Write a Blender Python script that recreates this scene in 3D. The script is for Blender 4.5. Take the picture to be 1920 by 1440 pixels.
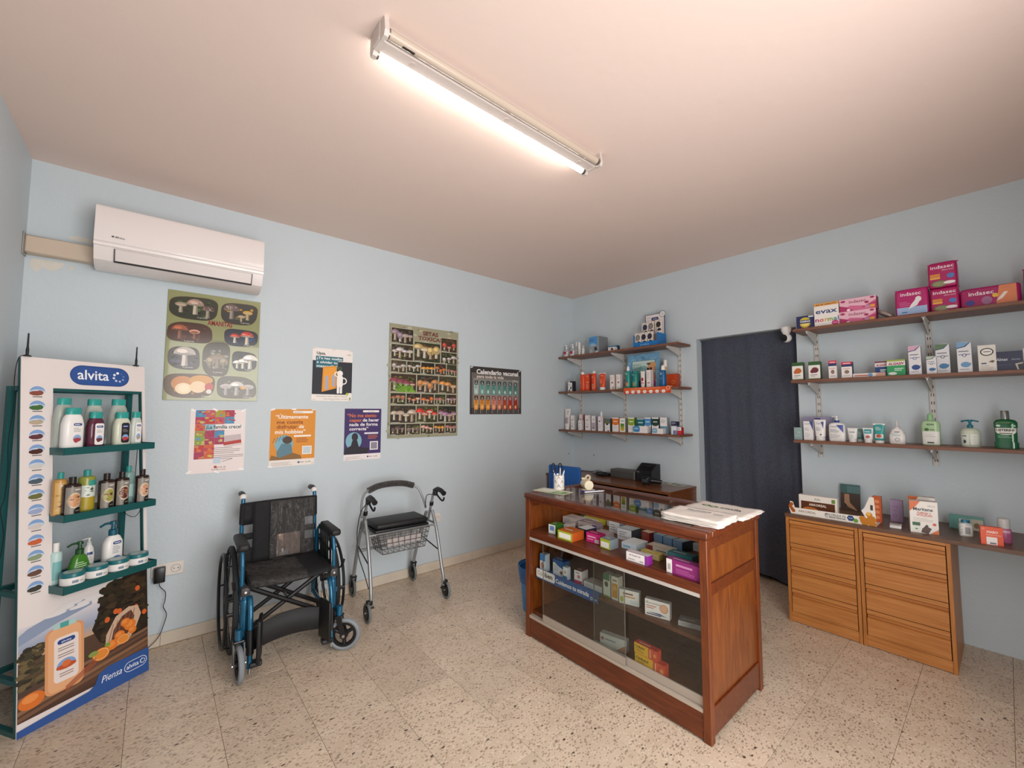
import bpy, bmesh, math, random
from mathutils import Vector, Matrix
random.seed(7)
for o in list(bpy.data.objects): bpy.data.objects.remove(o)
SC = bpy.context.scene
COL = SC.collection
PI = math.pi

# ------------------------------------------------------------------ camera, light, exposure
cam_d = bpy.data.cameras.new('camera'); cam = bpy.data.objects.new('camera', cam_d); COL.objects.link(cam)
cam_d.sensor_width = 36.0; cam_d.lens = 785.08/1920*36; cam_d.clip_start = .02
yaw, pit, rol = 0.8666034, 0.0642356, 0.0015604
d_ = Vector((math.cos(yaw)*math.cos(pit), math.sin(yaw)*math.cos(pit), math.sin(pit)))
r_ = Vector((math.sin(yaw), -math.cos(yaw), 0)); u_ = r_.cross(d_)
r2 = math.cos(rol)*r_ + math.sin(rol)*u_; u2 = -math.sin(rol)*r_ + math.cos(rol)*u_
cam.matrix_world = Matrix(((r2.x, u2.x, -d_.x, -3.64974), (r2.y, u2.y, -d_.y, -3.21008), (r2.z, u2.z, -d_.z, 1.34739), (0, 0, 0, 1)))
SC.camera = cam
w = bpy.data.worlds.new('sky'); SC.world = w; w.use_nodes = True
w.node_tree.nodes['Background'].inputs[0].default_value = (.75, .85, 1, 1)
w.node_tree.nodes['Background'].inputs[1].default_value = 1.0
# daylight entering through the glazed shop door behind the camera
al = bpy.data.lights.new('daylight_door', 'AREA'); al.shape = 'RECTANGLE'; al.size = 1.6; al.size_y = 2.0
al.energy = 66; al.color = (1.0, .965, .93)
ao = bpy.data.objects.new('daylight_door', al); COL.objects.link(ao)
ao.location = (-2.75, -3.74, 1.25); ao.rotation_euler = (PI/2, 0, 0)
TUBE_STRENGTH = 22
SC.view_settings.view_transform = 'Standard'; SC.view_settings.look = 'None'
SC.view_settings.gamma = 1; SC.view_settings.use_curve_mapping = False
SC.view_settings.exposure = 0.08

# ------------------------------------------------------------------ colours and materials
def lin(h):
    h = h.lstrip('#'); c = [int(h[i:i+2], 16)/255 for i in (0, 2, 4)]
    return tuple(x/12.92 if x <= .04045 else ((x+.055)/1.055)**2.4 for x in c)
_m = {}
def M(col, rough=.45, metal=0, noise=0, nscale=30, bump=0, bscale=80, trans=0, alpha=1, ior=1.45, coat=0, spec=.5):
    key = (col, rough, metal, noise, nscale, bump, bscale, trans, alpha, coat, spec)
    if key in _m: return _m[key]
    m = bpy.data.materials.new('mat_%s' % col.strip('#')); m.use_nodes = True
    nt = m.node_tree; b = nt.nodes['Principled BSDF']
    c = lin(col)
    b.inputs['Base Color'].default_value = (*c, 1); b.inputs['Roughness'].default_value = rough
    b.inputs['Metallic'].default_value = metal; b.inputs['IOR'].default_value = ior
    b.inputs['Transmission Weight'].default_value = trans; b.inputs['Alpha'].default_value = alpha
    b.inputs['Coat Weight'].default_value = coat; b.inputs['Specular IOR Level'].default_value = spec
    if noise or bump:
        g = nt.nodes.new('ShaderNodeTexCoord')
    if noise:
        n = nt.nodes.new('ShaderNodeTexNoise'); n.inputs['Scale'].default_value = nscale; n.inputs['Detail'].default_value = 4
        nt.links.new(g.outputs['Object'], n.inputs['Vector'])
        mx = nt.nodes.new('ShaderNodeMixRGB')
        mx.inputs[1].default_value = (*[x*(1-noise) for x in c], 1); mx.inputs[2].default_value = (*[min(1, x*(1+noise)) for x in c], 1)
        nt.links.new(n.outputs['Fac'], mx.inputs[0]); nt.links.new(mx.outputs[0], b.inputs['Base Color'])
    if bump:
        n2 = nt.nodes.new('ShaderNodeTexNoise'); n2.inputs['Scale'].default_value = bscale; n2.inputs['Detail'].default_value = 3
        nt.links.new(g.outputs['Object'], n2.inputs['Vector'])
        bp = nt.nodes.new('ShaderNodeBump'); bp.inputs['Strength'].default_value = bump; bp.inputs['Distance'].default_value = .01
        nt.links.new(n2.outputs['Fac'], bp.inputs['Height']); nt.links.new(bp.outputs[0], b.inputs['Normal'])
    _m[key] = m
    return m
def print_mat(name, rough):
    m = bpy.data.materials.new(name); m.use_nodes = True; nt = m.node_tree; b = nt.nodes['Principled BSDF']
    a = nt.nodes.new('ShaderNodeAttribute'); a.attribute_name = 'Col'
    nt.links.new(a.outputs['Color'], b.inputs['Base Color']); b.inputs['Roughness'].default_value = rough
    return m
PRINT = print_mat('printed_card', .38); PAPER = print_mat('printed_paper', .6); GLOSSY = print_mat('printed_gloss', .16)
def wood(name, c0, c1, rough=.35, scale=(3, 30, 3), dark=None):
    m = bpy.data.materials.new(name); m.use_nodes = True; nt = m.node_tree; b = nt.nodes['Principled BSDF']
    g = nt.nodes.new('ShaderNodeTexCoord'); mp = nt.nodes.new('ShaderNodeMapping'); mp.inputs['Scale'].default_value = scale
    n = nt.nodes.new('ShaderNodeTexNoise'); n.inputs['Scale'].default_value = 2.2; n.inputs['Detail'].default_value = 8; n.inputs['Roughness'].default_value = .65; n.inputs['Distortion'].default_value = .6
    r = nt.nodes.new('ShaderNodeValToRGB'); r.color_ramp.elements[0].position = .32; r.color_ramp.elements[1].position = .68
    r.color_ramp.elements[0].color = (*lin(c0), 1); r.color_ramp.elements[1].color = (*lin(c1), 1)
    nt.links.new(g.outputs['Object'], mp.inputs[0]); nt.links.new(mp.outputs[0], n.inputs['Vector'])
    nt.links.new(n.outputs['Fac'], r.inputs[0]); nt.links.new(r.outputs[0], b.inputs['Base Color'])
    b.inputs['Roughness'].default_value = rough
    return m
WOOD_H = wood('varnished_wood_along', '#4a200d', '#723414', .3, (3, 30, 30))
WOOD_V = wood('varnished_wood_upright', '#50250f', '#7c3c17', .3, (30, 30, 3))
WOOD_P = wood('varnished_wood_panel', '#633012', '#88491a', .28, (14, 14, 2.5))
WOOD_D = wood('dark_inner_wood', '#4e2814', '#6e3d20', .4, (3, 18, 18))
OAK = wood('oak_veneer', '#a5652f', '#c58548', .42, (1.6, 30, 34))
OAK_V = wood('oak_veneer_upright', '#a0622a', '#bd7c40', .42, (40, 40, 2.5))
SHELFW = wood('brown_shelf_board', '#6b4330', '#825642', .45, (30, 4, 30))
TOPW = wood('brown_worktop', '#5d4234', '#705140', .4, (25, 5, 25))
DESKW = wood('desk_veneer', '#5f3316', '#80491f', .25, (3, 25, 25))

def wall_mat(name, col, noise=.05, bump=.25, bscale=60, rough=.55, patch=False):
    m = bpy.data.materials.new(name); m.use_nodes = True; nt = m.node_tree; b = nt.nodes['Principled BSDF']
    geo = nt.nodes.new('ShaderNodeNewGeometry')
    n = nt.nodes.new('ShaderNodeTexNoise'); n.inputs['Scale'].default_value = 1.3; n.inputs['Detail'].default_value = 6; n.inputs['Roughness'].default_value = .6
    nt.links.new(geo.outputs['Position'], n.inputs['Vector'])
    c = lin(col); mx = nt.nodes.new('ShaderNodeMixRGB')
    mx.inputs[1].default_value = (*[x*(1-noise) for x in c], 1); mx.inputs[2].default_value = (*[x*(1+noise) for x in c], 1)
    nt.links.new(n.outputs['Fac'], mx.inputs[0]); out = mx.outputs[0]
    nt.links.new(out, b.inputs['Base Color'])
    n2 = nt.nodes.new('ShaderNodeTexNoise'); n2.inputs['Scale'].default_value = bscale; n2.inputs['Detail'].default_value = 5
    nt.links.new(geo.outputs['Position'], n2.inputs['Vector'])
    n3 = nt.nodes.new('ShaderNodeTexNoise'); n3.inputs['Scale'].default_value = 5; n3.inputs['Detail'].default_value = 3
    nt.links.new(geo.outputs['Position'], n3.inputs['Vector'])
    ad = nt.nodes.new('ShaderNodeMath'); ad.operation = 'MULTIPLY_ADD'; ad.inputs[1].default_value = 1.2
    nt.links.new(n3.outputs['Fac'], ad.inputs[0]); nt.links.new(n2.outputs['Fac'], ad.inputs[2])
    bp = nt.nodes.new('ShaderNodeBump'); bp.inputs['Strength'].default_value = bump; bp.inputs['Distance'].default_value = .006
    nt.links.new(ad.outputs[0], bp.inputs['Height']); nt.links.new(bp.outputs[0], b.inputs['Normal'])
    b.inputs['Roughness'].default_value = rough
    return m
WALL = wall_mat('blue_wall_paint', '#c6d0d5')
CEIL = wall_mat('ceiling_paint', '#e6d0c5', .03, .16, 25, .6)
def terrazzo():
    m = bpy.data.materials.new('terrazzo'); m.use_nodes = True; nt = m.node_tree; b = nt.nodes['Principled BSDF']; L = nt.links.new
    geo = nt.nodes.new('ShaderNodeNewGeometry'); oi = nt.nodes.new('ShaderNodeObjectInfo')
    off = nt.nodes.new('ShaderNodeVectorMath'); off.operation = 'MULTIPLY_ADD'
    cmb = nt.nodes.new('ShaderNodeCombineXYZ'); L(oi.outputs['Random'], cmb.inputs[2])
    ml = nt.nodes.new('ShaderNodeVectorMath'); ml.operation = 'SCALE'; ml.inputs['Scale'].default_value = 7
    L(cmb.outputs[0], ml.inputs[0])
    ad = nt.nodes.new('ShaderNodeVectorMath'); ad.operation = 'ADD'; L(geo.outputs['Position'], ad.inputs[0]); L(ml.outputs[0], ad.inputs[1])
    mp = nt.nodes.new('ShaderNodeMapping'); mp.inputs['Rotation'].default_value = (0, 0, .5); mp.inputs['Scale'].default_value = (1, 1.7, 1); L(ad.outputs[0], mp.inputs[0])
    wz = nt.nodes.new('ShaderNodeTexNoise'); wz.inputs['Scale'].default_value = 45
    L(mp.outputs[0], wz.inputs['Vector'])
    wm = nt.nodes.new('ShaderNodeMixRGB'); wm.blend_type = 'ADD'; wm.inputs[0].default_value = .012; L(mp.outputs[0], wm.inputs[1]); L(wz.outputs['Color'], wm.inputs[2])
    base = nt.nodes.new('ShaderNodeTexNoise'); base.inputs['Scale'].default_value = 6; base.inputs['Detail'].default_value = 5; L(ad.outputs[0], base.inputs['Vector'])
    rb = nt.nodes.new('ShaderNodeMixRGB'); rb.inputs[1].default_value = (*lin('#bda892'), 1); rb.inputs[2].default_value = (*lin('#deccb6'), 1); L(base.outputs['Fac'], rb.inputs[0])
    cur = rb.outputs[0]
    for scale, thr, rnd, c in ((75, .42, .55, '#8b7763'), (62, .38, .62, '#ddd0bd'), (48, .36, .80, '#77614e'), (24, .19, .90, '#382c26')):
        v = nt.nodes.new('ShaderNodeTexVoronoi'); v.inputs['Scale'].default_value = scale; L(wm.outputs[0], v.inputs['Vector'])
        sp = nt.nodes.new('ShaderNodeSeparateColor'); L(v.outputs['Color'], sp.inputs[0])
        a = nt.nodes.new('ShaderNodeMath'); a.operation = 'LESS_THAN'; a.inputs[1].default_value = thr; L(v.outputs['Distance'], a.inputs[0])
        g = nt.nodes.new('ShaderNodeMath'); g.operation = 'GREATER_THAN'; g.inputs[1].default_value = rnd; L(sp.outputs[0], g.inputs[0])
        mu = nt.nodes.new('ShaderNodeMath'); mu.operation = 'MULTIPLY'; L(a.outputs[0], mu.inputs[0]); L(g.outputs[0], mu.inputs[1])
        sc = nt.nodes.new('ShaderNodeMath'); sc.operation = 'MULTIPLY'; sc.inputs[1].default_value = .9 if c in ('#382c26',) else .62; L(mu.outputs[0], sc.inputs[0])
        mx = nt.nodes.new('ShaderNodeMixRGB'); mx.inputs[2].default_value = (*lin(c), 1); L(sc.outputs[0], mx.inputs[0]); L(cur, mx.inputs[1]); cur = mx.outputs[0]
    # each tile a shade of its own
    tint = nt.nodes.new('ShaderNodeMapRange'); tint.inputs[3].default_value = .93; tint.inputs[4].default_value = 1.05; L(oi.outputs['Random'], tint.inputs[0])
    fin = nt.nodes.new('ShaderNodeVectorMath'); fin.operation = 'SCALE'; L(cur, fin.inputs[0]); L(tint.outputs[0], fin.inputs['Scale'])
    L(fin.outputs[0], b.inputs['Base Color'])
    b.inputs['Roughness'].default_value = .34
    return m
TERRAZZO = terrazzo()
WHITE = M('#e9e6e2', .35); BLACK = M('#141416', .45); BLACKP = M('#19191b', .3); CHROME = M('#c8c8c8', .2, 1)
GLASS = M('#f2f7f5', .02, trans=1, ior=1.02); STEEL = M('#b9bbba', .3, .9)
def thin_glass():
    m = bpy.data.materials.new('thin_glass'); m.use_nodes = True; nt = m.node_tree; nt.nodes.remove(nt.nodes['Principled BSDF'])
    out = nt.nodes['Material Output']; t = nt.nodes.new('ShaderNodeBsdfTransparent'); t.inputs[0].default_value = (.90, .92, .91, 1)
    g = nt.nodes.new('ShaderNodeBsdfGlossy'); g.inputs['Roughness'].default_value = .015
    f = nt.nodes.new('ShaderNodeFresnel'); ge = nt.nodes.new('ShaderNodeNewGeometry'); mr = nt.nodes.new('ShaderNodeMapRange')
    mr.inputs[3].default_value = 1.5; mr.inputs[4].default_value = 1/1.5; nt.links.new(ge.outputs['Backfacing'], mr.inputs[0]); nt.links.new(mr.outputs[0], f.inputs[0])
    mx = nt.nodes.new('ShaderNodeMixShader'); nt.links.new(f.outputs[0], mx.inputs[0]); nt.links.new(t.outputs[0], mx.inputs[1]); nt.links.new(g.outputs[0], mx.inputs[2])
    nt.links.new(mx.outputs[0], out.inputs[0]); return m
TGLASS = thin_glass()
def film(name, tint, amount, rough, bscale):
    # crumpled transparent wrapping film
    m = bpy.data.materials.new(name); m.use_nodes = True; nt = m.node_tree; b = nt.nodes['Principled BSDF']
    b.inputs['Base Color'].default_value = (*lin(tint), 1); b.inputs['Roughness'].default_value = rough; b.inputs['Specular IOR Level'].default_value = .9
    g = nt.nodes.new('ShaderNodeTexCoord'); mp = nt.nodes.new('ShaderNodeMapping'); mp.inputs['Scale'].default_value = (1.6, 1, .5)
    n = nt.nodes.new('ShaderNodeTexNoise'); n.inputs['Scale'].default_value = bscale; n.inputs['Detail'].default_value = 4; n.inputs['Distortion'].default_value = 1.2
    nt.links.new(g.outputs['Object'], mp.inputs[0]); nt.links.new(mp.outputs[0], n.inputs['Vector'])
    bp = nt.nodes.new('ShaderNodeBump'); bp.inputs['Strength'].default_value = 1; bp.inputs['Distance'].default_value = .05
    nt.links.new(n.outputs['Fac'], bp.inputs['Height']); nt.links.new(bp.outputs[0], b.inputs['Normal'])
    b.inputs['Alpha'].default_value = amount
    return m
FILM = film('plastic_film', '#6a6765', .38, .1, 26)
FILMC = film('clear_plastic_film', '#b0aeac', .22, .12, 30)

# ------------------------------------------------------------------ mesh builder
class MB:
    def __init__(s): s.v = []; s.f = []
    def add(s, vs, fs):
        k = len(s.v); s.v += [tuple(a) for a in vs]; s.f += [tuple(i+k for i in f) for f in fs]; return s
    def box(s, x0, x1, y0, y1, z0, z1):
        return s.add([(x0,y0,z0),(x1,y0,z0),(x1,y1,z0),(x0,y1,z0),(x0,y0,z1),(x1,y0,z1),(x1,y1,z1),(x0,y1,z1)],
                     [(0,3,2,1),(4,5,6,7),(0,1,5,4),(1,2,6,5),(2,3,7,6),(3,0,4,7)])
    def cbox(s, x0, x1, y0, y1, z0, z1, b=.002, seg=1):
        bm = bmesh.new(); bmesh.ops.create_cube(bm, size=1)
        for v in bm.verts: v.co = ((x0+x1)/2+v.co.x*(x1-x0), (y0+y1)/2+v.co.y*(y1-y0), (z0+z1)/2+v.co.z*(z1-z0))
        bmesh.ops.bevel(bm, geom=bm.edges[:], offset=b, segments=seg, affect='EDGES', profile=.5)
        bm.verts.index_update(); s.add([v.co for v in bm.verts], [[v.index for v in f.verts] for f in bm.faces]); bm.free(); return s
    def tube(s, pts, r, n=8, closed=False, sx=1):
        P = [Vector(p) for p in pts]; N = len(P); R = r if isinstance(r, (list, tuple)) else [r]*N
        T = []
        for i in range(N):
            a = P[(i-1) % N] if (closed or i > 0) else P[i]; b = P[(i+1) % N] if (closed or i < N-1) else P[i]
            T.append((b-a).normalized())
        up = Vector((0, 0, 1)) if abs(T[0].z) < .9 else Vector((0, 1, 0))
        nrm = (up - T[0]*up.dot(T[0])).normalized(); vs = []; fs = []
        for i in range(N):
            nrm = (nrm - T[i]*nrm.dot(T[i])).normalized(); bi = T[i].cross(nrm)
            for j in range(n):
                a = 2*PI*j/n; vs.append(P[i] + R[i]*(math.cos(a)*nrm*sx + math.sin(a)*bi))
        for i in range(N if closed else N-1):
            for j in range(n):
                a = i*n+j; b = i*n+(j+1) % n; c = ((i+1) % N)*n
                fs.append((a, b, c+(j+1) % n, c+j))
        if not closed: fs += [tuple(reversed(range(n))), tuple((N-1)*n+j for j in range(n))]
        return s.add(vs, fs)
    def curve(s, pts, r, n=8, sub=6, closed=False):
        return s.tube(spline(pts, sub, closed), r, n, closed)
    def loft(s, rings, n=24, caps=True):
        # ring: (z, rx, ry, exponent, cx, cy)
        vs = []; fs = []
        for R in rings:
            z, rx, ry = R[:3]; e = R[3] if len(R) > 3 else 2; cx = R[4] if len(R) > 4 else 0; cy = R[5] if len(R) > 5 else 0
            for j in range(n):
                a = 2*PI*j/n; c, d = math.cos(a), math.sin(a)
                vs.append((cx+rx*math.copysign(abs(c)**(2/e), c), cy+ry*math.copysign(abs(d)**(2/e), d), z))
        for i in range(len(rings)-1):
            for j in range(n): fs.append((i*n+j, i*n+(j+1) % n, (i+1)*n+(j+1) % n, (i+1)*n+j))
        if caps: fs += [tuple(reversed(range(n))), tuple((len(rings)-1)*n+j for j in range(n))]
        return s.add(vs, fs)
    def cyl(s, a, b, r, n=16, r2=None):
        return s.tube([a, b], [r, r if r2 is None else r2], n)
    def torus(s, c, R, r, axis='x', n=32, m=8, a0=0, a1=2*PI):
        pts = []; full = abs(a1-a0-2*PI) < 1e-6
        for i in range(n if full else n+1):
            a = a0+(a1-a0)*i/n; p = (math.cos(a)*R, math.sin(a)*R)
            pts.append({'x': (c[0], c[1]+p[0], c[2]+p[1]), 'y': (c[0]+p[0], c[1], c[2]+p[1]), 'z': (c[0]+p[0], c[1]+p[1], c[2])}[axis])
        return s.tube(pts, r, m, full)
    def prism(s, poly, axis, a, b):
        # poly in the two other axes, in order (x,y,z without axis)
        n = len(poly)
        def P(p, t): return {'x': (t, p[0], p[1]), 'y': (p[0], t, p[1]), 'z': (p[0], p[1], t)}[axis]
        return s.add([P(p, a) for p in poly]+[P(p, b) for p in poly],
                     [tuple(range(n)), tuple(reversed(range(n, 2*n)))]+[(i, n+i, n+(i+1) % n, (i+1) % n) for i in range(n)])
    def ball(s, c, rx, ry=None, rz=None, n=16, m=10, e=1, e2=None):
        ry = rx if ry is None else ry; rz = rx if rz is None else rz; e2 = e if e2 is None else e2
        def pw(v, k): return math.copysign(abs(v)**k, v)
        vs = [(c[0], c[1], c[2]-rz)]; fs = []
        for i in range(1, m):
            t = -PI/2+PI*i/m
            for j in range(n):
                a = 2*PI*j/n; vs.append((c[0]+rx*pw(math.cos(t), e)*pw(math.cos(a), e2), c[1]+ry*pw(math.cos(t), e)*pw(math.sin(a), e2), c[2]+rz*pw(math.sin(t), e)))
        vs.append((c[0], c[1], c[2]+rz)); L = len(vs)-1
        for j in range(n):
            fs.append((0, 1+(j+1) % n, 1+j)); fs.append((L, L-n+j, L-n+(j+1) % n))
        for i in range(m-2):
            for j in range(n): fs.append((1+i*n+j, 1+i*n+(j+1) % n, 1+(i+1)*n+(j+1) % n, 1+(i+1)*n+j))
        return s.add(vs, fs)
    def rot(s, ang, axis, c=(0, 0, 0), k0=0):
        Rm = Matrix.Rotation(ang, 3, axis); C = Vector(c)
        for i in range(k0, len(s.v)): s.v[i] = tuple(Rm @ (Vector(s.v[i])-C)+C)
        return s
def spline(pts, sub=6, closed=False):
    P = [Vector(p) for p in pts]; N = len(P); out = []
    for i in range(N if closed else N-1):
        p1 = P[i]; p2 = P[(i+1) % N]; p0 = P[(i-1) % N] if (closed or i > 0) else p1*2-p2; p3 = P[(i+2) % N] if (closed or i < N-2) else p2*2-p1
        for k in range(sub):
            t = k/sub; out.append(.5*((2*p1)+(p2-p0)*t+(2*p0-5*p1+4*p2-p3)*t*t+(3*p1-p0-3*p2+p3)*t**3))
    if not closed: out.append(P[-1])
    return out
def mesh(name, mb, mat, smooth=.7):
    me = bpy.data.meshes.new(name); me.from_pydata(mb.v, [], mb.f)
    bm = bmesh.new(); bm.from_mesh(me); bmesh.ops.recalc_face_normals(bm, faces=bm.faces[:]); bm.to_mesh(me); bm.free()
    me.materials.append(mat)
    if smooth:
        for p in me.polygons: p.use_smooth = True
        me.set_sharp_from_angle(angle=smooth)
    return me
def ob(name, mb, mat, parent=None, loc=(0, 0, 0), rz=0, smooth=.7, rot=None):
    o = bpy.data.objects.new(name, mb if isinstance(mb, bpy.types.Mesh) else mesh(name, mb, mat, smooth)); COL.objects.link(o)
    o.location = loc; o.rotation_euler = rot or (0, 0, rz)
    if parent: o.parent = parent
    return o
def tag(o, label, cat, group=None, kind=None):
    if label: o['label'] = label
    if cat: o['category'] = cat
    if group: o['group'] = group
    if kind: o['kind'] = kind
    return o
def thing(name, label, cat, loc=(0, 0, 0), rz=0, group=None):
    o = bpy.data.objects.new(name, None); COL.objects.link(o); o.location = loc; o.rotation_euler = (0, 0, rz); o.empty_display_size = .05
    return tag(o, label, cat, group)
def struct(name, mb, mat, label, cat, smooth=0): return tag(ob(name, mb, mat, smooth=smooth), label, cat, kind='structure')

# ------------------------------------------------------------------ flat print (lettering, pictures) as thin coloured shapes
_glyph = {}
def glyphs(txt, bold):
    k = (txt, bold)
    if k not in _glyph:
        cu = bpy.data.curves.new('t', 'FONT'); cu.body = txt; cu.size = 1; cu.resolution_u = 2; cu.offset = bold
        o = bpy.data.objects.new('t', cu); me = bpy.data.meshes.new_from_object(o)
        vs = [(v.co.x, v.co.y) for v in me.vertices]; fs = [tuple(p.vertices) for p in me.polygons]
        bpy.data.objects.remove(o); bpy.data.curves.remove(cu); bpy.data.meshes.remove(me)
        _glyph[k] = (vs, fs)
    return _glyph[k]
def dice(v, f, L):
    # cut large flat shapes finely so that they follow a rounded body
    bm = bmesh.new(); bv = [bm.verts.new((a[0], a[1], 0)) for a in v]
    for q in f:
        try: bm.faces.new([bv[i] for i in q])
        except ValueError: pass
    bmesh.ops.triangulate(bm, faces=bm.faces[:])
    for _ in range(4):
        e = [x for x in bm.edges if x.calc_length() > L]
        if not e: break
        bmesh.ops.subdivide_edges(bm, edges=e, cuts=1); bmesh.ops.triangulate(bm, faces=bm.faces[:])
    bm.verts.index_update(); out = ([(x.co.x, x.co.y) for x in bm.verts], [tuple(x.index for x in q.verts) for q in bm.faces]); bm.free(); return out
class Print:
    def __init__(s, frame, curved=False, gap=.0006, step=.00006):
        s.fr = frame; s.curved = curved; s.gap = gap; s.step = step; s.ops = []; s.curvedset = {id(frame): curved}
    def face(s, frame, curved=False): s.fr = frame; s.curved = curved; s.curvedset[id(frame)] = curved; return s
    def add(s, vs, fs, col):
        if not vs: return s
        xs = [v[0] for v in vs]; ys = [v[1] for v in vs]; bb = (min(xs), max(xs), min(ys), max(ys)); L = 0
        for q in s.ops:
            if q[4] is s.fr and q[3][0] < bb[1] and q[3][1] > bb[0] and q[3][2] < bb[3] and q[3][3] > bb[2]: L = max(L, q[5]+1)
        s.ops.append((vs, fs, col, bb, s.fr, L)); return s
    def rect(s, x, y, w, h, col):
        n = max(1, math.ceil(w/.005)) if s.curved else 1
        vs = []; fs = []
        for i in range(n+1): vs += [(x+w*i/n, y), (x+w*i/n, y+h)]
        for i in range(n): fs.append((2*i, 2*i+2, 2*i+3, 2*i+1))
        return s.add(vs, fs, col)
    def ell(s, cx, cy, rx, ry, col, n=20, a0=0, a1=2*PI):
        full = abs(a1-a0-2*PI) < 1e-6; vs = [(cx, cy)]; k = n if full else n+1
        for i in range(k): a = a0+(a1-a0)*i/n; vs.append((cx+rx*math.cos(a), cy+ry*math.sin(a)))
        return s.add(vs, [(0, 1+i, 1+(i+1) % k) for i in range(k if full else k-1)], col)
    def poly(s, pts, col): return s.add(list(pts), [tuple(range(len(pts)))], col)
    def ring(s, cx, cy, r0, r1, col, n=24, sy=1):
        vs = []
        for i in range(n): a = 2*PI*i/n; vs += [(cx+r0*math.cos(a), cy+r0*math.sin(a)*sy), (cx+r1*math.cos(a), cy+r1*math.sin(a)*sy)]
        return s.add(vs, [(2*i, 2*i+1, (2*i+3) % (2*n), (2*i+2) % (2*n)) for i in range(n)], col)
    def pill(s, x, y, w, h, col, r=None, n=6):
        r = min(h, w)/2 if r is None else r; vs = []
        for cx, cy, a in ((x+w-r, y+h-r, 0), (x+r, y+h-r, PI/2), (x+r, y+r, PI), (x+w-r, y+r, 1.5*PI)):
            for i in range(n+1): t = a+PI/2*i/n; vs.append((cx+r*math.cos(t), cy+r*math.sin(t)))
        return s.poly(vs, col)
    def line(s, x0, y0, x1, y1, t, col):
        dx, dy = x1-x0, y1-y0; l = math.hypot(dx, dy) or 1; nx, ny = -dy/l*t/2, dx/l*t/2
        return s.poly([(x0+nx, y0+ny), (x0-nx, y0-ny), (x1-nx, y1-ny), (x1+nx, y1+ny)], col)
    def text(s, t, x, y, h, col, al='c', fit=None, bold=0.0, shear=0, rot=0):
        vs, fs = glyphs(t, bold)
        if not vs: return s
        x0 = min(v[0] for v in vs); x1 = max(v[0] for v in vs); k = h/.7
        kx = fit/(x1-x0) if fit else k; ox = {'l': 0, 'c': .5, 'r': 1}[al]*(x1-x0)*kx
        out = [((v[0]-x0)*kx-ox+shear*v[1]*k, v[1]*k) for v in vs]
        c, d = math.cos(rot), math.sin(rot)
        return s.add([(x+a*c-b*d, y+a*d+b*c) for a, b in out], fs, col)
    def lines(s, x, y, w, n, dy, t, col, seed=1):
        rr = random.Random(seed)
        for i in range(n): s.rect(x, y-i*dy, w*rr.uniform(.6, 1), t, col)
        return s
    def build(s, name, parent, mat=None):
        vs = []; fs = []; cols = []
        for v, f, c, bb, fr, L in s.ops:
            if s.curvedset.get(id(fr)) and len(f) < 60: v, f = dice(v, f, .006)
            k = len(vs); off = s.gap+L*s.step; vs += [fr(a[0], a[1], off) for a in v]; fs += [tuple(i+k for i in q) for q in f]
            cl = lin(c); cols += [cl]*len(f)
        me = bpy.data.meshes.new(name); me.from_pydata(vs, [], fs)
        at = me.color_attributes.new('Col', 'FLOAT_COLOR', 'CORNER'); buf = []
        for p, c in zip(me.polygons, cols): buf += [c[0], c[1], c[2], 1]*p.loop_total
        at.data.foreach_set('color', buf); me.materials.append(mat or PRINT)
        o = bpy.data.objects.new(name, me); COL.objects.link(o); o.parent = parent
        return o
def F_front(d, z0=0): return lambda x, y, l: (x, -d/2-l, y+z0)
def F_right(w): return lambda x, y, l: (w/2+l, x, y)
def F_left(w): return lambda x, y, l: (-w/2-l, -x, y)
def F_top(h): return lambda x, y, l: (x, y, h+l)
def F_cyl(rad):
    # wraps print around an upright body; rad(z) -> (rx, ry)
    def f(x, y, l):
        rx, ry = rad(y); a = x/max(rx, 1e-4)*(1.0); return ((rx+l)*math.sin(a), -(ry+l)*math.cos(a), y)
    return f
def F_sup(rad):
    # front of an upright rounded body; rad(z) -> (rx, ry, exponent)
    def f(x, y, l):
        rx, ry, e = rad(y); t = min(.999, abs(x)/rx); return (x, -ry*(1-t**e)**(1/e)-l, y)
    return f

# ------------------------------------------------------------------ the room
W, H, YF = 4.193, 2.65, -3.76
DY0, DY1, DZ = -1.452, -2.215, 1.985     # doorway in the right-hand wall
struct('wall_back', MB().box(-W-.12, .12, 0, .12, 0, H), WALL, 'pale blue painted wall behind posters and wheelchair', 'wall')
struct('wall_left', MB().box(-W-.12, -W, YF-.12, 0, 0, H), WALL, 'pale blue side wall left of the cosmetics stand', 'wall')
struct('wall_right', MB().box(0, .12, DY0, 0, 0, H).box(0, .12, YF, DY1, 0, H).box(0, .12, DY1, DY0, DZ, H), WALL, 'pale blue wall carrying the product shelves and doorway', 'wall')
struct('wall_front', MB().box(-W, -3.6, YF-.12, YF, 0, H).box(-1.9, 0, YF-.12, YF, 0, H).box(-3.6, -1.9, YF-.12, YF, 2.36, H), WALL, 'pale blue wall with the shop entrance, opposite the posters', 'wall')
struct('ceiling', MB().box(-W-.12, .12, YF-.12, .12, H, H+.1), CEIL, 'warm off-white plastered ceiling', 'ceiling')
fl = struct('floor', MB().box(-W-.1, 1.2, YF-.1, .1, -.1, -.006), M('#776655', .8), 'beige terrazzo tile floor with dark chips', 'floor')
TS = .31; GX = -2.762; GY = -1.0
tm = mesh('floor_tile', MB().cbox(-TS/2+.0006, TS/2-.0006, -TS/2+.0006, TS/2-.0006, -.012, 0, .0008), TERRAZZO, 0)
i0 = math.floor((-W-GX)/TS); i1 = math.ceil((.3-GX)/TS); j0 = math.floor((YF-GY)/TS); j1 = math.ceil((0-GY)/TS)
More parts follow.
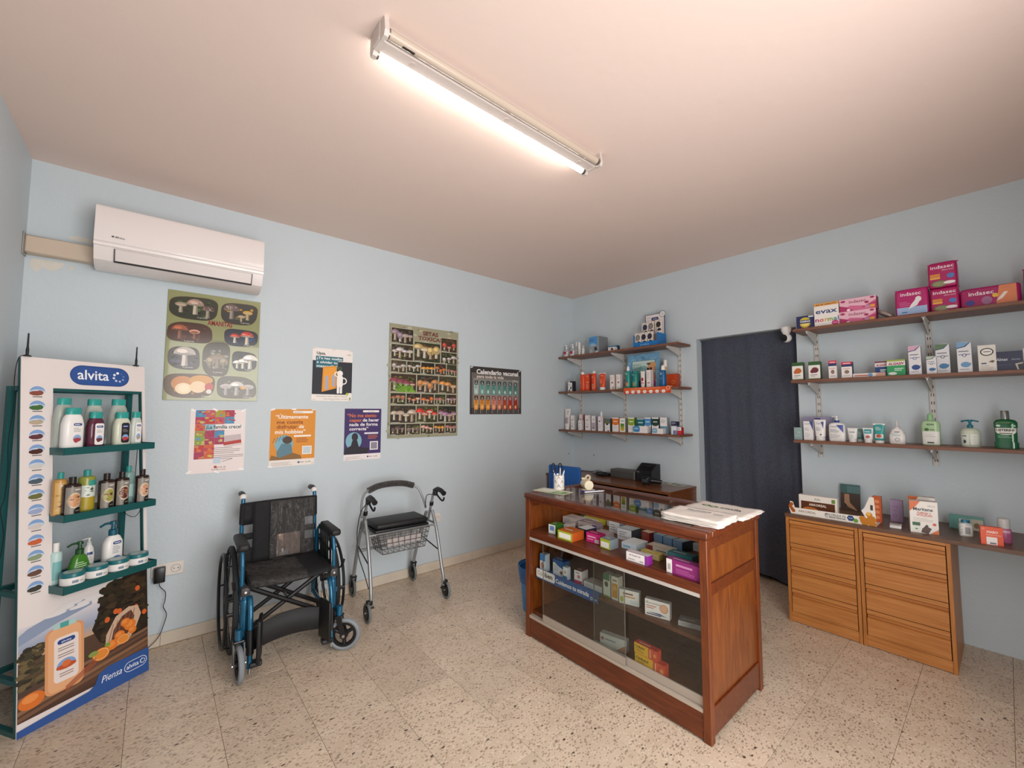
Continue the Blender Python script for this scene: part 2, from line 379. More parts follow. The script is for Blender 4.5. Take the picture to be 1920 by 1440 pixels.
for i in range(i0, i1):
    for j in range(j0, j1):
        cx, cy = GX+(i+.5)*TS, GY+(j+.5)*TS
        if cy > -.01: continue
        if cx < -W-.1 or cy < YF-.05 or (cx > .15 and not (-2.4 < cy < -1.2)): continue
        ob('floor_tile', tm, None, fl, (cx, cy, 0))
te = mesh('floor_tile', MB().cbox(-TS/2+.0006, TS/2-.0006, -.0694, 0, -.012, 0, .0008), TERRAZZO, 0)
for i in range(i0, i1):
    if GX+(i+.5)*TS < .1: ob('floor_tile', te, None, fl, (GX+(i+.5)*TS, 0, 0))
bbm = M('#d3c6b4', .4, noise=.14, nscale=7)
bb = struct('baseboard_back', MB().box(-W, -.001, -.009, -.001, .001, .07), M('#8d7f6e', .7), 'cream stone skirting along the poster wall', 'baseboard')
for i in range(14):
    x0 = -W+i*TS; x1 = min(x0+TS-.0012, -.002)
    ob('skirting_tile', MB().cbox(x0, x1, -.014, -.004, .0015, .072, .0015), bbm, bb, smooth=0)
# little back room behind the curtain
struct('wall_backroom', MB().box(.9, .95, -2.9, -.7, 0, H).box(.12, .95, -.75, -.7, 0, H).box(.12, .95, -2.95, -2.9, 0, H).box(.12, .95, -2.95, -.7, H, H+.05), M('#9fa6aa', .7), 'plain walls of the back room behind the curtain', 'wall')
# shop entrance behind the viewer
dr = struct('door_1', MB().box(-3.6, -3.55, YF-.09, YF-.03, 0, 2.36).box(-1.95, -1.9, YF-.09, YF-.03, 0, 2.36).box(-3.55, -1.95, YF-.09, YF-.03, 2.31, 2.36).box(-2.78, -2.72, YF-.09, YF-.03, 0, 2.31), M('#d8d8d6', .4), 'glazed aluminium shop entrance opposite the posters', 'door')
# old plaster repairs where the paint is off
for pts, z in (([(-4.17, 2.13), (-4.05, 2.128), (-4.06, 2.10), (-4.10, 2.075), (-4.13, 2.09), (-4.15, 2.06), (-4.175, 2.085)], 0), ([(-4.03, 2.262), (-3.95, 2.258), (-3.96, 2.283), (-4.01, 2.29), (-4.045, 2.275)], 1), ([(-4.035, 2.118), (-4.02, 2.118), (-4.018, 2.10), (-4.03, 2.095)], 2)):
    bw = ob('paint_patch', MB().prism(pts, 'y', -.0012, 0), M('#d9d4ca', .8, noise=.1), bpy.data.objects['wall_back'], smooth=0)
# painted-over junction box on the poster wall
ob('junction_cover', MB().cbox(-1.455, -1.345, -.004, 0, 2.29, 2.395, .0015), WALL, bpy.data.objects['wall_back'], smooth=0)

for wn, xyz in (('wall_back', (-.085, -.003, .87)), ('wall_right', (-.003, -.29, .87))): ob('wall_plug', MB().ball(xyz, .006, .006, .006, 8, 6), M('#5a5f63', .6), bpy.data.objects[wn])
# ------------------------------------------------------------------ ceiling lamp
lamp = thing('ceiling_lamp', 'twin-tube fluorescent ceiling lamp with one tube lit', 'lamp', (-2.56, -1.885, H))
LM = M('#cbbdb6', .5)
ob('lamp_body', MB().prism([(-.032, 0), (.026, 0), (.024, -.056), (.02, -.06), (-.026, -.06), (-.03, -.056)], 'x', -.575, .565), LM, lamp, smooth=0)
for y, lit, zt in ((.043, True, -.054), (-.05, False, -.046)):
    if lit:
        em = bpy.data.materials.new('lit_tube'); em.use_nodes = True; nb = em.node_tree.nodes['Principled BSDF']
        nb.inputs['Emission Color'].default_value = (1, .955, .90, 1); nb.inputs['Emission Strength'].default_value = TUBE_STRENGTH
        t = ob('lit_tube', MB().cyl((-.548, y, zt), (.545, y, zt), .0135, 14), em, lamp)
    else:
        t = ob('unlit_tube', MB().cyl((-.548, y, zt), (.545, y, zt), .0172, 16), M('#bfae9e', .2), lamp)
        ob('stamp', MB().box(-.50, -.455, y-.006, y+.004, zt-.0178, zt-.0170), M('#3a302b', .5), t)
    for s in (-1, 1):
        ob('tube_cap', MB().cyl((s*.545, y, zt), (s*.566, y, zt), .0158, 14), M('#8e867e', .3, .8), lamp)
for s in (-1, 1):
    ob('end_holder', MB().prism([(-.06, 0), (.055, 0), (.06, -.05), (.054, -.072), (.034, -.072), (.026, -.062), (-.03, -.062), (-.04, -.068), (-.06, -.068), (-.068, -.05)], 'x', s*.566-.004, s*.566+.012), M('#cfc3bb', .4), lamp, smooth=0)
for x in (-.44, .0, .47):
    ob('fixing_screw', MB().cyl((x, -.003, -.064), (x, -.003, -.0595), .012, 14), LM, lamp)

# ------------------------------------------------------------------ air conditioner and its duct
ac = thing('air_conditioner', 'white wall-mounted split air conditioner above the mushroom poster', 'air conditioner', (-3.548, 0, 2.11))
acw = M('#e6dedb', .3)
prof = [(0, .02), (0, .32), (-.155, .325), (-.178, .318), (-.19, .30), (-.203, .13), (-.198, .115), (-.19, .085), (-.165, .03), (-.11, .0), (-.03, .0)]
ob('casing', MB().prism([(p[0], p[1]) for p in prof], 'x', -.383, .383), acw, ac, smooth=.5)
ob('front_panel', MB().prism([(-.186, .313), (-.193, .30), (-.206, .135), (-.203, .122), (-.199, .122), (-.186, .30), (-.175, .318)], 'x', -.3835, .3835), M('#ece4e1', .16), ac, smooth=.5)
ob('trim_strip', MB().prism([(-.203, .118), (-.2075, .112), (-.205, .098), (-.195, .098)], 'x', -.3835, .3835), M('#f1eae7', .15), ac, smooth=0)
lv = ob('louvre', MB().prism([(-.197, .092), (-.201, .086), (-.178, .032), (-.171, .034)], 'x', -.30, .32), M('#ded6d3', .3), ac, smooth=0)
ob('louvre_gap', MB().prism([(-.1775, .029), (-.174, .022), (-.168, .025), (-.171, .032)], 'x', -.305, .325), BLACK, ac, smooth=0)
for x in (-.303, .323): ob('louvre_edge', MB().prism([(-.199, .09), (-.201, .088), (-.177, .028), (-.174, .03)], 'x', x-.002, x+.002), M('#4a4442', .6), ac, smooth=0)
pr = Print(lambda x, y, l: (x, -.2055-l-(y-.14)*-.078, y)); pr.ell(-.312, .152, .006, .005, '#5a5a5c').text('Midea', -.303, .146, .011, '#5a5a5c', 'l', shear=.15, bold=.01); pr.build('maker_mark', ac)
tag(ob('air_duct', MB().cbox(-4.188, -3.932, -.062, -.001, 2.142, 2.232, .006), M('#cbb9a6', .5)), 'beige plastic duct running from the air conditioner to the corner', 'duct')
tag(ob('duct_flange', MB().cbox(-4.1925, -4.188, -.075, -.001, 2.13, 2.245, .003), M('#a9a6a2', .5)), 'grey end flange of the duct at the wall corner', 'flange')

# ------------------------------------------------------------------ wall sockets
def socket(name, label, x, z, gangs, cat='socket'):
    t = thing(name, label, cat, (x, 0, z)); wd = .075*gangs
    ob('plate', MB().cbox(-wd/2, wd/2, -.009, -.0005, -.037, .037, .003), M('#e2dad2', .35), t)
    for g in range(gangs):
        cx = (g-(gangs-1)/2)*.075
        ob('outlet', MB().torus((cx, -.010, 0), .021, .003, 'y', 24, 6), M('#d2cac2', .35), t)
        for s in (-1, 1): ob('contact_hole', MB().cyl((cx+s*.0095, -.0105, 0), (cx+s*.0095, -.0085, 0), .0028, 10), BLACK, t)
    return t
socket('wall_socket', 'white single wall socket right of the walking frame', -1.771, .432, 1)
socket('wall_socket', 'white double wall socket carrying a black plug adapter', -3.556, .425, 2)
ad = thing('plug_adapter', 'black plug-in power adapter in the double wall socket', 'adapter', (-3.592, -.0115, .415))
ob('adapter_body', MB().cbox(-.026, .026, -.035, 0, -.05, .035, .005, 2), BLACKP, ad)
pts = [(0, -.02, -.05), (.006, -.022, -.075), (.03, -.022, -.11), (.03, -.02, -.16), (.024, -.02, -.19), (.04, -.022, -.235), (.03, -.022, -.29), (.01, -.024, -.35), (-.03, -.03, -.39), (-.09, -.05, -.409), (-.14, -.07, -.4105)]
ob('cable', MB().curve(pts, .002, 6), BLACK, ad)

# ------------------------------------------------------------------ curtain and camera at the doorway
cm = M('#4a4e5b', .95, noise=.4, nscale=70, bump=.5, bscale=300)
def curtain():
    mb = MB(); nu, nv = 110, 30; front = []
    for j in range(nv+1):
        v = j/nv; z = .03+v*(1.98-.03)
        for i in range(nu+1):
            u = i/nu; y = (DY0-.004)+(DY1-.012-DY0-.004)*u
            fold = .005*math.sin(u*31+.6*math.sin(3*v))+.006*math.sin(u*17+1.3+1.2*v)+.003*math.sin(u*53+2*v)
            low = (1-v)**1.6; x = .075+fold*(.45+.9*low)+.05*low*math.sin(PI*u)
            x += .012*max(0, 1-u*14)
            front.append((x, y, z - (.02*math.sin(u*9) if j == 0 else 0)))
    n = len(front); k = nu+1
    vs = front+[(a+.004, b, c) for a, b, c in front]; fs = []
    for j in range(nv):
        for i in range(nu):
            a = j*k+i; fs += [(a, a+1, a+k+1, a+k), (n+a, n+a+k, n+a+k+1, n+a+1)]
    for i in range(nu): fs += [(i, n+i, n+i+1, i+1), (nv*k+i, nv*k+i+1, n+nv*k+i+1, n+nv*k+i)]
    return mb.add(vs, fs)
cu = thing('curtain', 'dark navy fabric curtain hanging in the doorway', 'curtain', (0, 0, 0))
ob('curtain_cloth', curtain(), cm, cu, smooth=1.2)
ob('curtain_rod', MB().cyl((.078, DY0, 1.9775), (.078, DY1, 1.9775), .006, 10), M('#6b6b6b', .4, .6), cu)
sc = thing('security_camera', 'small white dome security camera at the doorway corner', 'camera', (-.045, -2.165, DZ))
ob('camera_base', MB().loft([(-.002, .03, .03), (-.006, .034, .034), (-.03, .033, .033), (-.05, .024, .024), (-.06, .016, .016)], 20), WHITE, sc)
ob('mounting_arm', MB().box(.02, .05, -.012, .012, -.012, -.002), WHITE, sc)
ob('camera_ball', MB().ball((0, 0, -.085), .034, n=20, m=14), WHITE, sc)
k = MB().loft([(0, .027, .027), (.004, .025, .025), (.0075, .012, .012)], 20); k.rot(-PI/2, 'Y')
dirv = Vector((-.78, .30, -.10)).normalized()
lens = ob('camera_lens', k, M('#0a0a0c', .08), sc); lens.location = Vector((0, 0, -.085))+dirv*.0285; lens.rotation_euler = Vector((-1, 0, 0)).rotation_difference(dirv).to_euler()

# ------------------------------------------------------------------ slotted uprights, brackets, shelf boards
UPM = M('#cfcac4', .45); SLOT = M('#3c3b3a', .7)
def upright(y, z0, z1, label, brz):
    t = thing('shelf_upright', label, 'shelf rail', (0, y, z0), -PI/2)
    h = z1-z0
    ob('rail', MB().box(-.014, .014, -.008, -.0005, 0, h).box(-.014, -.011, -.012, -.008, 0, h).box(.011, .014, -.012, -.008, 0, h), UPM, t, smooth=0)
    mb = MB(); n = int(h/.05)
    for i in range(n):
        zc = .03+i*.05
        for s in (-1, 1): mb.box(s*.0055-.0018, s*.0055+.0018, -.0088, -.0079, zc-.009, zc+.009)
    ob('slots', mb, SLOT, t, smooth=0)['kind'] = 'stuff'
    for zb in brz:
        k = zb-z0
        br = ob('bracket', MB().prism([(-.0095, k-.002), (-.232, k-.002), (-.232, k-.016), (-.20, k-.024), (-.06, k-.062), (-.0095, k-.085)], 'x', -.0035, .0035).box(-.009, .009, -.232, -.0095, k-.004, k), UPM, t, smooth=0)
    return t
L1, L2, L3 = 1.945, 1.560, 1.146; R1, R2, R3 = 1.925, 1.566, 1.150
TH = .020
for y, nm in ((-.128, 'nearest the room corner'), (-.708, 'in the middle of the left shelf set'), (-1.298, 'next to the doorway, left shelf set')):
    upright(y, 1.03, 2.0, 'white slotted shelf rail '+nm, (L1-TH, L2-TH, L3-TH))
for y, nm in ((-2.341, 'right of the curtain'), (-2.922, 'behind the tall pink pads pack')):
    upright(y, 1.02, 1.97, 'white slotted shelf rail '+nm, (R1-TH, R2-TH, R3-TH))
def board(y0, y1, z, label): return tag(ob('shelf_board', MB().cbox(-.25, -.0135, y1, y0, z-TH, z, .0015), SHELFW, smooth=0), label, 'shelf', 'wall shelf boards')
board(-.004, -1.405, L1, 'top brown shelf board left of the doorway')
board(-.004, -1.405, L2, 'middle brown shelf board left of the doorway')
board(-.004, -1.405, L3, 'lowest brown shelf board left of the doorway')
board(-2.262, -3.7, R1, 'top brown shelf board carrying the pink pad packs')
board(-2.240, -3.7, R2, 'middle brown shelf board right of the doorway')
board(-2.240, -3.7, R3, 'lowest brown shelf board carrying the green mouthwash')

# ------------------------------------------------------------------ drawer chests and worktop
def chest(y0, y1, label):
    t = thing('drawer_chest', label, 'drawers', (0, (y0+y1)/2, 0), -PI/2); w_ = abs(y1-y0)/2; D = .470; h = .66
    ob('side_panel', MB().cbox(-w_+.0005, -w_+.017, -D, -.02, 0, h, .001), OAK_V, t, smooth=0)
    ob('side_panel', MB().cbox(w_-.017, w_-.0005, -D, -.02, 0, h, .001), OAK_V, t, smooth=0)
    ob('back_panel', MB().box(-w_+.017, w_-.017, -.026, -.02, .02, h), OAK, t, smooth=0)
    ob('top_panel', MB().box(-w_+.017, w_-.017, -D+.004, -.026, h-.016, h), OAK, t, smooth=0)
    ob('plinth', MB().box(-w_+.017, w_-.017, -D+.006, -D+.022, .004, .062), OAK, t, smooth=0)
    dh = (h-.018-.064)/4
    for i in range(4):
        za = .0655+i*dh; zb = za+dh-.004
        # front with a routed finger groove near its upper edge
        pf = [(-D+.02, za), (-D+.002, za), (-D+.002, zb-.046), (-D+.017, zb-.042), (-D+.017, zb-.03), (-D+.002, zb-.022), (-D+.002, zb), (-D+.02, zb)]
        dw = ob('drawer', MB().prism(pf, 'x', -w_+.021, w_-.021), OAK, t, smooth=0)
        ob('drawer_box', MB().box(-w_+.026, w_-.026, -D+.02, -.06, za+.012, zb-.02), M('#9a7a55', .6), dw, smooth=0)
    return t
chest(-2.240, -2.612, 'oak four-drawer chest next to the curtain')
chest(-2.614, -2.990, 'oak four-drawer chest farther from the curtain, under the meal box')
tag(ob('worktop', MB().cbox(-.472, -.0005, -3.7, -2.236, .6605, .682, .0015), TOPW, smooth=0), 'long dark brown worktop board over the drawer chests', 'worktop')

# ------------------------------------------------------------------ desk behind the counter
dk = thing('desk', 'brown veneer desk against the wall behind the counter', 'desk', (0, -.735, 0), -PI/2)
ob('desk_top', MB().cbox(-.722, .685, -.455, -.001, .668, .69, .002), DESKW, dk, smooth=0)
ob('end_panel', MB().cbox(.660, .683, -.445, -.003, 0, .667, .001), DESKW, dk, smooth=0)
ob('end_panel', MB().cbox(-.715, -.693, -.445, -.003, 0, .667, .001), DESKW, dk, smooth=0)
for a, b in ((-.688, -.232), (-.226, .214), (.220, .655)):
    dw = ob('drawer', MB().cbox(a, b, -.448, -.43, .535, .655, .002), DESKW, dk, smooth=0)
    ob('drawer_box', MB().box(a+.01, b-.01, -.43, -.05, .545, .63), M('#7a5030', .6), dw, smooth=0)
ob('modesty_panel', MB().box(-.693, .66, -.02, -.004, .1, .667), DESKW, dk, smooth=0)

# ------------------------------------------------------------------ glazed counter
XF, XB, YL, YR, CT = -1.89, -1.335, -1.268, -2.382, .845
ct = thing('display_counter', 'glazed dark wooden display counter in the middle of the shop', 'counter', (XF, (YL+YR)/2, 0), -PI/2)
# local: x from -hw (left in view) to +hw, y 0 (front) .. D (back)
hw = (YL-YR)/2; D = XB-XF
for sx in (-1, 1):
    for fy in (0, 1):
        x0 = sx*hw-(.034 if sx > 0 else 0); y0 = fy*(D-.034)
        ob('corner_post', MB().cbox(x0, x0+.034, y0, y0+.034, 0, .812, .002), WOOD_V, ct, smooth=0)
# top frame with rounded edge and a glass sheet let in
ob('top_rail', MB().cbox(-hw-.006, hw+.006, -.008, .048, .8125, CT, .008, 3), WOOD_H, ct, smooth=.5)
ob('top_rail', MB().cbox(-hw-.006, hw+.006, D-.075, D+.012, .8125, CT, .008, 3), WOOD_H, ct, smooth=.5)
ob('top_rail', MB().cbox(-hw-.0065, -hw+.05, .0482, D-.0752, .8125, CT, .008, 3), WOOD_H, ct, smooth=.5)
ob('top_rail', MB().cbox(hw-.09, hw+.0065, .0482, D-.0752, .8125, CT, .008, 3), WOOD_H, ct, smooth=.5)
ob('glass_top', MB().box(-hw+.05, hw-.09, .048, D-.075, .838, .844), TGLASS, ct, smooth=0)
# front: upper rail, shelf edge, aluminium tracks, plinth
ob('front_rail', MB().cbox(-hw+.034, hw-.034, .002, .03, .797, .812, .002), WOOD_H, ct, smooth=0)
ob('front_rail', MB().cbox(-hw+.034, hw-.034, .001, .03, .586, .625, .002), WOOD_H, ct, smooth=0)
ob('door_track', MB().box(-hw+.034, hw-.034, .003, .03, .570, .5855), M('#cfc9c2', .35, .3), ct, smooth=0)
ob('plinth', MB().cbox(-hw+.034, hw-.034, .003, .03, .008, .112, .002), WOOD_H, ct, smooth=0)
ob('door_track', MB().box(-hw+.034, hw-.034, .002, .03, .1125, .128), M('#b9ada0', .35, .3), ct, smooth=0)
# shelves, bottom, back
ob('shelf', MB().cbox(-hw+.035, hw-.035, .031, D-.02, .605, .6245, .001), WOOD_D, ct, smooth=0)
ob('shelf', MB().cbox(-hw+.035, hw-.035, .055, D-.02, .36, .378, .001), WOOD_D, ct, smooth=0)
ob('bottom_board', MB().cbox(-hw+.03, hw-.03, .031, D-.02, .128, .146, .001), WOOD_D, ct, smooth=0)
ob('back_panel', MB().box(-hw+.034, hw-.034, D-.018, D-.006, .05, .81), WOOD_D, ct, smooth=0)
# the two ends: framed panels
for sx in (-1, 1):
    xo = sx*hw; xi = xo-sx*.026; a, b = min(xo-sx*.004, xi), max(xo-sx*.004, xi)
    a2, b2 = min(xo-sx*.012, xi), max(xo-sx*.012, xi)
    for z0, z1 in ((.765, .812), (.575, .625), (.02, .135)): ob('end_rail', MB().cbox(a, b, .034, D-.034, z0, z1, .002), WOOD_H if z0 > .5 else WOOD_H, ct, smooth=0)
    ob('end_panel', MB().cbox(a2, b2, .034, D-.034, .625, .765, .001), WOOD_P, ct, smooth=0)
    ob('end_panel', MB().cbox(a2, b2, .034, D*.42, .135, .575, .001), WOOD_P, ct, smooth=0)
    ob('end_panel', MB().cbox(a2, b2, D*.42+.002, D-.034, .135, .575, .001), WOOD_P, ct, smooth=0)
# sliding glass doors with a metal foot strip; the left one stands a hand's width open
def lp(y): return (YL+YR)/2-y
for nm, ya, yb, dy in (('front', -1.413, -1.973, .005), ('rear', -1.776, -2.345, .017)):
    g = ob('glass_door', MB().box(lp(ya), lp(yb), dy, dy+.005, .1295, .5695), TGLASS, ct, smooth=0)
    ob('door_strip', MB().box(lp(ya), lp(yb), dy-.0012, dy+.0062, .1293, .168), M('#b7aea4', .3, .5), g, smooth=0)
    for e in (ya, yb): ob('door_edge', MB().box(lp(e)-.0006, lp(e)+.0006, dy-.0002, dy+.0052, .168, .569), M('#5d5a52', .2), g, smooth=0)
# ------------------------------------------------------------------ wheelchair
wc = thing('wheelchair', 'folding wheelchair with blue frame and black seat, partly in plastic wrap', 'wheelchair', (-3.027, -.345, 0), math.radians(-2))
BLUE = M('#1b6082', .25, .35, coat=.4); RUB = M('#202224', .7); GREY = M('#7f8488', .6); SEATB = M('#17171a', .75, bump=.3, bscale=200)
WR = .285
for s in (-1, 1):
    wx = s*.254
    rw = ob('rear_wheel', MB().torus((wx, .02, WR), WR-.026, .008, 'x', 40, 6).cyl((wx-.03, .02, WR), (wx+.03, .02, WR), .022, 16), M('#2a2a2c', .4, .4), wc)
    ob('tyre', MB().torus((wx, .02, WR), WR-.014, .014, 'x', 44, 8), RUB, rw)
    ob('hand_rim', MB().torus((wx+s*.040, .02, WR), .245, .0085, 'x', 40, 8), M('#17181a', .35), rw)
    for k in range(6):
        a = 2*PI*k/6; p = lambda r: (wx+s*.005, .02+r*math.cos(a), WR+r*math.sin(a))
        ob('rim_bracket', MB().cyl(p(.25), (wx+s*.040, .02+.245*math.cos(a), WR+.245*math.sin(a)), .005, 6), BLACK, rw)
    mb = MB()
    for k in range(20):
        a = 2*PI*k/20; e = s*.02*(1 if k % 2 else -1)
        mb.cyl((wx+e, .02+.02*math.cos(a+1.2), WR+.02*math.sin(a+1.2)), (wx, .02+.258*math.cos(a), WR+.258*math.sin(a)), .0012, 4)
    ob('spokes', mb, STEEL, rw)
    # main side frame
    fx = s*.218
    ob('back_cane', MB().curve([(s*.205, .125, .17), (s*.205, .128, .45), (s*.203, .135, .70), (s*.20, .14, .80), (s*.20, .155, .825), (s*.20, .185, .832)], .0115, 10), BLUE, wc)
    gp = ob('push_handle', MB().curve([(s*.20, .165, .829), (s*.20, .20, .832), (s*.20, .255, .828)], .0165, 12), BLACK, wc)
    ob('handle_cap', MB().ball((s*.20, .15, .822), .020, .018, .020, 14, 8), M('#e4e0dc', .4), gp)
    ob('side_tube', MB().curve([(s*.205, .125, .18), (s*.212, .0, .165), (fx, -.2, .165), (fx, -.265, .175)], .0125, 10), BLUE, wc)
    ob('front_tube', MB().curve([(fx, -.262, .40), (fx, -.262, .36), (fx, -.268, .34), (fx, -.27, .13)], [.013]*6+[.019]*13, 10), BLUE, wc)
    ob('seat_rail', MB().cyl((s*.202, .13, .415), (s*.202, -.25, .422), .0105, 10), BLACKP, wc)
    ob('arm_post', MB().curve([(fx+s*.012, -.235, .405), (fx+s*.012, -.23, .50), (fx+s*.012, -.225, .545), (fx+s*.012, -.20, .612)], .0105, 10), BLUE, wc)
    ob('arm_post', MB().curve([(fx-s*.002, .115, .40), (fx, .11, .55), (fx+s*.01, .08, .60), (fx+s*.012, .02, .612)], .0095, 10), BLUE, wc)
    ob('arm_pad', MB().cbox(fx+s*.012-.027, fx+s*.012+.027, -.275, .0, .61, .648, .014, 3), M('#1b1b1c', .55), wc)
    # skirt guard with cut-outs
    gb = MB(); x0 = fx+s*.004
    ys = [-.19, -.13, -.09, -.05, -.01, .03, .09]
    gb.prism([(-.205, .415), (.105, .415), (.105, .45), (-.205, .45)], 'x', x0-.002, x0+.002)
    gb.prism([(-.16, .585), (.09, .585), (.09, .61), (-.15, .61)], 'x', x0-.002, x0+.002)
    for y in ys: gb.prism([(y-.012, .45), (y+.016, .45), (y+.028, .585), (y, .585)], 'x', x0-.002, x0+.002)
    gb.prism([(-.2, .50), (.1, .52), (.1, .535), (-.19, .515)], 'x', x0-.0021, x0+.0021)
    ob('skirt_guard', gb, BLACKP, wc, smooth=0)
    # arm clamp, brake
    ob('clamp', MB().cbox(fx-.02, fx+.022, -.285, -.215, .385, .43, .008, 2), M('#3b3a3a', .45), wc)
    ob('clamp_bolt', MB().cyl((fx, -.292, .41), (fx, -.284, .41), .006, 10), CHROME, wc)
    br = ob('brake_lever', MB().curve([(fx+s*.04, -.15, .35), (fx+s*.045, -.21, .40), (fx+s*.05, -.26, .43), (fx+s*.055, -.28, .47)], [.005]*12+[.008]*7, 8), BLACK, wc)
    ob('brake_shoe', MB().cyl((fx+s*.03, -.245, .30), (fx+s*.075, -.245, .30), .008, 8), M('#1a1a1c', .5), wc)
    ob('brake_mount', MB().cbox(fx+s*.012-.004, fx+s*.012+.03*(s > 0)+.004, -.26, -.14, .285, .315, .003), BLUE, wc)
    # hanger with calf pad and flipped-up footplate
    hx = s*.196
    hg = ob('footrest_hanger', MB().curve([(hx, -.268, .375), (hx, -.30, .355), (hx, -.325, .28), (hx, -.345, .10)], [.0125]*19, 10), BLUE, wc)
    ob('hanger_sleeve', MB().cyl((hx, -.333, .235), (hx, -.345, .12), .017, 12), BLACK, hg)
    ob('hanger_foot', MB().cyl((hx, -.345, .10), (hx, -.347, .055), .0125, 10), BLUE, hg)
    ob('footplate_bolt', MB().cyl((hx, -.347, .06), (hx, -.347, .03), .007, 10), CHROME, hg)
    fp = MB().cbox(hx-s*.040-.009, hx-s*.040+.009, -.405, -.285, .085, .295, .008, 2); fp.rot(s*.22, 'Z', (hx, -.345, .1))
    ob('footplate', fp, M('#161617', .5), wc)
    ob('footplate_hinge', MB().cbox(min(hx, hx-s*.05)-.004, max(hx, hx-s*.05)+.004, -.372, -.322, .058, .084, .008, 2), M('#2a2a2b', .4), wc)
    # caster
    cx, cy = (-.244, -.318) if s < 0 else (.232, -.36); steer = math.radians(4) if s < 0 else math.radians(62)
    fk = ob('caster_head', MB().cyl((cx, cy, .195), (cx, cy, .245), .017, 14), BLUE, wc)
    ob('caster_head_arm', MB().cyl((cx, cy, .215), (fx, -.268, .215), .013, 10), BLUE, wc)
    fork = MB().cbox(cx-.026, cx+.026, cy-.022, cy+.022, .182, .196, .005, 2)
    for t in (-1, 1): fork.prism([(cy-.014, .19), (cy+.016, .19), (cy-.016, .085), (cy-.042, .085)], 'x', cx+t*.023-.003, cx+t*.023+.003)
    fork.rot(steer, 'Z', (cx, cy, 0)); ob('caster_fork', fork, BLACKP, wc, smooth=0)
    wy = cy-.029; cr = .088
    cw = MB().torus((cx, wy, cr+.0), cr-.028, .012, 'x', 28, 6).cyl((cx-.018, wy, cr), (cx+.018, wy, cr), .022, 14)
    for k in range(3):
        a = 2*PI*k/3+.5; cw.cyl((cx, wy+.015*math.cos(a), cr+.015*math.sin(a)), (cx, wy+.06*math.cos(a), cr+.06*math.sin(a)), .011, 8)
    cw.rot(steer, 'Z', (cx, cy, 0)); cwo = ob('caster_wheel', cw, BLACK, wc)
    tr = MB().torus((cx, wy, cr), cr-.013, .013, 'x', 32, 8); tr.rot(steer, 'Z', (cx, cy, 0)); ob('caster_tyre', tr, M('#82888d', .5), cwo)
    bl = MB().cyl((cx-.03, wy, cr), (cx+.03, wy, cr), .0085, 12); bl.rot(steer, 'Z', (cx, cy, 0)); ob('axle_bolt', bl, CHROME, cwo)
# cross brace
for s in (-1, 1):
    y = -.10+s*.018
    for dy in (-.07, .1):
        ob('cross_bar', MB().tube([(-s*.205, y+dy-.03, .165), (s*.2, y+dy-.03, .408)], .0125, 8), M('#232021', .35, .3), wc)
ob('brace_pivot', MB().cyl((0, -.225, .285), (0, -.06, .285), .008, 10), CHROME, wc)
# seat and back sling
def cloth(name, x0, x1, n, fn, mat, th=.006, m=10):
    vs = []; fs = []; K = m+1
    for i in range(n+1):
        for j in range(m+1): vs.append(fn(x0+(x1-x0)*i/n, j/m))
    N = len(vs)
    fs = [(i*K+j, (i+1)*K+j, (i+1)*K+j+1, i*K+j+1) for i in range(n) for j in range(m)]
    o = ob(name, MB().add(vs, fs), mat, wc, smooth=1.2)
    so = o.modifiers.new('thickness', 'SOLIDIFY'); so.thickness = th; so.offset = 0
    return o
seat = lambda x, v: (x, -.285+.40*v, .438-.014*math.cos(x/.21*PI/2)+.003*math.sin(v*9)-(.012 if v < .02 else 0))
cloth('seat', -.205, .205, 16, seat, SEATB)
sw = cloth('seat_wrap', -.195, .085, 14, lambda x, v: (x, -.292+.385*v, seat(x, v)[2]+.0065+.002*math.sin(x*60+v*20)), FILM, .001)
back = lambda x, v: (x, .118+.016*math.cos(x/.2*PI/2)+.012*v, .425+.365*v)
bk = MB()
def strip(x0, x1, v0, v1, nx=8, nv=4):
    k0 = len(bk.v); vs = [back(x0+(x1-x0)*i/nx, v0+(v1-v0)*j/nv) for i in range(nx+1) for j in range(nv+1)]
    bk.add(vs, [(i*(nv+1)+j, (i+1)*(nv+1)+j, (i+1)*(nv+1)+j+1, i*(nv+1)+j+1) for i in range(nx) for j in range(nv)])
strip(-.145, .145, 0, 1, 12, 12)
for s in (-1, 1):
    a, b = (-.205, -.145) if s < 0 else (.145, .205)
    for v0, v1 in ((0, .26), (.40, .50), (.64, 1)): strip(a, b, v0, v1, 3, 3)
bo = ob('backrest', bk, SEATB, wc, smooth=1.2); so = bo.modifiers.new('thickness', 'SOLIDIFY'); so.thickness = .008; so.offset = 0
for s in (-1, 1): ob('back_sleeve', MB().cyl((s*.2035, .134, .665), (s*.201, .137, .785), .0145, 10), SEATB, wc)
cloth('back_wrap', -.055, .195, 14, lambda x, v: (x, back(x, .03+.95*v)[1]-.022+.003*math.sin(x*70+3*v), back(x, .03+.95*v)[2]), FILM, .001, 12)
lf = ob('leaflet', MB().cbox(-.015, .118, .1185, .121, .44, .575, .0008), M('#c0a292', .25, noise=.3, nscale=25), wc, smooth=0); lf['label'] = 'brown instruction leaflet tucked under the wrap'
ob('torn_sticker', MB().prism([(.0, .443), (.055, .443), (.05, .462), (.057, .47), (.04, .482), (.03, .47), (.02, .486), (.008, .478), (.012, .466), (.002, .46)], 'y', .1165, .118), M('#d9d4cf', .6), wc, smooth=0)
cs = MB(); n = 14
for i in range(n+1):
    u = i/n; x = -.185+.37*u; y = -.325+.055*math.sin(PI*u)
    top = .235+.035*math.sin(PI*u)*0+.02*(u*(1-u)*4); cs.v += [(x, y, .125), (x, y-.004, top)]
cs.f += [(2*i, 2*i+2, 2*i+3, 2*i+1) for i in range(n)]
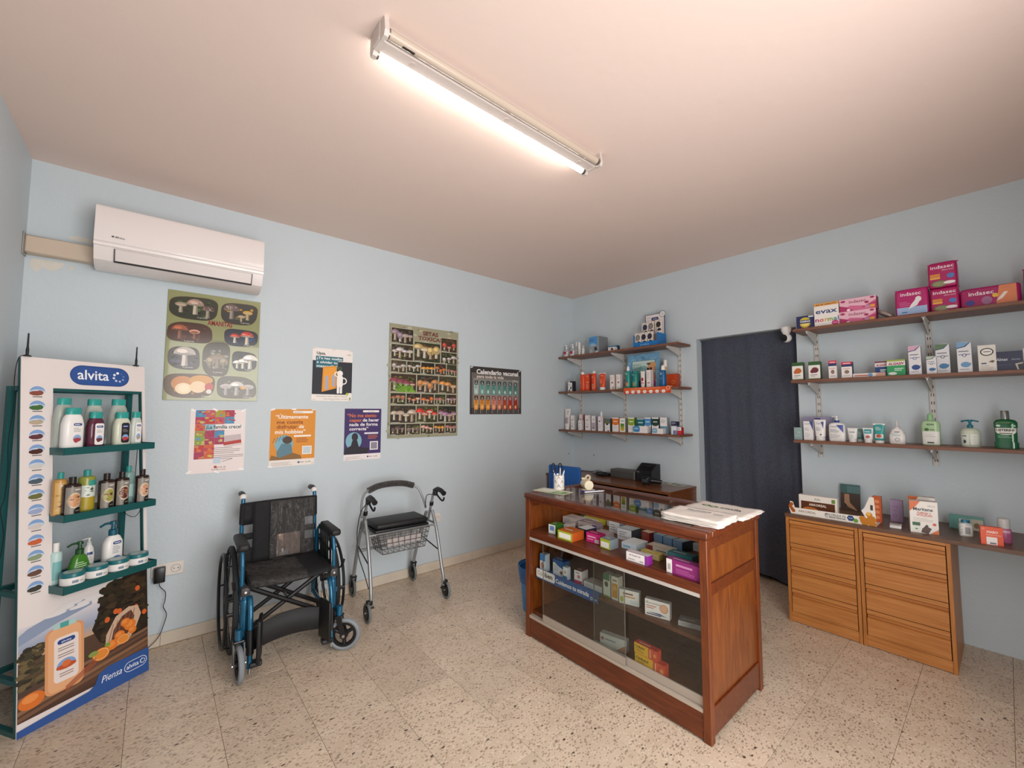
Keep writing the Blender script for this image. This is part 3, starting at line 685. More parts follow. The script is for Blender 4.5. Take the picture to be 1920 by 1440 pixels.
co = ob('calf_strap', cs, M('#2b2b2d', .7), wc, smooth=1.2); so = co.modifiers.new('thickness', 'SOLIDIFY'); so.thickness = .005

# ------------------------------------------------------------------ rollator (walking frame)
ro = thing('walking_frame', 'grey four-wheeled walking frame with black seat and wire basket', 'walker', (-2.275, -.30, 0), math.radians(-2))
SIL = M('#9a9d9e', .35, .5); TYRE = M('#6f7474', .6)
def small_wheel(cx, cy, r, steer=0):
    k = MB().torus((cx, cy, r), r-.022, .008, 'x', 24, 6).cyl((cx-.011, cy, r), (cx+.011, cy, r), r-.024, 20); k.rot(steer, 'Z', (cx, cy, 0))
    w_ = ob('wheel', k, BLACK, ro); t = MB().torus((cx, cy, r), r-.0095, .0095, 'x', 28, 8); t.rot(steer, 'Z', (cx, cy, 0)); ob('tyre', t, TYRE, w_)
    h = MB().cyl((cx-.016, cy, r), (cx+.016, cy, r), .006, 8); h.rot(steer, 'Z', (cx, cy, 0)); ob('axle', h, STEEL, w_); return w_
for s in (-1, 1):
    # rear-of-picture legs stand by the wall, near legs carry the handles
    ob('leg', MB().curve([(s*.262, -.225, .10), (s*.262, -.222, .16), (s*.258, -.195, .25), (s*.255, -.13, .46), (s*.252, -.06, .60)], .0115, 10), SIL, ro)
    ob('leg', MB().curve([(s*.235, .205, .13), (s*.235, .19, .20), (s*.240, .10, .42), (s*.245, .02, .575)], .0125, 10), SIL, ro)
    hb = ob('handle_tube', MB().curve([(s*.25, .0, .52), (s*.25, -.045, .64), (s*.25, -.075, .72), (s*.25, -.10, .752), (s*.252, -.135, .765)], .0095, 10), SIL, ro)
    ob('height_clamp', MB().cyl((s*.25, -.048, .635), (s*.25, -.056, .66), .0145, 12), BLACK, hb)
    gr = ob('hand_grip', MB().tube([(s*.252, -.105, .758), (s*.253, -.14, .768), (s*.254, -.19, .764), (s*.254, -.235, .748)], [.014, .0175, .0165, .018], 12), BLACK, ro)
    ob('brake_lever', MB().curve([(s*.253, -.115, .735), (s*.253, -.15, .715), (s*.254, -.20, .695), (s*.254, -.225, .70), (s*.254, -.235, .72)], .0065, 8), BLACK, gr)
    ob('brake_housing', MB().cbox(s*.252-.014, s*.252+.014, -.125, -.085, .715, .765, .008, 2), BLACK, gr)
    cb = [(s*.262, -.10, .72), (s*.285, -.06, .66), (s*.292, -.02, .52), (s*.288, -.04, .38), (s*.28, -.14, .28), (s*.272, -.205, .20)]
    if s < 0: ob('brake_cable', MB().curve(cb, .003, 6), BLACK, ro)
    else: ob('brake_cable', MB().curve([(s*.25, -.09, .72), (s*.235, .0, .70), (s*.24, .03, .60)], .003, 6), BLACK, ro)
    ob('strut', MB().cyl((s*.258, -.165, .33), (s*.238, .115, .385), .0045, 8), BLACK, ro)
    ob('side_bar', MB().cyl((s*.252, -.105, .515), (s*.244, .05, .515), .008, 8), SIL, ro)
    small_wheel(s*.262+s*.022, -.225, .062)
    ob('wheel_bracket', MB().cbox(s*.273-.018, s*.273+.018, -.243, -.207, .105, .135, .006, 2), BLACK, ro)
    ob('leg_bolt', MB().cyl((s*.262-.02, -.224, .085), (s*.262+.02, -.224, .085), .007, 8), BLACK, ro)
    small_wheel(s*.235, .222, .065)
    fk = MB().prism([(.195, .15), (.225, .15), (.23, .065), (.212, .065)], 'x', s*.235-.019, s*.235-.014).prism([(.195, .15), (.225, .15), (.23, .065), (.212, .065)], 'x', s*.235+.014, s*.235+.019).box(s*.235-.019, s*.235+.019, .19, .228, .138, .152)
    ob('wheel_fork', fk, BLACK, ro, smooth=0)
ob('cross_bar', MB().cyl((-.238, .135, .345), (.238, .135, .345), .011, 10), SIL, ro)
ob('cross_bar', MB().cyl((-.252, -.108, .505), (.252, -.108, .505), .008, 10), SIL, ro)
ob('seat', MB().cbox(-.195, .195, -.115, .115, .53, .572, .02, 4), M('#141415', .5), ro)
ob('seat_frame', MB().cbox(-.2, .2, -.112, .112, .512, .53, .006, 2), BLACK, ro)
ob('backrest_bar', MB().curve([(-.246, .03, .60), (-.235, .075, .68), (-.20, .105, .755), (-.1, .125, .79), (0, .13, .797), (.1, .125, .79), (.20, .105, .755), (.235, .075, .68), (.246, .03, .60)], .0085, 10), SIL, ro)
ob('backrest_pad', MB().curve([(-.175, .108, .768), (-.1, .122, .79), (0, .128, .797), (.1, .122, .79), (.175, .108, .768)], .023, 12), film('wrapped_pad', '#57524f', 1, .22, 60), ro)
# wire basket under the seat, wrapped in clear film
wb = MB()
def bpt(x, y, z): return (x*(.8+.2*z), y, .375+z*.13)
for z in (0, .25, .5, .75, 1):
    k = .82+.18*z; wb.tube([(-.19*k, -.14, .375+.13*z), (.19*k, -.14, .375+.13*z), (.19*k, .03, .375+.13*z), (-.19*k, .03, .375+.13*z)], .0024, 4, True)
for i in range(9):
    u = -1+2*i/8
    for y in (-.14, .03): wb.tube([(u*.19*.82, y, .375), (u*.19, y, .505)], .0021, 4)
    wb.tube([(u*.19*.82, -.14, .375), (u*.19*.82, .03, .375)], .0021, 4)
for i in range(1, 4):
    y = -.14+.17*i/4
    for s in (-1, 1): wb.tube([(s*.19*.82, y, .375), (s*.19, y, .505)], .0021, 4)
bs = ob('basket', wb, M('#3c3a39', .4, .5), ro)
ob('basket_wrap', MB().loft([(.37, .162, .088, 8, 0, -.055), (.51, .198, .09, 8, 0, -.055)], 32), FILMC, bs)
ob('packed_leaflet', MB().cbox(-.12, .13, -.125, -.115, .415, .47, .002), M('#cfc3c1', .5), bs, smooth=0)
# ------------------------------------------------------------------ posters on the back wall
rp = random.Random(3)
def mush(p, cx, cy, s, cap, stem, kind=0, dots=None):
    # a little printed mushroom: stem, cap, gills or spots
    p.poly([(cx-s*.11, cy), (cx+s*.13, cy), (cx+s*.085, cy+s*.6), (cx-s*.085, cy+s*.6)], stem)
    if kind == 0: p.ell(cx, cy+s*.55, s*.42, s*.36, cap, 14, 0, PI)
    elif kind == 1: p.ell(cx, cy+s*.62, s*.36, s*.17, cap, 14); p.ell(cx, cy+s*.58, s*.28, s*.09, stem, 12)
    else: p.ell(cx, cy+s*.55, s*.3, s*.3, cap, 14)
    hi = '#%02x%02x%02x' % tuple(min(255, int(int(cap[k:k+2], 16)*1.22+8)) for k in (1, 3, 5)); lo = '#%02x%02x%02x' % tuple(int(int(stem[k:k+2], 16)*.72) for k in (1, 3, 5))
    p.poly([(cx+s*.03, cy), (cx+s*.13, cy), (cx+s*.085, cy+s*.52), (cx+s*.035, cy+s*.52)], lo)
    if kind == 0: p.ell(cx-s*.1, cy+s*.7, s*.2, s*.1, hi, 10); p.ell(cx, cy+s*.56, s*.38, s*.05, lo, 12)
    elif kind == 2: p.ell(cx-s*.06, cy+s*.64, s*.16, s*.14, hi, 10)
    if dots:
        q = random.Random(int(cx*1e4)); 
        for _ in range(9): p.ell(cx+q.uniform(-.26, .26)*s, cy+s*(.6+q.uniform(0, .16)), s*.03, s*.022, dots, 6)
def blob(p, cx, cy, rx, ry, col, seed, e=3.2, n=36):
    q = random.Random(seed); ph = [q.uniform(0, 6.28) for _ in range(3)]; pts = []
    for i in range(n):
        a = 2*PI*i/n; c, d = math.cos(a), math.sin(a); k = 1+.05*math.sin(2*a+ph[0])+.035*math.sin(3*a+ph[1])
        pts.append((cx+rx*k*math.copysign(abs(c)**(2/e), c), cy+ry*k*math.copysign(abs(d)**(2/e), d)))
    p.poly(pts, col)
def leaves(p, x0, x1, y0, y1, n, cols, s, seed):
    q = random.Random(seed)
    for _ in range(n): p.ell(q.uniform(x0, x1), q.uniform(y0, y1), s*q.uniform(.5, 1.3), s*q.uniform(.3, .8), q.choice(cols), 7)
def board_poster(name, label, x0, x1, z0, z1, th, col, rx=0, rough=.3):
    t = thing(name, label, 'poster', ((x0+x1)/2, -.0006, z0)); w_, h = x1-x0, z1-z0
    ob('board' if th > .003 else 'sheet', MB().cbox(-w_/2, w_/2, -th, 0, 0, h, min(.001, th/3)), M(col, rough, coat=.5 if th > .003 else 0), t, smooth=0)
    return t, w_, h, Print(F_front(2*th))
def tapes(t, w_, h, th, spots, seed=0):
    q = random.Random(seed)
    for x, z in spots:
        k = MB().box(-.014, .014, -th-.0009, -th-.0003, -.006, .006); k.rot(q.uniform(-.6, .6), 'Y'); ob('adhesive_tape', k, M('#f4f2ee', .15, alpha=.75), t, (x, 0, z), smooth=0)

# amanita board
t, w_, h, p = board_poster('mushroom_poster', 'olive green mushroom poster board with rounded photo shapes', -3.622, -3.143, 1.409, 2.071, .006, '#8d8f5e', rough=.2)
ph = [(-.110, .566, .112, .070, '#33372a'), (.124, .566, .098, .066, '#3b3b37'), (-.125, .412, .102, .062, '#4d2f20'), (.137, .410, .086, .056, '#2e3240'),
      (-.147, .255, .077, .064, '#4b4640'), (.012, .262, .072, .098, '#514a39'), (.160, .258, .064, .064, '#2c2e22'), (-.114, .090, .114, .074, '#5a4022'), (.124, .084, .102, .068, '#5b5748')]
lv = {0: ['#4b6a35', '#3a5a2a', '#222a18'], 1: ['#5f5f4b', '#403c33', '#b28a2a'], 2: ['#6b3d26', '#4b2a1c'], 3: ['#2f4a7a', '#3a3330'], 4: ['#2a2927', '#5a5668'], 5: ['#6f6b52', '#8d9184', '#33301f'], 6: ['#3c4a2a', '#20241a'], 7: ['#a86f22', '#3a2614', '#c08a3a'], 8: ['#8a7f63', '#4a4c46', '#6d6f6c']}
for i, (cx, cy, rx, ry, c) in enumerate(ph):
    blob(p, cx, cy, rx*1.03, ry*1.05, '#4c3423', i+1); blob(p, cx, cy, rx, ry, c, i+1)
    leaves(p, cx-rx*.75, cx+rx*.75, cy-ry*.7, cy+ry*.6, 22, lv[i], .012, i)
def mg(i, items):
    cx, cy, rx, ry, c = ph[i]
    for dx, dy, s_, cap, stem, kd, dots in items: mush(p, cx+dx*rx, cy+dy*ry, s_*ry, cap, stem, kd, dots)
mg(0, [(-.6, -.5, 1.15, '#a08a78', '#b9a894', 1, None), (.02, -.55, 1.5, '#a38676', '#c8bba8', 0, '#e0d0c0'), (.58, -.75, 1.25, '#54403a', '#a89a88', 0, '#c8b8a8')])
mg(1, [(-.45, -.6, 1.6, '#6b5a55', '#9a8d86', 0, '#d8ccc4'), (.45, -.55, 1.2, '#c99a2e', '#b9a68a', 1, None), (.1, -.75, .8, '#b5a08a', '#b9a68a', 1, None)])
mg(2, [(-.5, -.65, 1.5, '#a0573a', '#8d5f48', 0, None), (.2, -.6, 1.2, '#e0a184', '#8a5a45', 1, None)])
mg(3, [(-.4, -.65, 1.2, '#b3332e', '#d8cab9', 0, '#e4b5a5'), (.38, -.75, 1.7, '#b03a2e', '#d6c9b6', 0, '#ead3c0')])
mg(4, [(0, -.75, 2.0, '#b8ada3', '#d6cdc2', 0, None)])
mg(5, [(-.42, -.62, .85, '#8b7d66', '#776a59', 2, None), (.08, -.6, 1.15, '#877258', '#8f8070', 1, None), (.52, -.6, .8, '#857a60', '#7a6e5c', 2, None)])
mg(6, [(-.6, -.75, .9, '#d9d2c4', '#cfc9bb', 0, None), (-.12, -.75, 1.1, '#d9d2c4', '#cfc9bb', 0, None), (.5, -.75, 1.6, '#d9d2c4', '#cfc9bb', 0, None)])
p.ell(-.15, .10, .055, .046, '#c07a2e'); p.ell(-.06, .125, .058, .03, '#c98d35'); p.ell(-.145, .07, .040, .034, '#ead2a6'); p.ell(-.075, .082, .040, .036, '#e6c79c'); p.ell(-.145, .07, .026, .022, '#f0dcb8'); p.ell(-.02, .085, .022, .024, '#b5392a'); p.ell(-.02, .055, .014, .014, '#d8cfc4')
mg(8, [(-.55, -.7, 1.3, '#b9b2ae', '#a39c97', 1, None), (.0, -.72, 1.45, '#c4bdb6', '#b0a9a2', 0, None), (.62, -.7, 1.3, '#b9b2ae', '#a39c97', 1, None)])
p.ell(.158, .085, .014, .010, '#d9961e')
p.text('AMANITAS', .022, .472, .030, '#8a2626', 'c', fit=.13, bold=.03).text('La muerte blanca', .02, .372, .009, '#4a4030', 'c', fit=.07)
for x, y in ((-.07, .508), (.155, .506), (-.13, .357), (.18, .360), (-.13, .197), (.02, .175), (.19, .201), (-.03, .024), (.185, .022)): p.text('A. gemmata', x, y, .007, '#e8e4da', 'c', fit=.05, shear=.2)
p.build('picture_print', t, GLOSSY)

# toxic mushroom board
t, w_, h, p = board_poster('mushroom_poster', 'tall poster board with a grid of mushroom photos', -2.232, -1.572, 1.126, 2.060, .006, '#9d9a80', rough=.35)
leaves(p, -.325, .325, .003, .93, 260, ['#a3a58b', '#8c8c72', '#b3b09a', '#7c8068', '#b6a98a'], .022, 5)
p.text('SETAS', .045, .868, .034, '#6e2a24', 'c', fit=.15, bold=.03).text('TOXICAS', .045, .825, .032, '#6e2a24', 'c', fit=.235, bold=.03)
cells = []
def row(y, hh, xs): cells.extend((xs[i]+.004, y, xs[i+1]-xs[i]-.008, hh) for i in range(len(xs)-1))
row(.775, .125, [-.315, -.115]); row(.64, .125, [-.315, -.115]); cells.append((-.107, .64, .248, .165)); row(.745, .12, [.148, .318]); row(.635, .104, [.148, .318])
row(.535, .098, [-.315, -.175, -.045, .09, .207, .318]); row(.375, .15, [-.315, -.082, .13, .318]); row(.275, .09, [-.315, -.175, -.04, .09, .205, .318])
row(.122, .142, [-.315, -.082, .125, .318]); row(.025, .088, [-.315, -.175, -.04, .085, .20, .318])
pal = ['#29251f', '#3a2f27', '#313a25', '#402f24', '#35322b', '#45402f', '#2c3026']
caps = ['#8d7a8a', '#b9b0b4', '#b9a06a', '#b5463e', '#b0aaa4', '#a5a19a', '#a8a49c', '#d08a2c', '#b8652a', '#9a5a58', '#7a3a44', '#b07a4a', '#c98848', '#9a5a40', '#c0663a', '#c8622f', '#a0605a', '#8a7078', '#b0a090', '#c8352e', '#9a6a90', '#5a4a4a', '#70605a', '#d09a90', '#c88a3a', '#a86a66']
for i, (x, y, a, b) in enumerate(cells):
    p.rect(x-.003, y-.003, a+.006, b+.006, '#c9c5ac'); p.rect(x, y, a, b, pal[i % 7])
    leaves(p, x+.012, x+a-.012, y+.008, y+b-.012, int(a*b*2600), [['#4a4a2a', '#55402c', '#3a2a20', '#6a5436'], ['#5f6a2f', '#4b3a25', '#6f7a3a', '#2f2a1c'], ['#5a4535', '#2c2722', '#6a5a48', '#7a4a30']][i % 3], .010, i)
    n = 4 if a > .18 else 3; q = random.Random(i); cp = caps[i % len(caps)]
    for k in range(n):
        sz = min(b*q.uniform(.5, .95), a*.5); mush(p, x+a*(k+.65)/(n+.3), y+b*q.uniform(.02, .25), sz, cp, q.choice(['#cfc3ae', '#b9a78f', '#d8cfc0', '#c9b29a']), q.choice([0, 0, 1, 2]), '#e2d2c2' if q.random() < .25 else None)
    p.rect(x+.006, y+.003, a*.35, .003, '#d8d4c8')
p.rect(-.255, .376, .14, .05, '#6f9a34'); leaves(p, -.28, -.1, .38, .44, 20, ['#7fae3c', '#5d8a2c'], .014, 77)
p.build('picture_print', t, PRINT)

# vaccination calendar
t, w_, h, p = board_poster('vaccine_calendar', 'dark grey vaccination calendar poster near the corner', -1.436, -.801, 1.316, 1.766, .0015, '#3f3a37')
p.rect(-.3, .06, .6, .33, '#6a645f'); p.rect(-.28, .09, .56, .25, '#8a8681')
for i in range(26): p.rect(-.29+i*.0225, .008, .010, .045+.02*((i*7) % 5)/5, ['#5a5552', '#8d8883', '#6f6a66'][i % 3])
p.text('Calendario vacunal', -.245, .383, .042, '#f1edea', 'l', fit=.52, bold=.03).text('para toda la vida', -.24, .345, .027, '#e9d9cf', 'l', fit=.325, bold=.02)
p.lines(.2, .337, .085, 3, .008, .003, '#c9c4bf')
for i in range(8):
    x = -.272+i*.0695
    for y, c, c2 in ((.185, ['#a9c4bd', '#6fa79b', '#5f988d', '#5a958a', '#5a958a', '#568c82', '#4f857c', '#4b8078'][i], '#26302f'), (.042, ['#e2963c', '#df8f33', '#dd8a2a', '#dd8670', '#d0705c', '#bb3f26', '#b02a22', '#aa1f1f'][i], '#2a2624')):
        p.pill(x, y, .05, .135, c, .02); p.pill(x+.004, y+.09, .042, .043, c2 if (y > .1 or i < 3) else ['#7a2a22'][0], .012)
        p.text(['0', '2', '3', '4', '5', '11', '12', '15'][i] if y > .1 else ['3', '6', '12', '14', '15', '40', '50', '+65'][i], x+.025, y+.109, .015, '#f4f0ec', 'c', bold=.02); p.rect(x+.012, y+.099, .026, .004, '#f0ece8')
        p.lines(x+.008, y+.078, .034, 3, .009, .003, '#35504a' if y > .1 else '#7a3a18', i)
        p.ell(x+.026, y+.028, .012, .018, '#bcd6cf' if y > .1 else '#f0b878', 8)
p.build('picture_print', t, PAPER); tapes(t, w_, h, .0015, ((-.30, .44), (.3, .44)), 4)

# paper notices
t, w_, h, p = board_poster('mask_notice', 'notice about a forgotten face mask with orange door drawing', -2.806, -2.520, 1.418, 1.803, .0012, '#f0e8e4', rough=.6)
p.rect(-.141, .048, .282, .245, '#23262f'); p.text('Upss,', -.115, .338, .02, '#22252c', 'l', bold=.03)
for y, s, fw in ((.304, '¿Te has vuelto', .18), (.275, 'a olvidar tu', .145), (.246, 'mascarilla?', .145)):
    p.rect(-.12, y-.006, fw+.012, .029, '#2c6e7c'); p.text(s, -.114, y, .017, '#f2f2f2', 'l', fit=fw, bold=.02)
p.text('tedb', .115, .345, .012, '#7a8a3a', 'c', fit=.03)
p.poly([(-.075, .065), (.028, .095), (.028, .262), (-.07, .248)], '#e2932c'); p.poly([(-.066, .078), (.02, .103), (.02, .252), (-.062, .24)], '#eb9f35')
p.pill(-.052, .08, .022, .105, '#a7abc0', .010); p.pill(-.004, .105, .022, .09, '#a7abc0', .010)
p.pill(.032, .055, .017, .09, '#f4efec'); p.pill(.053, .055, .017, .09, '#f4efec'); p.pill(.03, .105, .044, .085, '#f4efec', .014); p.ell(.052, .206, .021, .022, '#f4efec'); p.ring(.078, .15, .018, .026, '#f4efec'); p.ring(.03, .2, .012, .019, '#f4efec'); p.ring(.052, .243, .008, .011, '#5d8a3a')
p.rect(-.141, 0, .282, .048, '#f0e9e2'); p.text('Gracia, llamada medica, obligatoria mascarilla', 0, .03, .009, '#6a5a4a', 'c', fit=.22).text('como mascarilla, ayudanos a protegerte', .03, .012, .008, '#6a5a4a', 'c', fit=.18)
p.ell(.108, .053, .010, .010, '#b5c23a'); p.rect(.118, .004, .022, .058, '#efeee6'); p.rect(.124, .008, .010, .02, '#7d8a3a')
p.build('picture_print', t, PAPER); tapes(t, w_, h, .0012, ((-.135, .383), (0, .385), (.13, .382), (-.13, .005), (0, .002), (.13, .004)), 1)

t, w_, h, p = board_poster('family_notice', 'white family notice with coloured photo mosaic', -3.487, -3.200, .962, 1.352, .0012, '#efe2df', rough=.6)
q = random.Random(9)
for i in range(7):
    n = [4, 4, 3, 3, 4, 2, 2][i]
    for k in range(n):
        p.rect(-.118+k*.05, .345-i*.043, .0495, .0425, q.choice(['#c2403a', '#d0603a', '#a83a5a', '#5a8ab0', '#a8a03a', '#c05a6a', '#8aa04a', '#4a90b8']))
        leaves(p, -.115+k*.05, -.072+k*.05, .35-i*.043, .383-i*.043, 4, ['#d8784a', '#b8405a', '#6a9aba', '#cabb6a'], .011, i*9+k)
p.rect(-.068, .263, .2, .036, '#f1ece8'); p.rect(-.068, .263, .05, .036, '#9cc6d0'); p.text('¡La familia crece!', -.064, .272, .022, '#2c3a44', 'l', fit=.185, bold=.02)
p.poly([(.03, .165), (.125, .178), (.12, .235), (.034, .225)], '#c9b9bb'); p.poly([(.03, .165), (.125, .178), (.123, .2), (.031, .186)], '#b8403a'); p.line(.034, .158, .128, .17, .004, '#b8aeb0')
p.lines(-.02, .15, .15, 4, .011, .003, '#8a8286', 1); p.lines(-.02, .103, .16, 3, .011, .003, '#8a8286', 2); p.rect(-.02, .055, .038, .036, '#c5d2e0'); p.line(.025, .065, .08, .08, .003, '#8a8286')
p.ell(-.008, .034, .008, .008, '#b5403a'); p.text('Junta de', .022, .028, .01, '#8a4a42', 'c', fit=.05).text('Castilla y Leon', .01, .014, .01, '#8a4a42', 'c', fit=.075)
p.build('picture_print', t, PAPER); tapes(t, w_, h, .0012, ((-.13, .387), (-.02, .39), (.13, .386), (-.14, .012), (0, .004), (.13, .01)), 2)

t, w_, h, p = board_poster('hobbies_notice', 'orange notice with a quotation about hobbies', -3.058, -2.772, .967, 1.358, .0012, '#efe5de', rough=.6)
p.rect(-.142, .045, .284, .345, '#dd8f2a'); p.pill(-.005, .362, .13, .016, '#f1ece6'); p.text('#socialdance', .03, .366, .008, '#4a3a7a', 'c', fit=.055)
for y, a, b in ((.325, '“Últimamente', ''), (.290, '', 'me cuesta'), (.258, '', 'disfrutar'), (.222, 'mis hobbies”', '')):
    if a: p.text(a, -.112, y, .026, '#f6efe6', 'l', fit=.205 if y > .3 else .19, bold=.02)
    if b: p.text(b, -.104, y, .024, '#8a3a1c', 'l', fit=.165 if y > .27 else .13, bold=.02)
p.text('de', .035, .258, .024, '#f6efe6', 'l', bold=.02)
p.ell(-.055, .15, .057, .062, '#7fb0c0', 28); p.ell(-.035, .178, .03, .026, '#4a3a30'); p.poly([(-.095, .05), (-.1, .1), (-.07, .155), (-.01, .15), (.0, .09), (.0, .05)], '#5c8190'); p.poly([(-.14, .045), (-.13, .08), (-.08, .06), (.0, .09), (.05, .07), (.06, .045)], '#8a6230')
for i in range(5): p.line(-.125+i*.018, .16+i*.006, -.112+i*.018, .195+i*.005, .003, '#5a4a3a')
p.rect(.005, .198, .11, .012, '#f6efe6'); p.lines(.02, .185, .095, 3, .012, .004, '#8a3a1c', 3); p.rect(.06, .075, .062, .058, '#f0ebe4'); p.rect(.066, .081, .05, .046, '#c6d2d8')
p.lines(-.13, .025, .17, 3, .008, .0025, '#b5aca6', 4); p.ell(.04, .022, .007, .007, '#4a5a6a'); p.text('tedb', .1, .017, .012, '#8a8a3a', 'c', fit=.035); p.rect(.05, .02, .022, .004, '#6a7078')
p.build('picture_print', t, PAPER); tapes(t, w_, h, .0012, ((-.13, .388), (0, .39), (.13, .388), (-.135, .004), (.135, .01)), 3)

t, w_, h, p = board_poster('confidence_notice', 'purple notice with a quotation and a seated silhouette', -2.569, -2.284, .973, 1.364, .0012, '#efe6e6', rough=.6)
p.rect(-.142, .045, .284, .345, '#3d2a63'); p.pill(-.005, .362, .13, .016, '#f1ece6'); p.text('autoestima', .06, .366, .008, '#4a3a7a', 'c', fit=.05)
p.text('“No me siento', -.122, .325, .026, '#d8733a', 'l', fit=.225, bold=.02).text('capaz', -.105, .291, .024, '#d8733a', 'l', fit=.09, bold=.02).text('de hacer', -.005, .291, .024, '#f2eef0', 'l', fit=.13, bold=.02).text('nada de forma', -.105, .258, .024, '#f2eef0', 'l', fit=.22, bold=.02).text('correcta”', -.105, .225, .024, '#f2eef0', 'l', fit=.145, bold=.02)
p.ell(-.07, .145, .06, .066, '#7fb0c0', 28); p.ell(-.062, .175, .024, .03, '#2a2430'); p.poly([(-.14, .046), (-.13, .09), (-.09, .11), (-.08, .15), (-.045, .15), (-.03, .1), (.05, .085), (.04, .046)], '#241f2c')
p.rect(.01, .195, .11, .012, '#e8e4ee'); p.lines(.04, .182, .08, 3, .012, .004, '#d8733a', 6); p.rect(.055, .072, .065, .065, '#f1edee'); p.rect(.062, .079, .051, .051, '#8d8896')
p.lines(-.13, .025, .16, 3, .008, .0025, '#b5aca6', 4); p.ell(.04, .022, .007, .007, '#4a5a6a'); p.text('tedb', .1, .017, .012, '#8a8a3a', 'c', fit=.035); p.rect(.05, .02, .022, .004, '#6a7078')
p.build('picture_print', t, PAPER); tapes(t, w_, h, .0012, ((0, .003), (-.12, .002)), 5)

# ------------------------------------------------------------------ cosmetics floor stand
AN = math.radians(33.385)
sd = thing('cosmetics_stand', 'tall white cosmetics display stand with teal trays in the corner', 'display stand', (-4.027, -.524, 0), AN)
TEAL = M('#1e5a5a', .35, .2); K = math.atan(.1)
def tilt(mb): mb.rot(-K, 'X'); return mb
PW, PH = .488, 1.595
# front board with the tray window cut out (s .107-.474, t .555-1.457)
pb = MB()
for a, b, c, d in ((0, .107, 0, PH), (.474, PW, 0, PH), (.107, .474, 0, .555), (.107, .474, 1.457, PH)): pb.box(a, b, 0, .004, c, d)
ob('front_board', tilt(pb), M('#e4dbd8', .45), sd, smooth=0)
fb = MB()
for a, b, c, d in ((.0, .018, 0.02, PH-.004), (.47, .486, 0.02, PH-.004), (.018, .47, 1.445, 1.465), (.018, .47, PH-.025, PH-.004), (.018, .47, .53, .55), (.018, .47, .02, .045)): fb.box(a, b, .0045, .022, c, d)
ob('front_frame', tilt(fb), TEAL, sd, smooth=0)
ob('rear_frame', MB().box(-.004, .02, .215, .24, 0, 1.455).box(.452, .474, .215, .24, 0, 1.455).box(.02, .452, .217, .238, 1.43, 1.455).box(.02, .452, .217, .238, .55, .575).box(.02, .452, .217, .238, .2, .22), TEAL, sd, smooth=0)
for s_ in (0, .452):
    for y0, z0 in ((.155, 1.435), (.07, .55), (.03, .2), (.01, 0)): ob('side_bar', MB().box(s_, s_+.02, y0, .216, z0, z0+.02), TEAL, sd, smooth=0)
def tray(z, y0, y1, name='tray'):
    # flat tray with a front lip and a chamfered near corner
    o = ob(name, MB().prism([(.098, y1), (.098, y0+.01), (.103, y0), (.468, y0), (.468, y1)], 'z', z-.008, z), TEAL, sd, smooth=0)
    ob('tray_lip', MB().box(.098, .468, y0-.0025, y0, z-.028, z+.005).box(.0955, .098, y0, min(y1, .1*z), z-.028, z+.005).box(.468, .4705, y0, min(y1, .1*z), z-.028, z+.005), TEAL, o, smooth=0)
T1, T2, T3 = 1.172, .875, .566
tray(T1, .02, .213); tray(T2, -.012, .213); tray(T3, -.042, .213)
# printed face
ca, sa = math.cos(K), math.sin(K)
p = Print(lambda x, y, l: (x, -l*ca+y*sa, y*ca+l*sa))
p.pill(.167, 1.478, .246, .098, '#27478a'); p.pill(.172, 1.484, .236, .086, '#2c5296')
def swirl(p, cx, cy, r, a, cols): 
    for i in range(8): t = 2*PI*i/8+1.8; p.ell(cx+r*math.cos(t), cy+r*math.sin(t), a*(1.1-.05*i), a*(1.1-.05*i), cols[i], 10)
p.text('alvita', .196, 1.507, .048, '#f4f4f6', 'l', fit=.127, bold=.012); swirl(p, .366, 1.527, .022, .0058, ['#ffffff', '#eef0f6', '#dfe3ee', '#cfd5e6', '#bcc5dc', '#9aa8ca', '#7286b5', '#4f69a3'])
ic = ['#8a4a3a', '#3f6a35', '#b5a68e', '#5f2f35', '#4a241a', '#cfccc8', '#4a5a66', '#6a6b3a', '#9aa8c8', '#d0c8c4', '#c8623a', '#8a9a7a', '#6a4a3a', '#3a3a34']
for i in range(14):
    y = 1.437-i*.0657; x = .054
    p.ell(x, y, .026, .026, '#7fa2d0', 18, 0, PI); p.ell(x, y, .026, .011, '#c5d4e8', 14); p.ell(x-.004, y-.006, .024, .011, ic[i], 9); p.ell(x+.008, y-.002, .012, .010, ic[i], 7); p.rect(x-.016, y-.024, .032, .0035, '#4a4644')
# lower picture: sky, orchard, bottle, basket of oranges
def grad(y0, y1, c0, c1, n, x0=.002, x1=.486):
    a = [int(c0[i:i+2], 16) for i in (1, 3, 5)]; b = [int(c1[i:i+2], 16) for i in (1, 3, 5)]
    for i in range(n):
        t = (i+.5)/n; p.rect(x0, y0+(y1-y0)*i/n, x1-x0, (y1-y0)/n+.0002, '#%02x%02x%02x' % tuple(int(a[k]+(b[k]-a[k])*t) for k in range(3)))
grad(.33, .43, '#8f9db5', '#d9d3d6', 10); grad(.06, .33, '#4a372f', '#5a4334', 6)
grad(.29, .34, '#c8a080', '#9aa3b4', 5)
p.poly([(.25, .47), (.10, .44), (.03, .42), (.002, .40), (.002, .36), (.12, .40), (.25, .43)], '#8a99b2')
for i in range(7): p.ell(.12+i*.028, .44+.012*(i % 3), .04, .008, '#e4dedd', 10)
leaves(p, .008, .11, .18, .335, 90, ['#3f3a2a', '#54492f', '#2e2a20', '#6a5c3c'], .016, 21)
p.poly([(.486, .53), (.40, .52), (.31, .475), (.285, .43), (.27, .36), (.25, .31), (.28, .24), (.486, .20)], '#2a2018')
leaves(p, .275, .475, .23, .50, 190, ['#33281c', '#1f1812', '#453622', '#2c2a1a', '#3a2f1e'], .018, 22)
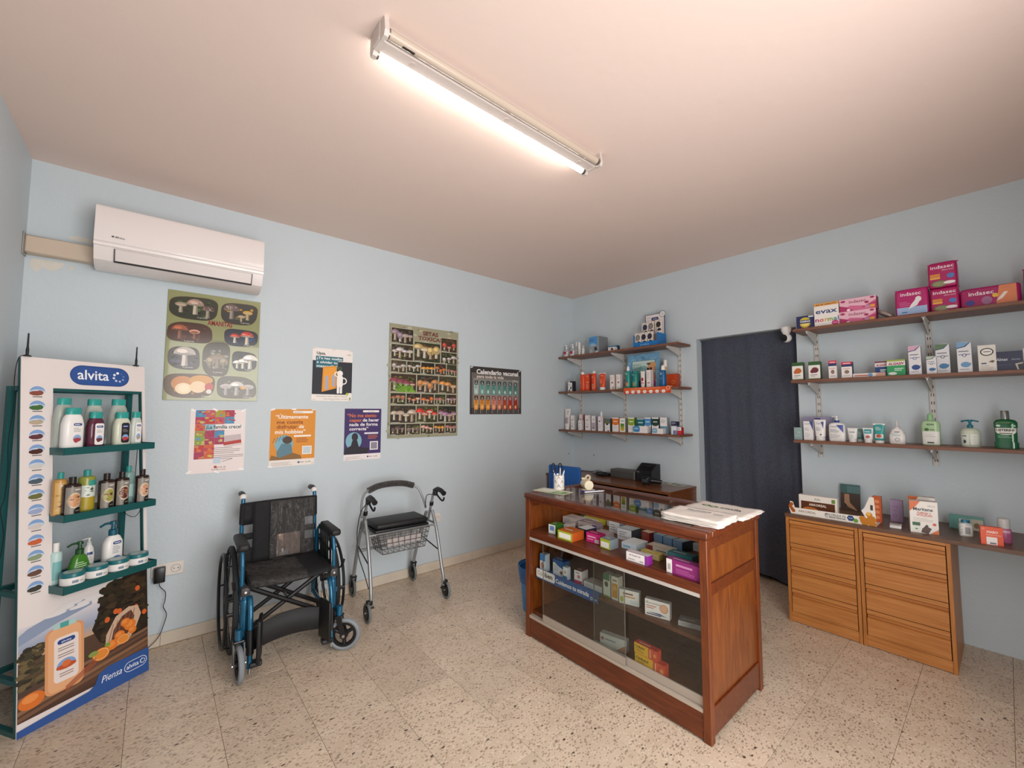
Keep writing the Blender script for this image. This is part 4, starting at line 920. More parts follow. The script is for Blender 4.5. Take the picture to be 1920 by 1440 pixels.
for x, y in ((.44, .43), (.345, .355), (.36, .35), (.42, .335), (.47, .30), (.31, .33), (.432, .34)): p.ell(x, y, .011, .013, '#d0622c', 10)
grad(.055, .15, '#4a3328', '#6e4f3e', 5); 
for i, (y, c) in enumerate(((.06, '#75543f'), (.085, '#8a6448'), (.112, '#6b4a38'), (.135, '#80604a'))): p.poly([(.002, y), (.486, y+.07), (.486, y+.083), (.002, y+.016)], c)
p.pill(.085, .105, .135, .275, '#d99a6a', .026); p.pill(.095, .112, .115, .262, '#e3ab7e', .024); p.rect(.112, .374, .08, .022, '#a9cdc8'); p.rect(.135, .374, .03, .022, '#4aa29c')
p.pill(.115, .145, .085, .19, '#e9dcd6', .016); p.pill(.126, .304, .062, .02, '#27478a'); p.text('alvita', .157, .309, .009, '#ffffff', 'c', fit=.035)
for y in (.286, .276, .258, .248): p.rect(.128, y, .056, .004, '#8f8480')
p.ell(.157, .208, .034, .03, '#7fa2d0', 16, 0, PI); p.ell(.157, .205, .036, .012, '#c0532e', 12); p.ell(.157, .215, .016, .014, '#d8703a', 12); p.rect(.134, .176, .048, .004, '#9a8078'); p.rect(.134, .166, .048, .004, '#9a8078')
p.poly([(.30, .19), (.305, .26), (.345, .33), (.40, .355), (.44, .345), (.455, .30), (.43, .24), (.395, .19)], '#c9ab92'); p.poly([(.325, .22), (.335, .27), (.37, .32), (.41, .335), (.425, .30), (.41, .25), (.38, .21)], '#5d3a2b')
for i in range(6): p.line(.315+i*.02, .225+i*.012, .335+i*.018, .30+i*.008, .003, '#8a5f49')
for x, y, r in ((.405, .265, .026), (.385, .285, .02), (.36, .235, .022), (.33, .205, .024), (.415, .235, .018)): p.ell(x, y, r, r*.95, '#dd7a2c', 16); p.ell(x-.004, y+.005, r*.6, r*.5, '#e68f45', 12)
for x, y, r in ((.285, .185, .034), (.375, .21, .028)): p.ell(x, y, r, r*.82, '#d9792a', 18); p.ell(x, y, r*.88, r*.7, '#f0c084', 18); p.ell(x, y, r*.8, r*.62, '#e08a38', 18)
p.ell(.045, .125, .042, .032, '#d8722a', 18); p.ell(.04, .135, .026, .016, '#e88f4a', 14); p.ell(.31, .215, .012, .010, '#7f9a3a', 10); p.ell(.255, .2, .02, .012, '#8a9a4a', 10)
for i in range(3): p.line(.155, .098+i*.008, .265, .158+i*.010, .005, '#a5563a')
p.poly([(.0, 0), (.487, 0), (.487, .115), (.31, .115), (.275, .098), (.262, .062), (.24, .045), (.0, .028)], '#2f5597')
p.text('Piensa', .285, .052, .03, '#eef0f6', 'l', fit=.082, shear=.25); p.pill(.378, .04, .1, .048, '#eef0f6'); p.pill(.3805, .0425, .095, .043, '#2f5597'); p.text('alvita', .388, .055, .02, '#eef0f6', 'l', fit=.053, bold=.01); swirl(p, .4585, .064, .010, .0028, ['#ffffff']*8)
p.build('printed_face', sd, PRINT)
# two black rod antennas standing on the stand, with their leads
def antenna(label, s_, pts):
    t = thing('rod_antenna', label, 'antenna', (0, 0, 0), 0); t.location = Vector((-4.027, -.524, 0))+Matrix.Rotation(AN, 3, 'Z') @ Vector((s_, .158, 1.588)); t.rotation_euler = (0, 0, AN)
    ob('antenna_rod', MB().loft([(0, .014, .014), (.004, .014, .014), (.008, .005, .005), (.03, .0055, .0055), (.045, .0035, .0035), (.105, .0028, .0028)], 12), BLACK, t)
    ob('lead', MB().curve(pts, .0016, 6), BLACK, t); return t
antenna('black rod antenna on the left end of the cosmetics stand', .018, [(0, 0, .003), (-.028, -.005, -.01), (-.034, 0, -.1), (-.03, 0, -.22), (-.038, 0, -.38), (-.028, .01, -.5), (-.032, .01, -.62), (-.045, 0, -.67), (-.03, 0, -.78), (-.04, 0, -.9), (-.06, .01, -.98), (-.035, .01, -1.02)])
antenna('black rod antenna on the right end of the cosmetics stand', .446, [(0, 0, .003), (.035, .01, -.04), (.045, .01, -.12), (.038, .01, -.22), (.04, .01, -.33), (.042, .02, -.5), (.05, .03, -.63), (.085, .03, -.66), (.08, .03, -.70), (.09, .03, -.76), (.06, .03, -.82), (.02, .04, -.80), (-.01, .045, -.74), (-.02, .045, -.65)])
# ------------------------------------------------------------------ product builders
P = {  # front_x, y, z, width, height on the wall shelves and worktop
'lt1':(-0.210,-0.055,1.945,0.093,0.148), 'lt2':(-0.200,-0.140,1.945,0.088,0.148), 'lt3':(-0.120,-0.142,1.945,0.034,0.178), 'lt4':(-0.170,-0.244,1.945,0.039,0.151), 'lt5':(-0.170,-0.298,1.945,0.038,0.106), 
'lt6':(-0.200,-0.465,1.945,0.130,0.177), 'lt7':(-0.200,-0.682,1.945,0.077,0.042), 'lt7b':(-0.140,-0.660,1.945,0.095,0.070), 'lt8':(-0.220,-1.073,1.945,0.251,0.337), 'lm1':(-0.200,-0.137,1.560,0.085,0.113), 
'lm2':(-0.210,-0.298,1.560,0.064,0.206), 'lm3':(-0.170,-0.349,1.560,0.044,0.182), 'lm4':(-0.200,-0.443,1.560,0.059,0.207), 'lm5':(-0.200,-0.547,1.560,0.082,0.177), 'lm6':(-0.200,-0.686,1.560,0.047,0.147), 
'lm7':(-0.200,-0.759,1.560,0.046,0.148), 'lm8':(-0.220,-0.868,1.560,0.056,0.218), 'lm9':(-0.200,-0.932,1.560,0.064,0.166), 'lm10':(-0.200,-1.015,1.560,0.046,0.162), 'lm11':(-0.200,-1.092,1.560,0.043,0.166), 
'lm12':(-0.210,-1.227,1.560,0.059,0.201), 'lm13':(-0.100,-1.255,1.560,0.121,0.125), 'lm14':(-0.150,-1.187,1.560,0.029,0.279), 'lmboard':(-0.130,-0.987,1.560,0.337,0.334), 'lmstrip':(-0.270,-1.102,1.560,0.485,0.005), 
'lmstripb':(-0.270,-1.101,1.560,0.485,-0.051), 'lb1':(-0.190,-0.062,1.146,0.089,0.225), 'lb2':(-0.200,-0.164,1.146,0.055,0.155), 'lb3':(-0.210,-0.275,1.146,0.047,0.102), 'lb4':(-0.150,-0.241,1.146,0.051,0.167), 
'lb5':(-0.200,-0.373,1.146,0.071,0.157), 'lb6':(-0.200,-0.447,1.146,0.048,0.153), 'lb7':(-0.215,-0.547,1.146,0.059,0.148), 'lb7b':(-0.120,-0.490,1.146,0.077,0.206), 'lb8':(-0.215,-0.634,1.146,0.062,0.126), 
'lb9':(-0.215,-0.731,1.146,0.074,0.138), 'lb10':(-0.215,-0.810,1.146,0.061,0.133), 'lb11':(-0.215,-0.909,1.146,0.069,0.141), 'lb12':(-0.140,-0.962,1.146,0.076,0.129), 'lb13':(-0.235,-1.017,1.146,0.149,0.064), 
'lb14':(-0.180,-1.063,1.146,0.065,0.142), 'lb15':(-0.200,-1.151,1.146,0.067,0.144), 'lb16':(-0.240,-1.196,1.146,0.104,0.047), 'lb17':(-0.190,-1.226,1.146,0.067,0.145), 'lb18':(-0.220,-1.341,1.146,0.046,0.073), 
'lb19':(-0.220,-1.341,1.146,0.047,0.112), 'lb20':(-0.210,-1.404,1.146,0.039,0.063), 'rt1':(-0.200,-2.327,1.925,0.104,0.092), 'rt2':(-0.200,-2.451,1.925,0.137,0.163), 'rt3':(-0.200,-2.614,1.925,0.187,0.078), 
'rt4':(-0.200,-2.618,1.925,0.187,0.163), 'rt5':(-0.150,-2.746,1.925,0.089,0.085), 'rt6':(-0.200,-2.873,1.925,0.161,0.167), 'rt7':(-0.200,-3.012,1.925,0.118,0.136), 'rt8':(-0.200,-3.009,1.925,0.128,0.299), 
'rt9':(-0.200,-3.183,1.925,0.221,0.111), 'rt10':(-0.200,-3.342,1.925,0.076,0.174), 'rm1':(-0.210,-2.272,1.566,0.066,0.126), 'rm2':(-0.210,-2.371,1.566,0.067,0.124), 'rm3':(-0.200,-2.471,1.566,0.044,0.122), 
'rm4':(-0.210,-2.548,1.566,0.055,0.106), 'rm5':(-0.220,-2.659,1.566,0.157,0.020), 'rm6':(-0.170,-2.714,1.566,0.060,0.098), 'rm7':(-0.200,-2.787,1.566,0.084,0.099), 'rm8':(-0.200,-2.872,1.566,0.054,0.174), 
'rm9':(-0.210,-2.942,1.566,0.041,0.104), 'rm10':(-0.170,-2.987,1.566,0.057,0.175), 'rm11':(-0.200,-3.074,1.566,0.056,0.172), 'rm12':(-0.210,-3.158,1.566,0.065,0.144), 'rm13':(-0.200,-3.233,1.566,0.095,0.103), 
'rm14':(-0.200,-3.302,1.566,0.045,0.112), 'rb1':(-0.200,-2.257,1.150,0.048,0.084), 'rb2':(-0.100,-2.347,1.150,0.174,0.159), 'rb3':(-0.190,-2.316,1.150,0.055,0.129), 'rb4':(-0.200,-2.380,1.150,0.067,0.141), 
'rb5':(-0.200,-2.475,1.150,0.090,0.165), 'rb6':(-0.210,-2.557,1.150,0.051,0.089), 'rb7':(-0.140,-2.583,1.150,0.051,0.088), 'rb8':(-0.210,-2.635,1.150,0.051,0.092), 'rb9':(-0.200,-2.688,1.150,0.057,0.121), 
'rb10':(-0.200,-2.772,1.150,0.076,0.142), 'rb11':(-0.180,-2.918,1.150,0.080,0.188), 'rb12':(-0.180,-3.075,1.150,0.073,0.151), 'rb13':(-0.180,-3.205,1.150,0.087,0.203), 'w1':(-0.400,-2.404,0.690,0.210,0.123), 
'w1b':(-0.440,-2.478,0.690,0.434,0.077), 'w2':(-0.150,-2.536,0.690,0.101,0.169), 'w3':(-0.280,-2.679,0.690,0.038,0.157), 'w3b':(-0.360,-2.648,0.690,0.057,0.163), 'w4':(-0.200,-2.750,0.690,0.054,0.120), 
'w5':(-0.360,-2.765,0.690,0.053,0.034), 'w6':(-0.360,-2.884,0.690,0.112,0.170), 'w6b':(-0.220,-2.863,0.690,0.114,0.185), 'w7':(-0.150,-3.034,0.690,0.132,0.088), 'w8':(-0.300,-3.041,0.690,0.055,0.078), 
'w9':(-0.380,-3.137,0.690,0.076,0.088), 'w10':(-0.300,-3.172,0.690,0.052,0.123),
}
RZ = -PI/2
def card_box(name, label, loc, w_, d, h, col, draw=None, rz=RZ, cat='box', group=None, rough=.4, tiltx=0):
    o = ob(name, MB().cbox(-w_/2, w_/2, -d/2, d/2, 0, h, min(.0012, h*.1)), M(col, rough), None, loc, rz, smooth=0)
    if tiltx: o.rotation_euler = (tiltx, 0, rz)
    if draw:
        p = Print(F_front(d)); draw(p, w_, h); p.build('print', o)
    return tag(o, label, cat, group)
def sbox(key, name, label, col, draw=None, d=.045, w_=None, h=None, dz=0, dy=0, **k):
    fx, y, z, W_, H_ = P[key]; d = min(d, -fx-.016); return card_box(name, label, (fx+d/2, y+dy, z+dz), w_ or W_, d, h or H_, col, draw, **k)
def lofted(name, label, loc, rings, mat, cat, rz=RZ, n=24, group=None):
    o = ob(name, MB().loft(rings, n), mat, None, loc, rz); return tag(o, label, cat, group)
def rad_of(rings):
    def f(z):
        for a, b in zip(rings, rings[1:]):
            if a[0] <= z <= b[0] and b[0] > a[0]:
                t = (z-a[0])/(b[0]-a[0]); return (a[1]+(b[1]-a[1])*t, a[2]+(b[2]-a[2])*t, a[3] if len(a) > 3 else 2)
        return (rings[-1][1], rings[-1][2], 2) if z > rings[-1][0] else (rings[0][1], rings[0][2], rings[0][3] if len(rings[0]) > 3 else 2)
    return f
def wrap(rings): return Print(F_sup(rad_of(rings)), True)
def pump(parent, z, mat, s=1, drop=0, ang=0, neck=.011):
    k = MB().loft([(z-.004, neck*s, neck*s), (z+.014*s, neck*s, neck*s), (z+.017*s, .006*s, .006*s), (z+.030*s, .0045*s, .0045*s), (z+.031*s, .009*s, .009*s), (z+.040*s, .008*s, .008*s)], 14)
    k.tube([(0, 0, z+.036*s), (-.022*s, 0, z+.036*s), (-.034*s, 0, z+.030*s)], .0036*s, 8)
    if ang: k.rot(ang, 'Z')
    return ob('pump', k, mat, parent)
def sq_tube(name, label, loc, w_, h, col, capcol, draw=None, cap_h=.02, cr=.45, rz=RZ, group=None):
    # squeeze tube standing on its cap, crimped flat at the top
    r = w_*.42; rg = [(cap_h, r*.8, r*.7, 2), (cap_h+.004, r, r*.8, 2), (cap_h+(h-cap_h)*.5, w_*.46, r*.55, 2.2), (h-.008, w_*.5, .003, 3), (h, w_*.5, .0022, 3)]
    o = lofted(name, label, loc, rg, M(col, .3), 'tube', rz, group=group)
    ob('cap', MB().loft([(0, r*cr*2, r*cr*1.8), (cap_h, r*cr*2, r*cr*1.8)], 20), M(capcol, .35), o)
    ob('crimp', MB().box(-w_*.5, w_*.5, -.0026, .0026, h-.009, h), M(capcol if capcol != col else col, .35), o, smooth=0)
    if draw: p = wrap(rg); draw(p, w_, h); p.build('print', o)
    return o
def canister(name, label, loc, r, h, col, capcol, cap_h, draw=None, rz=RZ, cap_r=.7, shoulder=.015, ry=None, group=None, mat=None, dome=True):
    ry = ry or r; hb = h-cap_h
    rg = [(0, r*.94, ry*.94), (.004, r, ry), (hb-shoulder, r, ry), (hb-shoulder*.4, r*.93, ry*.93), (hb, r*.72, ry*.72)]
    o = lofted(name, label, loc, rg, mat or M(col, .28), 'bottle', rz, group=group)
    c = [(hb-.002, r*cap_r, ry*cap_r), (hb+cap_h*.55, r*cap_r, ry*cap_r), (hb+cap_h*.85, r*cap_r*.8, ry*cap_r*.8), (hb+cap_h, r*cap_r*.45, ry*cap_r*.45)] if dome else [(hb-.002, r*cap_r, ry*cap_r), (hb+cap_h-.002, r*cap_r, ry*cap_r), (hb+cap_h, r*cap_r*.95, ry*cap_r*.95)]
    ob('cap', MB().loft(c, 20), M(capcol, .35), o)
    if draw: p = wrap(rg); draw(p, r*2, hb); p.build('print', o)
    return o
GREYT = '#8d8a88'
def txt(p, w_, h, y=.3, n=4, col=GREYT, x=-.4, ww=.75, dy=.06, seed=1): return p.lines(w_*x, h*y, w_*ww, n, h*dy, h*.018, col, seed)

# ------------------------------------------------------------------ left shelves, top board
for i, (key, lab, sx) in enumerate((('lt1', 'clear pump bottle with red label, at the corner end of the top shelf', 1), ('lt2', 'clear pump bottle with red label, second from the corner', 1))):
    fx, y, z, W_, H_ = P[key]; r = .034; hb = .098
    rg = [(0, r, r*.8, 2.6), (.065, r, r*.8, 2.6), (.082, r*.75, r*.6, 2.2), (hb, .011, .011)]
    o = lofted('pump_bottle', lab, (fx+.04, y, z), rg, M('#dfe3e3', .08, alpha=.35), 'bottle', group='clear pump bottles'); pump(o, hb, M('#efedea', .4), 1.05)
    ob('dip_tube', MB().cyl((0, 0, .01), (0, 0, hb), .0028, 8), M('#e8e6e2', .4), o)
    p = wrap(rg); p.rect(-r*.9, .010, r*1.8, .052, '#eae4e2'); p.poly([(-r*.9, .062), (r*.9, .062), (r*.9, .022), (-r*.1, .036), (-r*.9, .028)], '#a51f3c'); p.rect(-r*.5, .022, r*.7, .006, '#8a2a40'); p.build('print', o)
fx, y, z, W_, H_ = P['lt3']; o = canister('dropper_bottle', 'tall clear bottle with white nozzle behind the red-labelled bottles', (fx, y-.02, z), .018, .168, '#e6e6e8', '#f1efec', .05, lambda p, w_, h: (p.rect(-.012, .03, .024, .045, '#f1edf0'), p.ell(.004, .055, .008, .008, '#c06a8a')), mat=M('#dfe3e3', .1, alpha=.45), cap_r=.6)
fx, y, z, W_, H_ = P['lt4']; canister('spray_bottle', 'slim white spray bottle with beige label on the top left shelf', (fx, y, z), .016, H_, '#dedcd6', '#efedea', .045, lambda p, w_, h: (p.rect(-.012, .02, .024, .055, '#cfc8b8'), txt(p, w_, h, .5, 3)), cap_r=.75)
fx, y, z, W_, H_ = P['lt5']; canister('dropper_bottle', 'short slim bottle with silver cap beside the monitor box', (fx, y, z), .016, H_, '#dfddd8', '#bfc2c0', .03, lambda p, w_, h: (p.rect(-.012, .012, .024, .03, '#efeeea'), txt(p, w_, h, .5, 3)), cap_r=.6, dome=False)
sbox('lt6', 'monitor_box', 'grey and blue device box on the top left shelf', '#7a7d80', lambda p, w_, h: (p.rect(-w_/2, 0, w_, h, '#8f9499'), p.rect(-w_/2, h*.5, w_*.85, h*.5, '#4a8fc8'), p.rect(-w_/2, h*.44, w_*.7, h*.14, '#6f9ec2'), p.pill(-w_*.42, h*.74, w_*.34, h*.1, '#1c4a8a'), p.text('alvita', -w_*.25, h*.765, h*.05, '#e6ecf4', 'c', fit=w_*.2), p.poly([(w_*.0, h*.34), (w_*.24, h*.4), (w_*.36, h*.2), (w_*.1, h*.13)], '#2c2c34'), p.poly([(w_*.14, h*.12), (w_*.4, h*.16), (w_*.36, h*.04), (w_*.12, 0.004)], '#d8dadc'), p.poly([(-w_*.45, 0.004), (-w_*.32, h*.3), (-w_*.05, 0.004)], '#b5b9bb'), txt(p, w_, h, .58, 3, '#d0dae4', -.3, .5)), d=.15)
o = sbox('lt7', 'small_box', 'small white box printed with a dark round picture', '#e4e0de', lambda p, w_, h: (p.ell(w_*.12, h*.5, h*.42, h*.36, '#d29a8c'), p.ell(w_*.12, h*.5, h*.28, h*.26, '#241d1e')), d=.05)
sbox('lt7b', 'small_box', 'small dark blue box behind the white one with a round picture', '#1f3a5c', lambda p, w_, h: p.rect(-w_/2, h*.75, w_, h*.25, '#3a86a8'), d=.05, h=.065)
# countertop display of blister packs
fx, y, z, W_, H_ = P['lt8']
dp = thing('blister_display', 'blue and white counter display of black reading-glass packs', 'display', (fx+.09, y, z), RZ)
ob('tray', MB().cbox(-.125, .125, -.09, .07, 0, .004, .001).box(-.125, .125, -.09, -.086, .004, .045).box(.1215, .125, -.0855, .07, .004, .12).box(-.125, -.1215, -.0855, .07, .004, .12), M('#1170b4', .4), dp, smooth=0)
bkb = ob('backboard', MB().box(-.08, .122, .055, .06, .0045, .325), M('#1d3f6c', .5), dp, smooth=0)
p = Print(lambda x, y, l: (x, .055-l, y)); p.rect(-.074, .01, .19, .31, '#e4dad6'); p.pill(-.015, .262, .075, .03, '#1d2f6a'); p.text('alvita', .022, .27, .014, '#eef0f6', 'c', fit=.045); p.text('Presbicia', -.065, .292, .01, '#7a7674', 'l', fit=.045); p.ell(.1, .312, .03, .03, '#3a4356', 22); p.ell(.1, .312, .026, .026, '#eeeae8', 22); p.ring(.1, .312, .008, .012, '#7a8090'); p.build('print', bkb)
for i, (x, yy, zz_, c) in enumerate(((-.055, -.0, .118, '#222a52'), (.006, -.0, .122, '#8a857c'), (.084, -.0, .126, '#2f2824'), (-.09, -.07, .014, '#8a857c'), (-.028, -.07, .014, '#262238'), (.036, -.07, .014, '#2a2540'))):
    bl = ob('blister_pack', MB().cbox(x-.03, x+.03, yy, yy+.024, zz_, zz_+.125, .002), M('#e2d6cc', .4), dp, smooth=0)
    p = Print(lambda X, Y, l, yy=yy: (X, yy-l, Y)); p.ell(x+.004, zz_+.08, .024, .028, '#1f1c22', 18); p.ell(x+.004, zz_+.08, .019, .023, c, 18); p.ell(x+.012, zz_+.02, .022, .026, '#262230', 14, .1, PI-.1); p.line(x-.016, zz_+.062, x-.016, zz_+.015, .005, '#1f1c22'); p.ell(x+.016, zz_+.116, .005, .004, '#1a1a1a', 8); p.ell(x-.018, zz_+.112, .004, .003, '#2a2a2a', 8); p.build('print', bl)
p = Print(lambda x, y, l: (x, -.09-l, y)); p.text('presbicia', .0, .015, .014, '#a9cdec', 'c', fit=.09); p.build('lettering', dp)

# ------------------------------------------------------------------ left shelves, middle board
sbox('lm1', 'sun_care_box', 'white box with black print at the corner end of the middle shelf', '#23232e', lambda p, w_, h: (p.rect(-w_*.5, 0, w_*.84, h*.86, '#eae7e6'), p.rect(-w_*.5, h*.86, w_*.4, h*.13, '#eae7e6'), p.ell(-w_*.35, h*.9, w_*.08, h*.05, '#1a1a22'), p.ell(w_*.1, h*.35, w_*.14, h*.12, '#3a3836'), p.ell(-w_*.2, h*.1, w_*.2, h*.06, '#2a2a2c'), txt(p, w_, h, .7, 3, '#5a5a60', -.42, .5), p.line(-w_*.05, h*.2, w_*.18, h*.5, .006, '#3a3836')), w_=.07, d=.05)
ORG = '#d9461a'
def spray(key, lab, col, dr, capc='#efece8', cap_h=.03, r=None, h=None, cap_r=.62):
    fx, y, z, W_, H_ = P[key]; r = r or W_*.47; return canister('sunscreen_bottle', lab, (fx+r*.9, y, z), r, h or H_, col, capc, cap_h, dr, ry=r*.85, cap_r=cap_r, shoulder=.02)
spray('lm2', 'orange sun spray can with white cap, nearest the corner', ORG, lambda p, w_, h: (p.text('PROTECT', -.004, h*.25, .012, '#f3d9cc', 'l', rot=PI/2, fit=.06), p.rect(-.012, .055, .008, .012, '#5a2a1c')))
sbox('lm3', 'sun_care_box', 'slim orange sun care box between two orange spray cans', '#c83c18', lambda p, w_, h: (p.rect(-w_/2, 0, w_, h, '#de4d1e'), p.ring(0, h*.85, .006, .009, '#f6e4da'), p.rect(-w_*.3, h*.46, w_*.6, h*.08, '#c9b27a'), txt(p, w_, h, .36, 5, '#f0c0a8')), d=.05)
spray('lm4', 'orange sun spray can with white cap beside the orange tube', ORG, lambda p, w_, h: (p.ring(-.006, h*.78, .006, .009, '#f6e4da'), p.rect(-.015, h*.3, .026, .014, '#a99a6a'), txt(p, w_, h, .25, 4, '#f0c0a8')), cap_h=.028)
def sun_tube(p, w_, h): p.text('Protect', 0, h*.82, .011, '#f8e6dc', 'c', fit=.035); p.rect(-.02, h*.3, .034, .014, '#8a6a4a'); p.lines(-.02, h*.62, .032, 4, .012, .003, '#f0c0a8')
fx, y, z, W_, H_ = P['lm5']; sq_tube('sunscreen_tube', 'orange sun cream tube standing on its white cap', (fx+.03, y, z), W_*.95, H_, '#dc4a1c', '#f0ebe6', sun_tube, .03)
for key, lab in (('lm6', 'slim white and pink box with a flower print, left of the pair'), ('lm7', 'slim white and pink box with a red motif, right of the pair')):
    sbox(key, 'cream_box', lab, '#d8cfcb', lambda p, w_, h, key=key: (p.rect(-w_/2, 0, w_, h, '#ece1dc'), p.ell(w_*.05, h*.47, w_*.26, h*.06, '#a8685a'), txt(p, w_, h, .85, 4, '#c9a99c'), p.ell(w_*.25, h*.12, w_*.2, h*.09, '#b59a6a') if key == 'lm6' else p.rect(-w_*.3, h*.1, w_*.6, h*.08, '#dcc4bc')), d=.04)
# blue backboard display
fx, y, z, W_, H_ = P['lmboard']
bd = thing('sun_care_display', 'tall blue sun care display card with a printed sunglasses picture', 'display', (-.115, -.985, z), RZ)
ob('backboard', MB().cbox(-.17, .17, .0, .006, .0006, .335, .001), M('#6fa0c0', .5), bd, smooth=0)
p = Print(lambda x, yy, l: (x, -l, yy)); leaves(p, -.155, .155, .02, .32, 60, ['#78a8c8', '#6596b8', '#84b2cf'], .022, 3)
p.rect(-.122, .02, .252, .252, '#23506a'); p.rect(-.117, .025, .242, .243, '#bcd2cc'); p.poly([(-.117, .025), (.125, .025), (.125, .15), (.02, .22), (-.117, .2)], '#7fa6a4'); p.rect(-.117, .025, .242, .055, '#7a3050')
p.text('ISDIN', 0, .300, .012, '#2a4a6a', 'c', fit=.03).text('SUN', 0, .285, .009, '#2a4a6a', 'c', fit=.04)
for i, s_ in enumerate(('PROTEGE TU', 'PIEL DE LA LUZ', 'Y ENVEJECIMIENTO')): p.text(s_, -.108, .225-i*.018, .012, '#2f4a44', 'l', fit=(.085, .095, .105)[i], bold=.02)
p.rect(-.108, .172, .085, .005, '#2f4a44')
p.ell(.09, .20, .042, .048, '#b5784a', 20); p.ell(.075, .182, .034, .040, '#c98d6a', 20); p.ell(.1, .225, .038, .026, '#c8945c', 16); p.ell(.06, .235, .022, .01, '#5a2f20', 12); p.ell(.052, .185, .013, .013, '#140f10', 14); p.ell(.082, .188, .013, .013, '#140f10', 14); p.poly([(.07, .15), (.12, .16), (.13, .06), (.085, .05)], '#b0603c'); p.poly([(.085, .025), (.125, .025), (.125, .075), (.085, .07)], '#a52a6a')
p.build('print', bd)
ob('tray', MB().cbox(-.2, .19, -.13, -.001, .0003, .006, .001), M('#2a6a68', .4), bd, smooth=0)
st = thing('shelf_strip', 'orange printed strip clipped to the middle shelf edge', 'sign', (-.2518, -1.10, L2), RZ)
ob('strip', MB().cbox(-.241, .241, -.0035, -.0008, -.052, .006, .0008).cbox(-.2, .2, -.0035, .018, .0002, .0016, .0004), M('#dd5a24', .4), st, smooth=0)
p = Print(lambda x, yy, l: (x, -.0035-l, yy)); p.rect(-.238, -.05, .476, .02, '#c93c24'); p.ring(.215, -.008, .012, .019, '#f0a07a'); p.text('PROTECCION SOLAR PARA TODOS LOS TIPOS DE PIEL', -.16, -.008, .006, '#f8e0cf', 'l', fit=.3); p.rect(-.17, -.022, .11, .004, '#f2b98a')
for i in range(7): p.pill(-.218+i*.062, -.048, .034, .026, '#f6f0e8', .010); p.text(['30', '50', '50', '100', '50', '30', '50'][i], -.201+i*.062, -.041, .009, '#6a4a3a', 'c'); p.ell(-.168+i*.062, -.034, .006, .006, '#e88a5a', 8)
p.build('print', st)
DZ6 = .006
def onT(key): fx, y, z, W_, H_ = P[key]; return fx, y, z+DZ6+.0003, W_, H_-DZ6
fx, y, z, W_, H_ = onT('lm8'); canister('sunscreen_bottle', 'teal spray bottle with white nozzle in the sun care display', (fx+.03, y, z), .025, H_, '#1f8a80', '#f0eeea', .045, lambda p, w_, h: (p.ring(-.004, h*.82, .005, .008, '#d8f0ea'), p.rect(-.016, .02, .028, .035, '#b89a6a'), p.rect(-.016, .05, .03, .010, '#b5402c')), cap_r=.55)
fx, y, z, W_, H_ = onT('lm9'); canister('sunscreen_can', 'teal lidless sun care can left of the small white tube', (fx+.035, y, z), .031, H_, '#1d7f76', '#23897f', .014, lambda p, w_, h: (p.ring(-.008, h*.86, .005, .008, '#d8f0ea'), p.rect(-.016, .015, .03, .04, '#8f9460'), p.rect(-.02, .06, .03, .004, '#63b5aa')), cap_r=.9, dome=False)
fx, y, z, W_, H_ = onT('lm10'); sq_tube('cream_tube', 'small white cream tube with red print before the blue display', (fx+.03, y, z), W_, H_, '#ece4de', '#ece6e0', lambda p, w_, h: (p.ell(0, h*.5, .013, .018, '#b52f35'), p.rect(-.015, h*.26, .03, .008, '#b52f35')), .016)
fx, y, z, W_, H_ = onT('lm11'); card_box('cream_box', 'slim white box with red lips print before the blue display', (fx+.025, y, z), W_, .05, H_, '#d8d0cc', lambda p, w_, h: (p.rect(-w_/2, 0, w_, h, '#ebe2dc'), p.ell(0, h*.26, w_*.32, h*.03, '#b5382f'), txt(p, w_, h, .85, 7, '#b8a8a0')))
fx, y, z, W_, H_ = onT('lm12'); canister('sunscreen_bottle', 'blue spray bottle with white nozzle at the right of the sun care display', (fx+.03, y, z), .028, H_, '#155f92', '#f0eeea', .045, lambda p, w_, h: (p.ring(-.008, h*.78, .006, .010, '#d8e8f4'), p.rect(-.014, h*.5, .016, .004, '#8ab8d8'), p.rect(-.014, h*.46, .012, .004, '#8ab8d8')), cap_r=.6)
fx, y, z, W_, H_ = P['lm14']; canister('sunscreen_stick', 'tall slim white and tan stick behind the blue spray bottle', (-.075, y-.004, z), .017, H_-.02, '#c8a06a', '#ece6dc', .06, None, cap_r=.95, dome=False)
sbox('lm13', 'sun_care_box', 'wide dark orange box at the doorway end of the middle shelf', '#a8380f', lambda p, w_, h: (p.rect(-w_/2, 0, w_, h, '#bd4412'), p.ring(w_*.2, h*.4, .012, .016, '#d98a5a'), p.rect(-w_*.1, h*.02, w_*.22, h*.12, '#d8c8c0')), d=.06)

# ------------------------------------------------------------------ left shelves, bottom board
fx, y, z, W_, H_ = P['lb1']; sq_tube('cream_tube', 'large white cream tube standing at the corner end of the lowest shelf', (fx+.03, y+.004, z), W_*.92, H_, '#e6e0dc', '#ece8e4', lambda p, w_, h: (p.ell(.012, h*.86, .010, .006, '#8a8688'), p.text('ISDIN', .008, h*.74, .010, '#6a6a70', 'c', fit=.028), p.rect(-.026, h*.28, .05, h*.3, '#b8a4ac'), p.lines(-.02, h*.5, .036, 4, .014, .004, '#8a7884')), .026)
def fine(c1, c2='#e9e2e0', mark=True):
    def f(p, w_, h):
        p.rect(-w_/2, 0, w_, h, c2); p.ell(-w_*.12, h*.68, w_*.16, h*.035, '#5a5a60') if mark else None
        p.rect(w_*.28, h*.62, w_*.08, h*.34, c1); p.rect(-w_*.4, h*.2, w_*.5, h*.05, '#7a7a80'); txt(p, w_, h, .48, 4, '#bcb4b4')
    return f
sbox('lb2', 'cream_box', 'white cream box right of the large white tube', '#a9adad', fine('#8fa09c'))
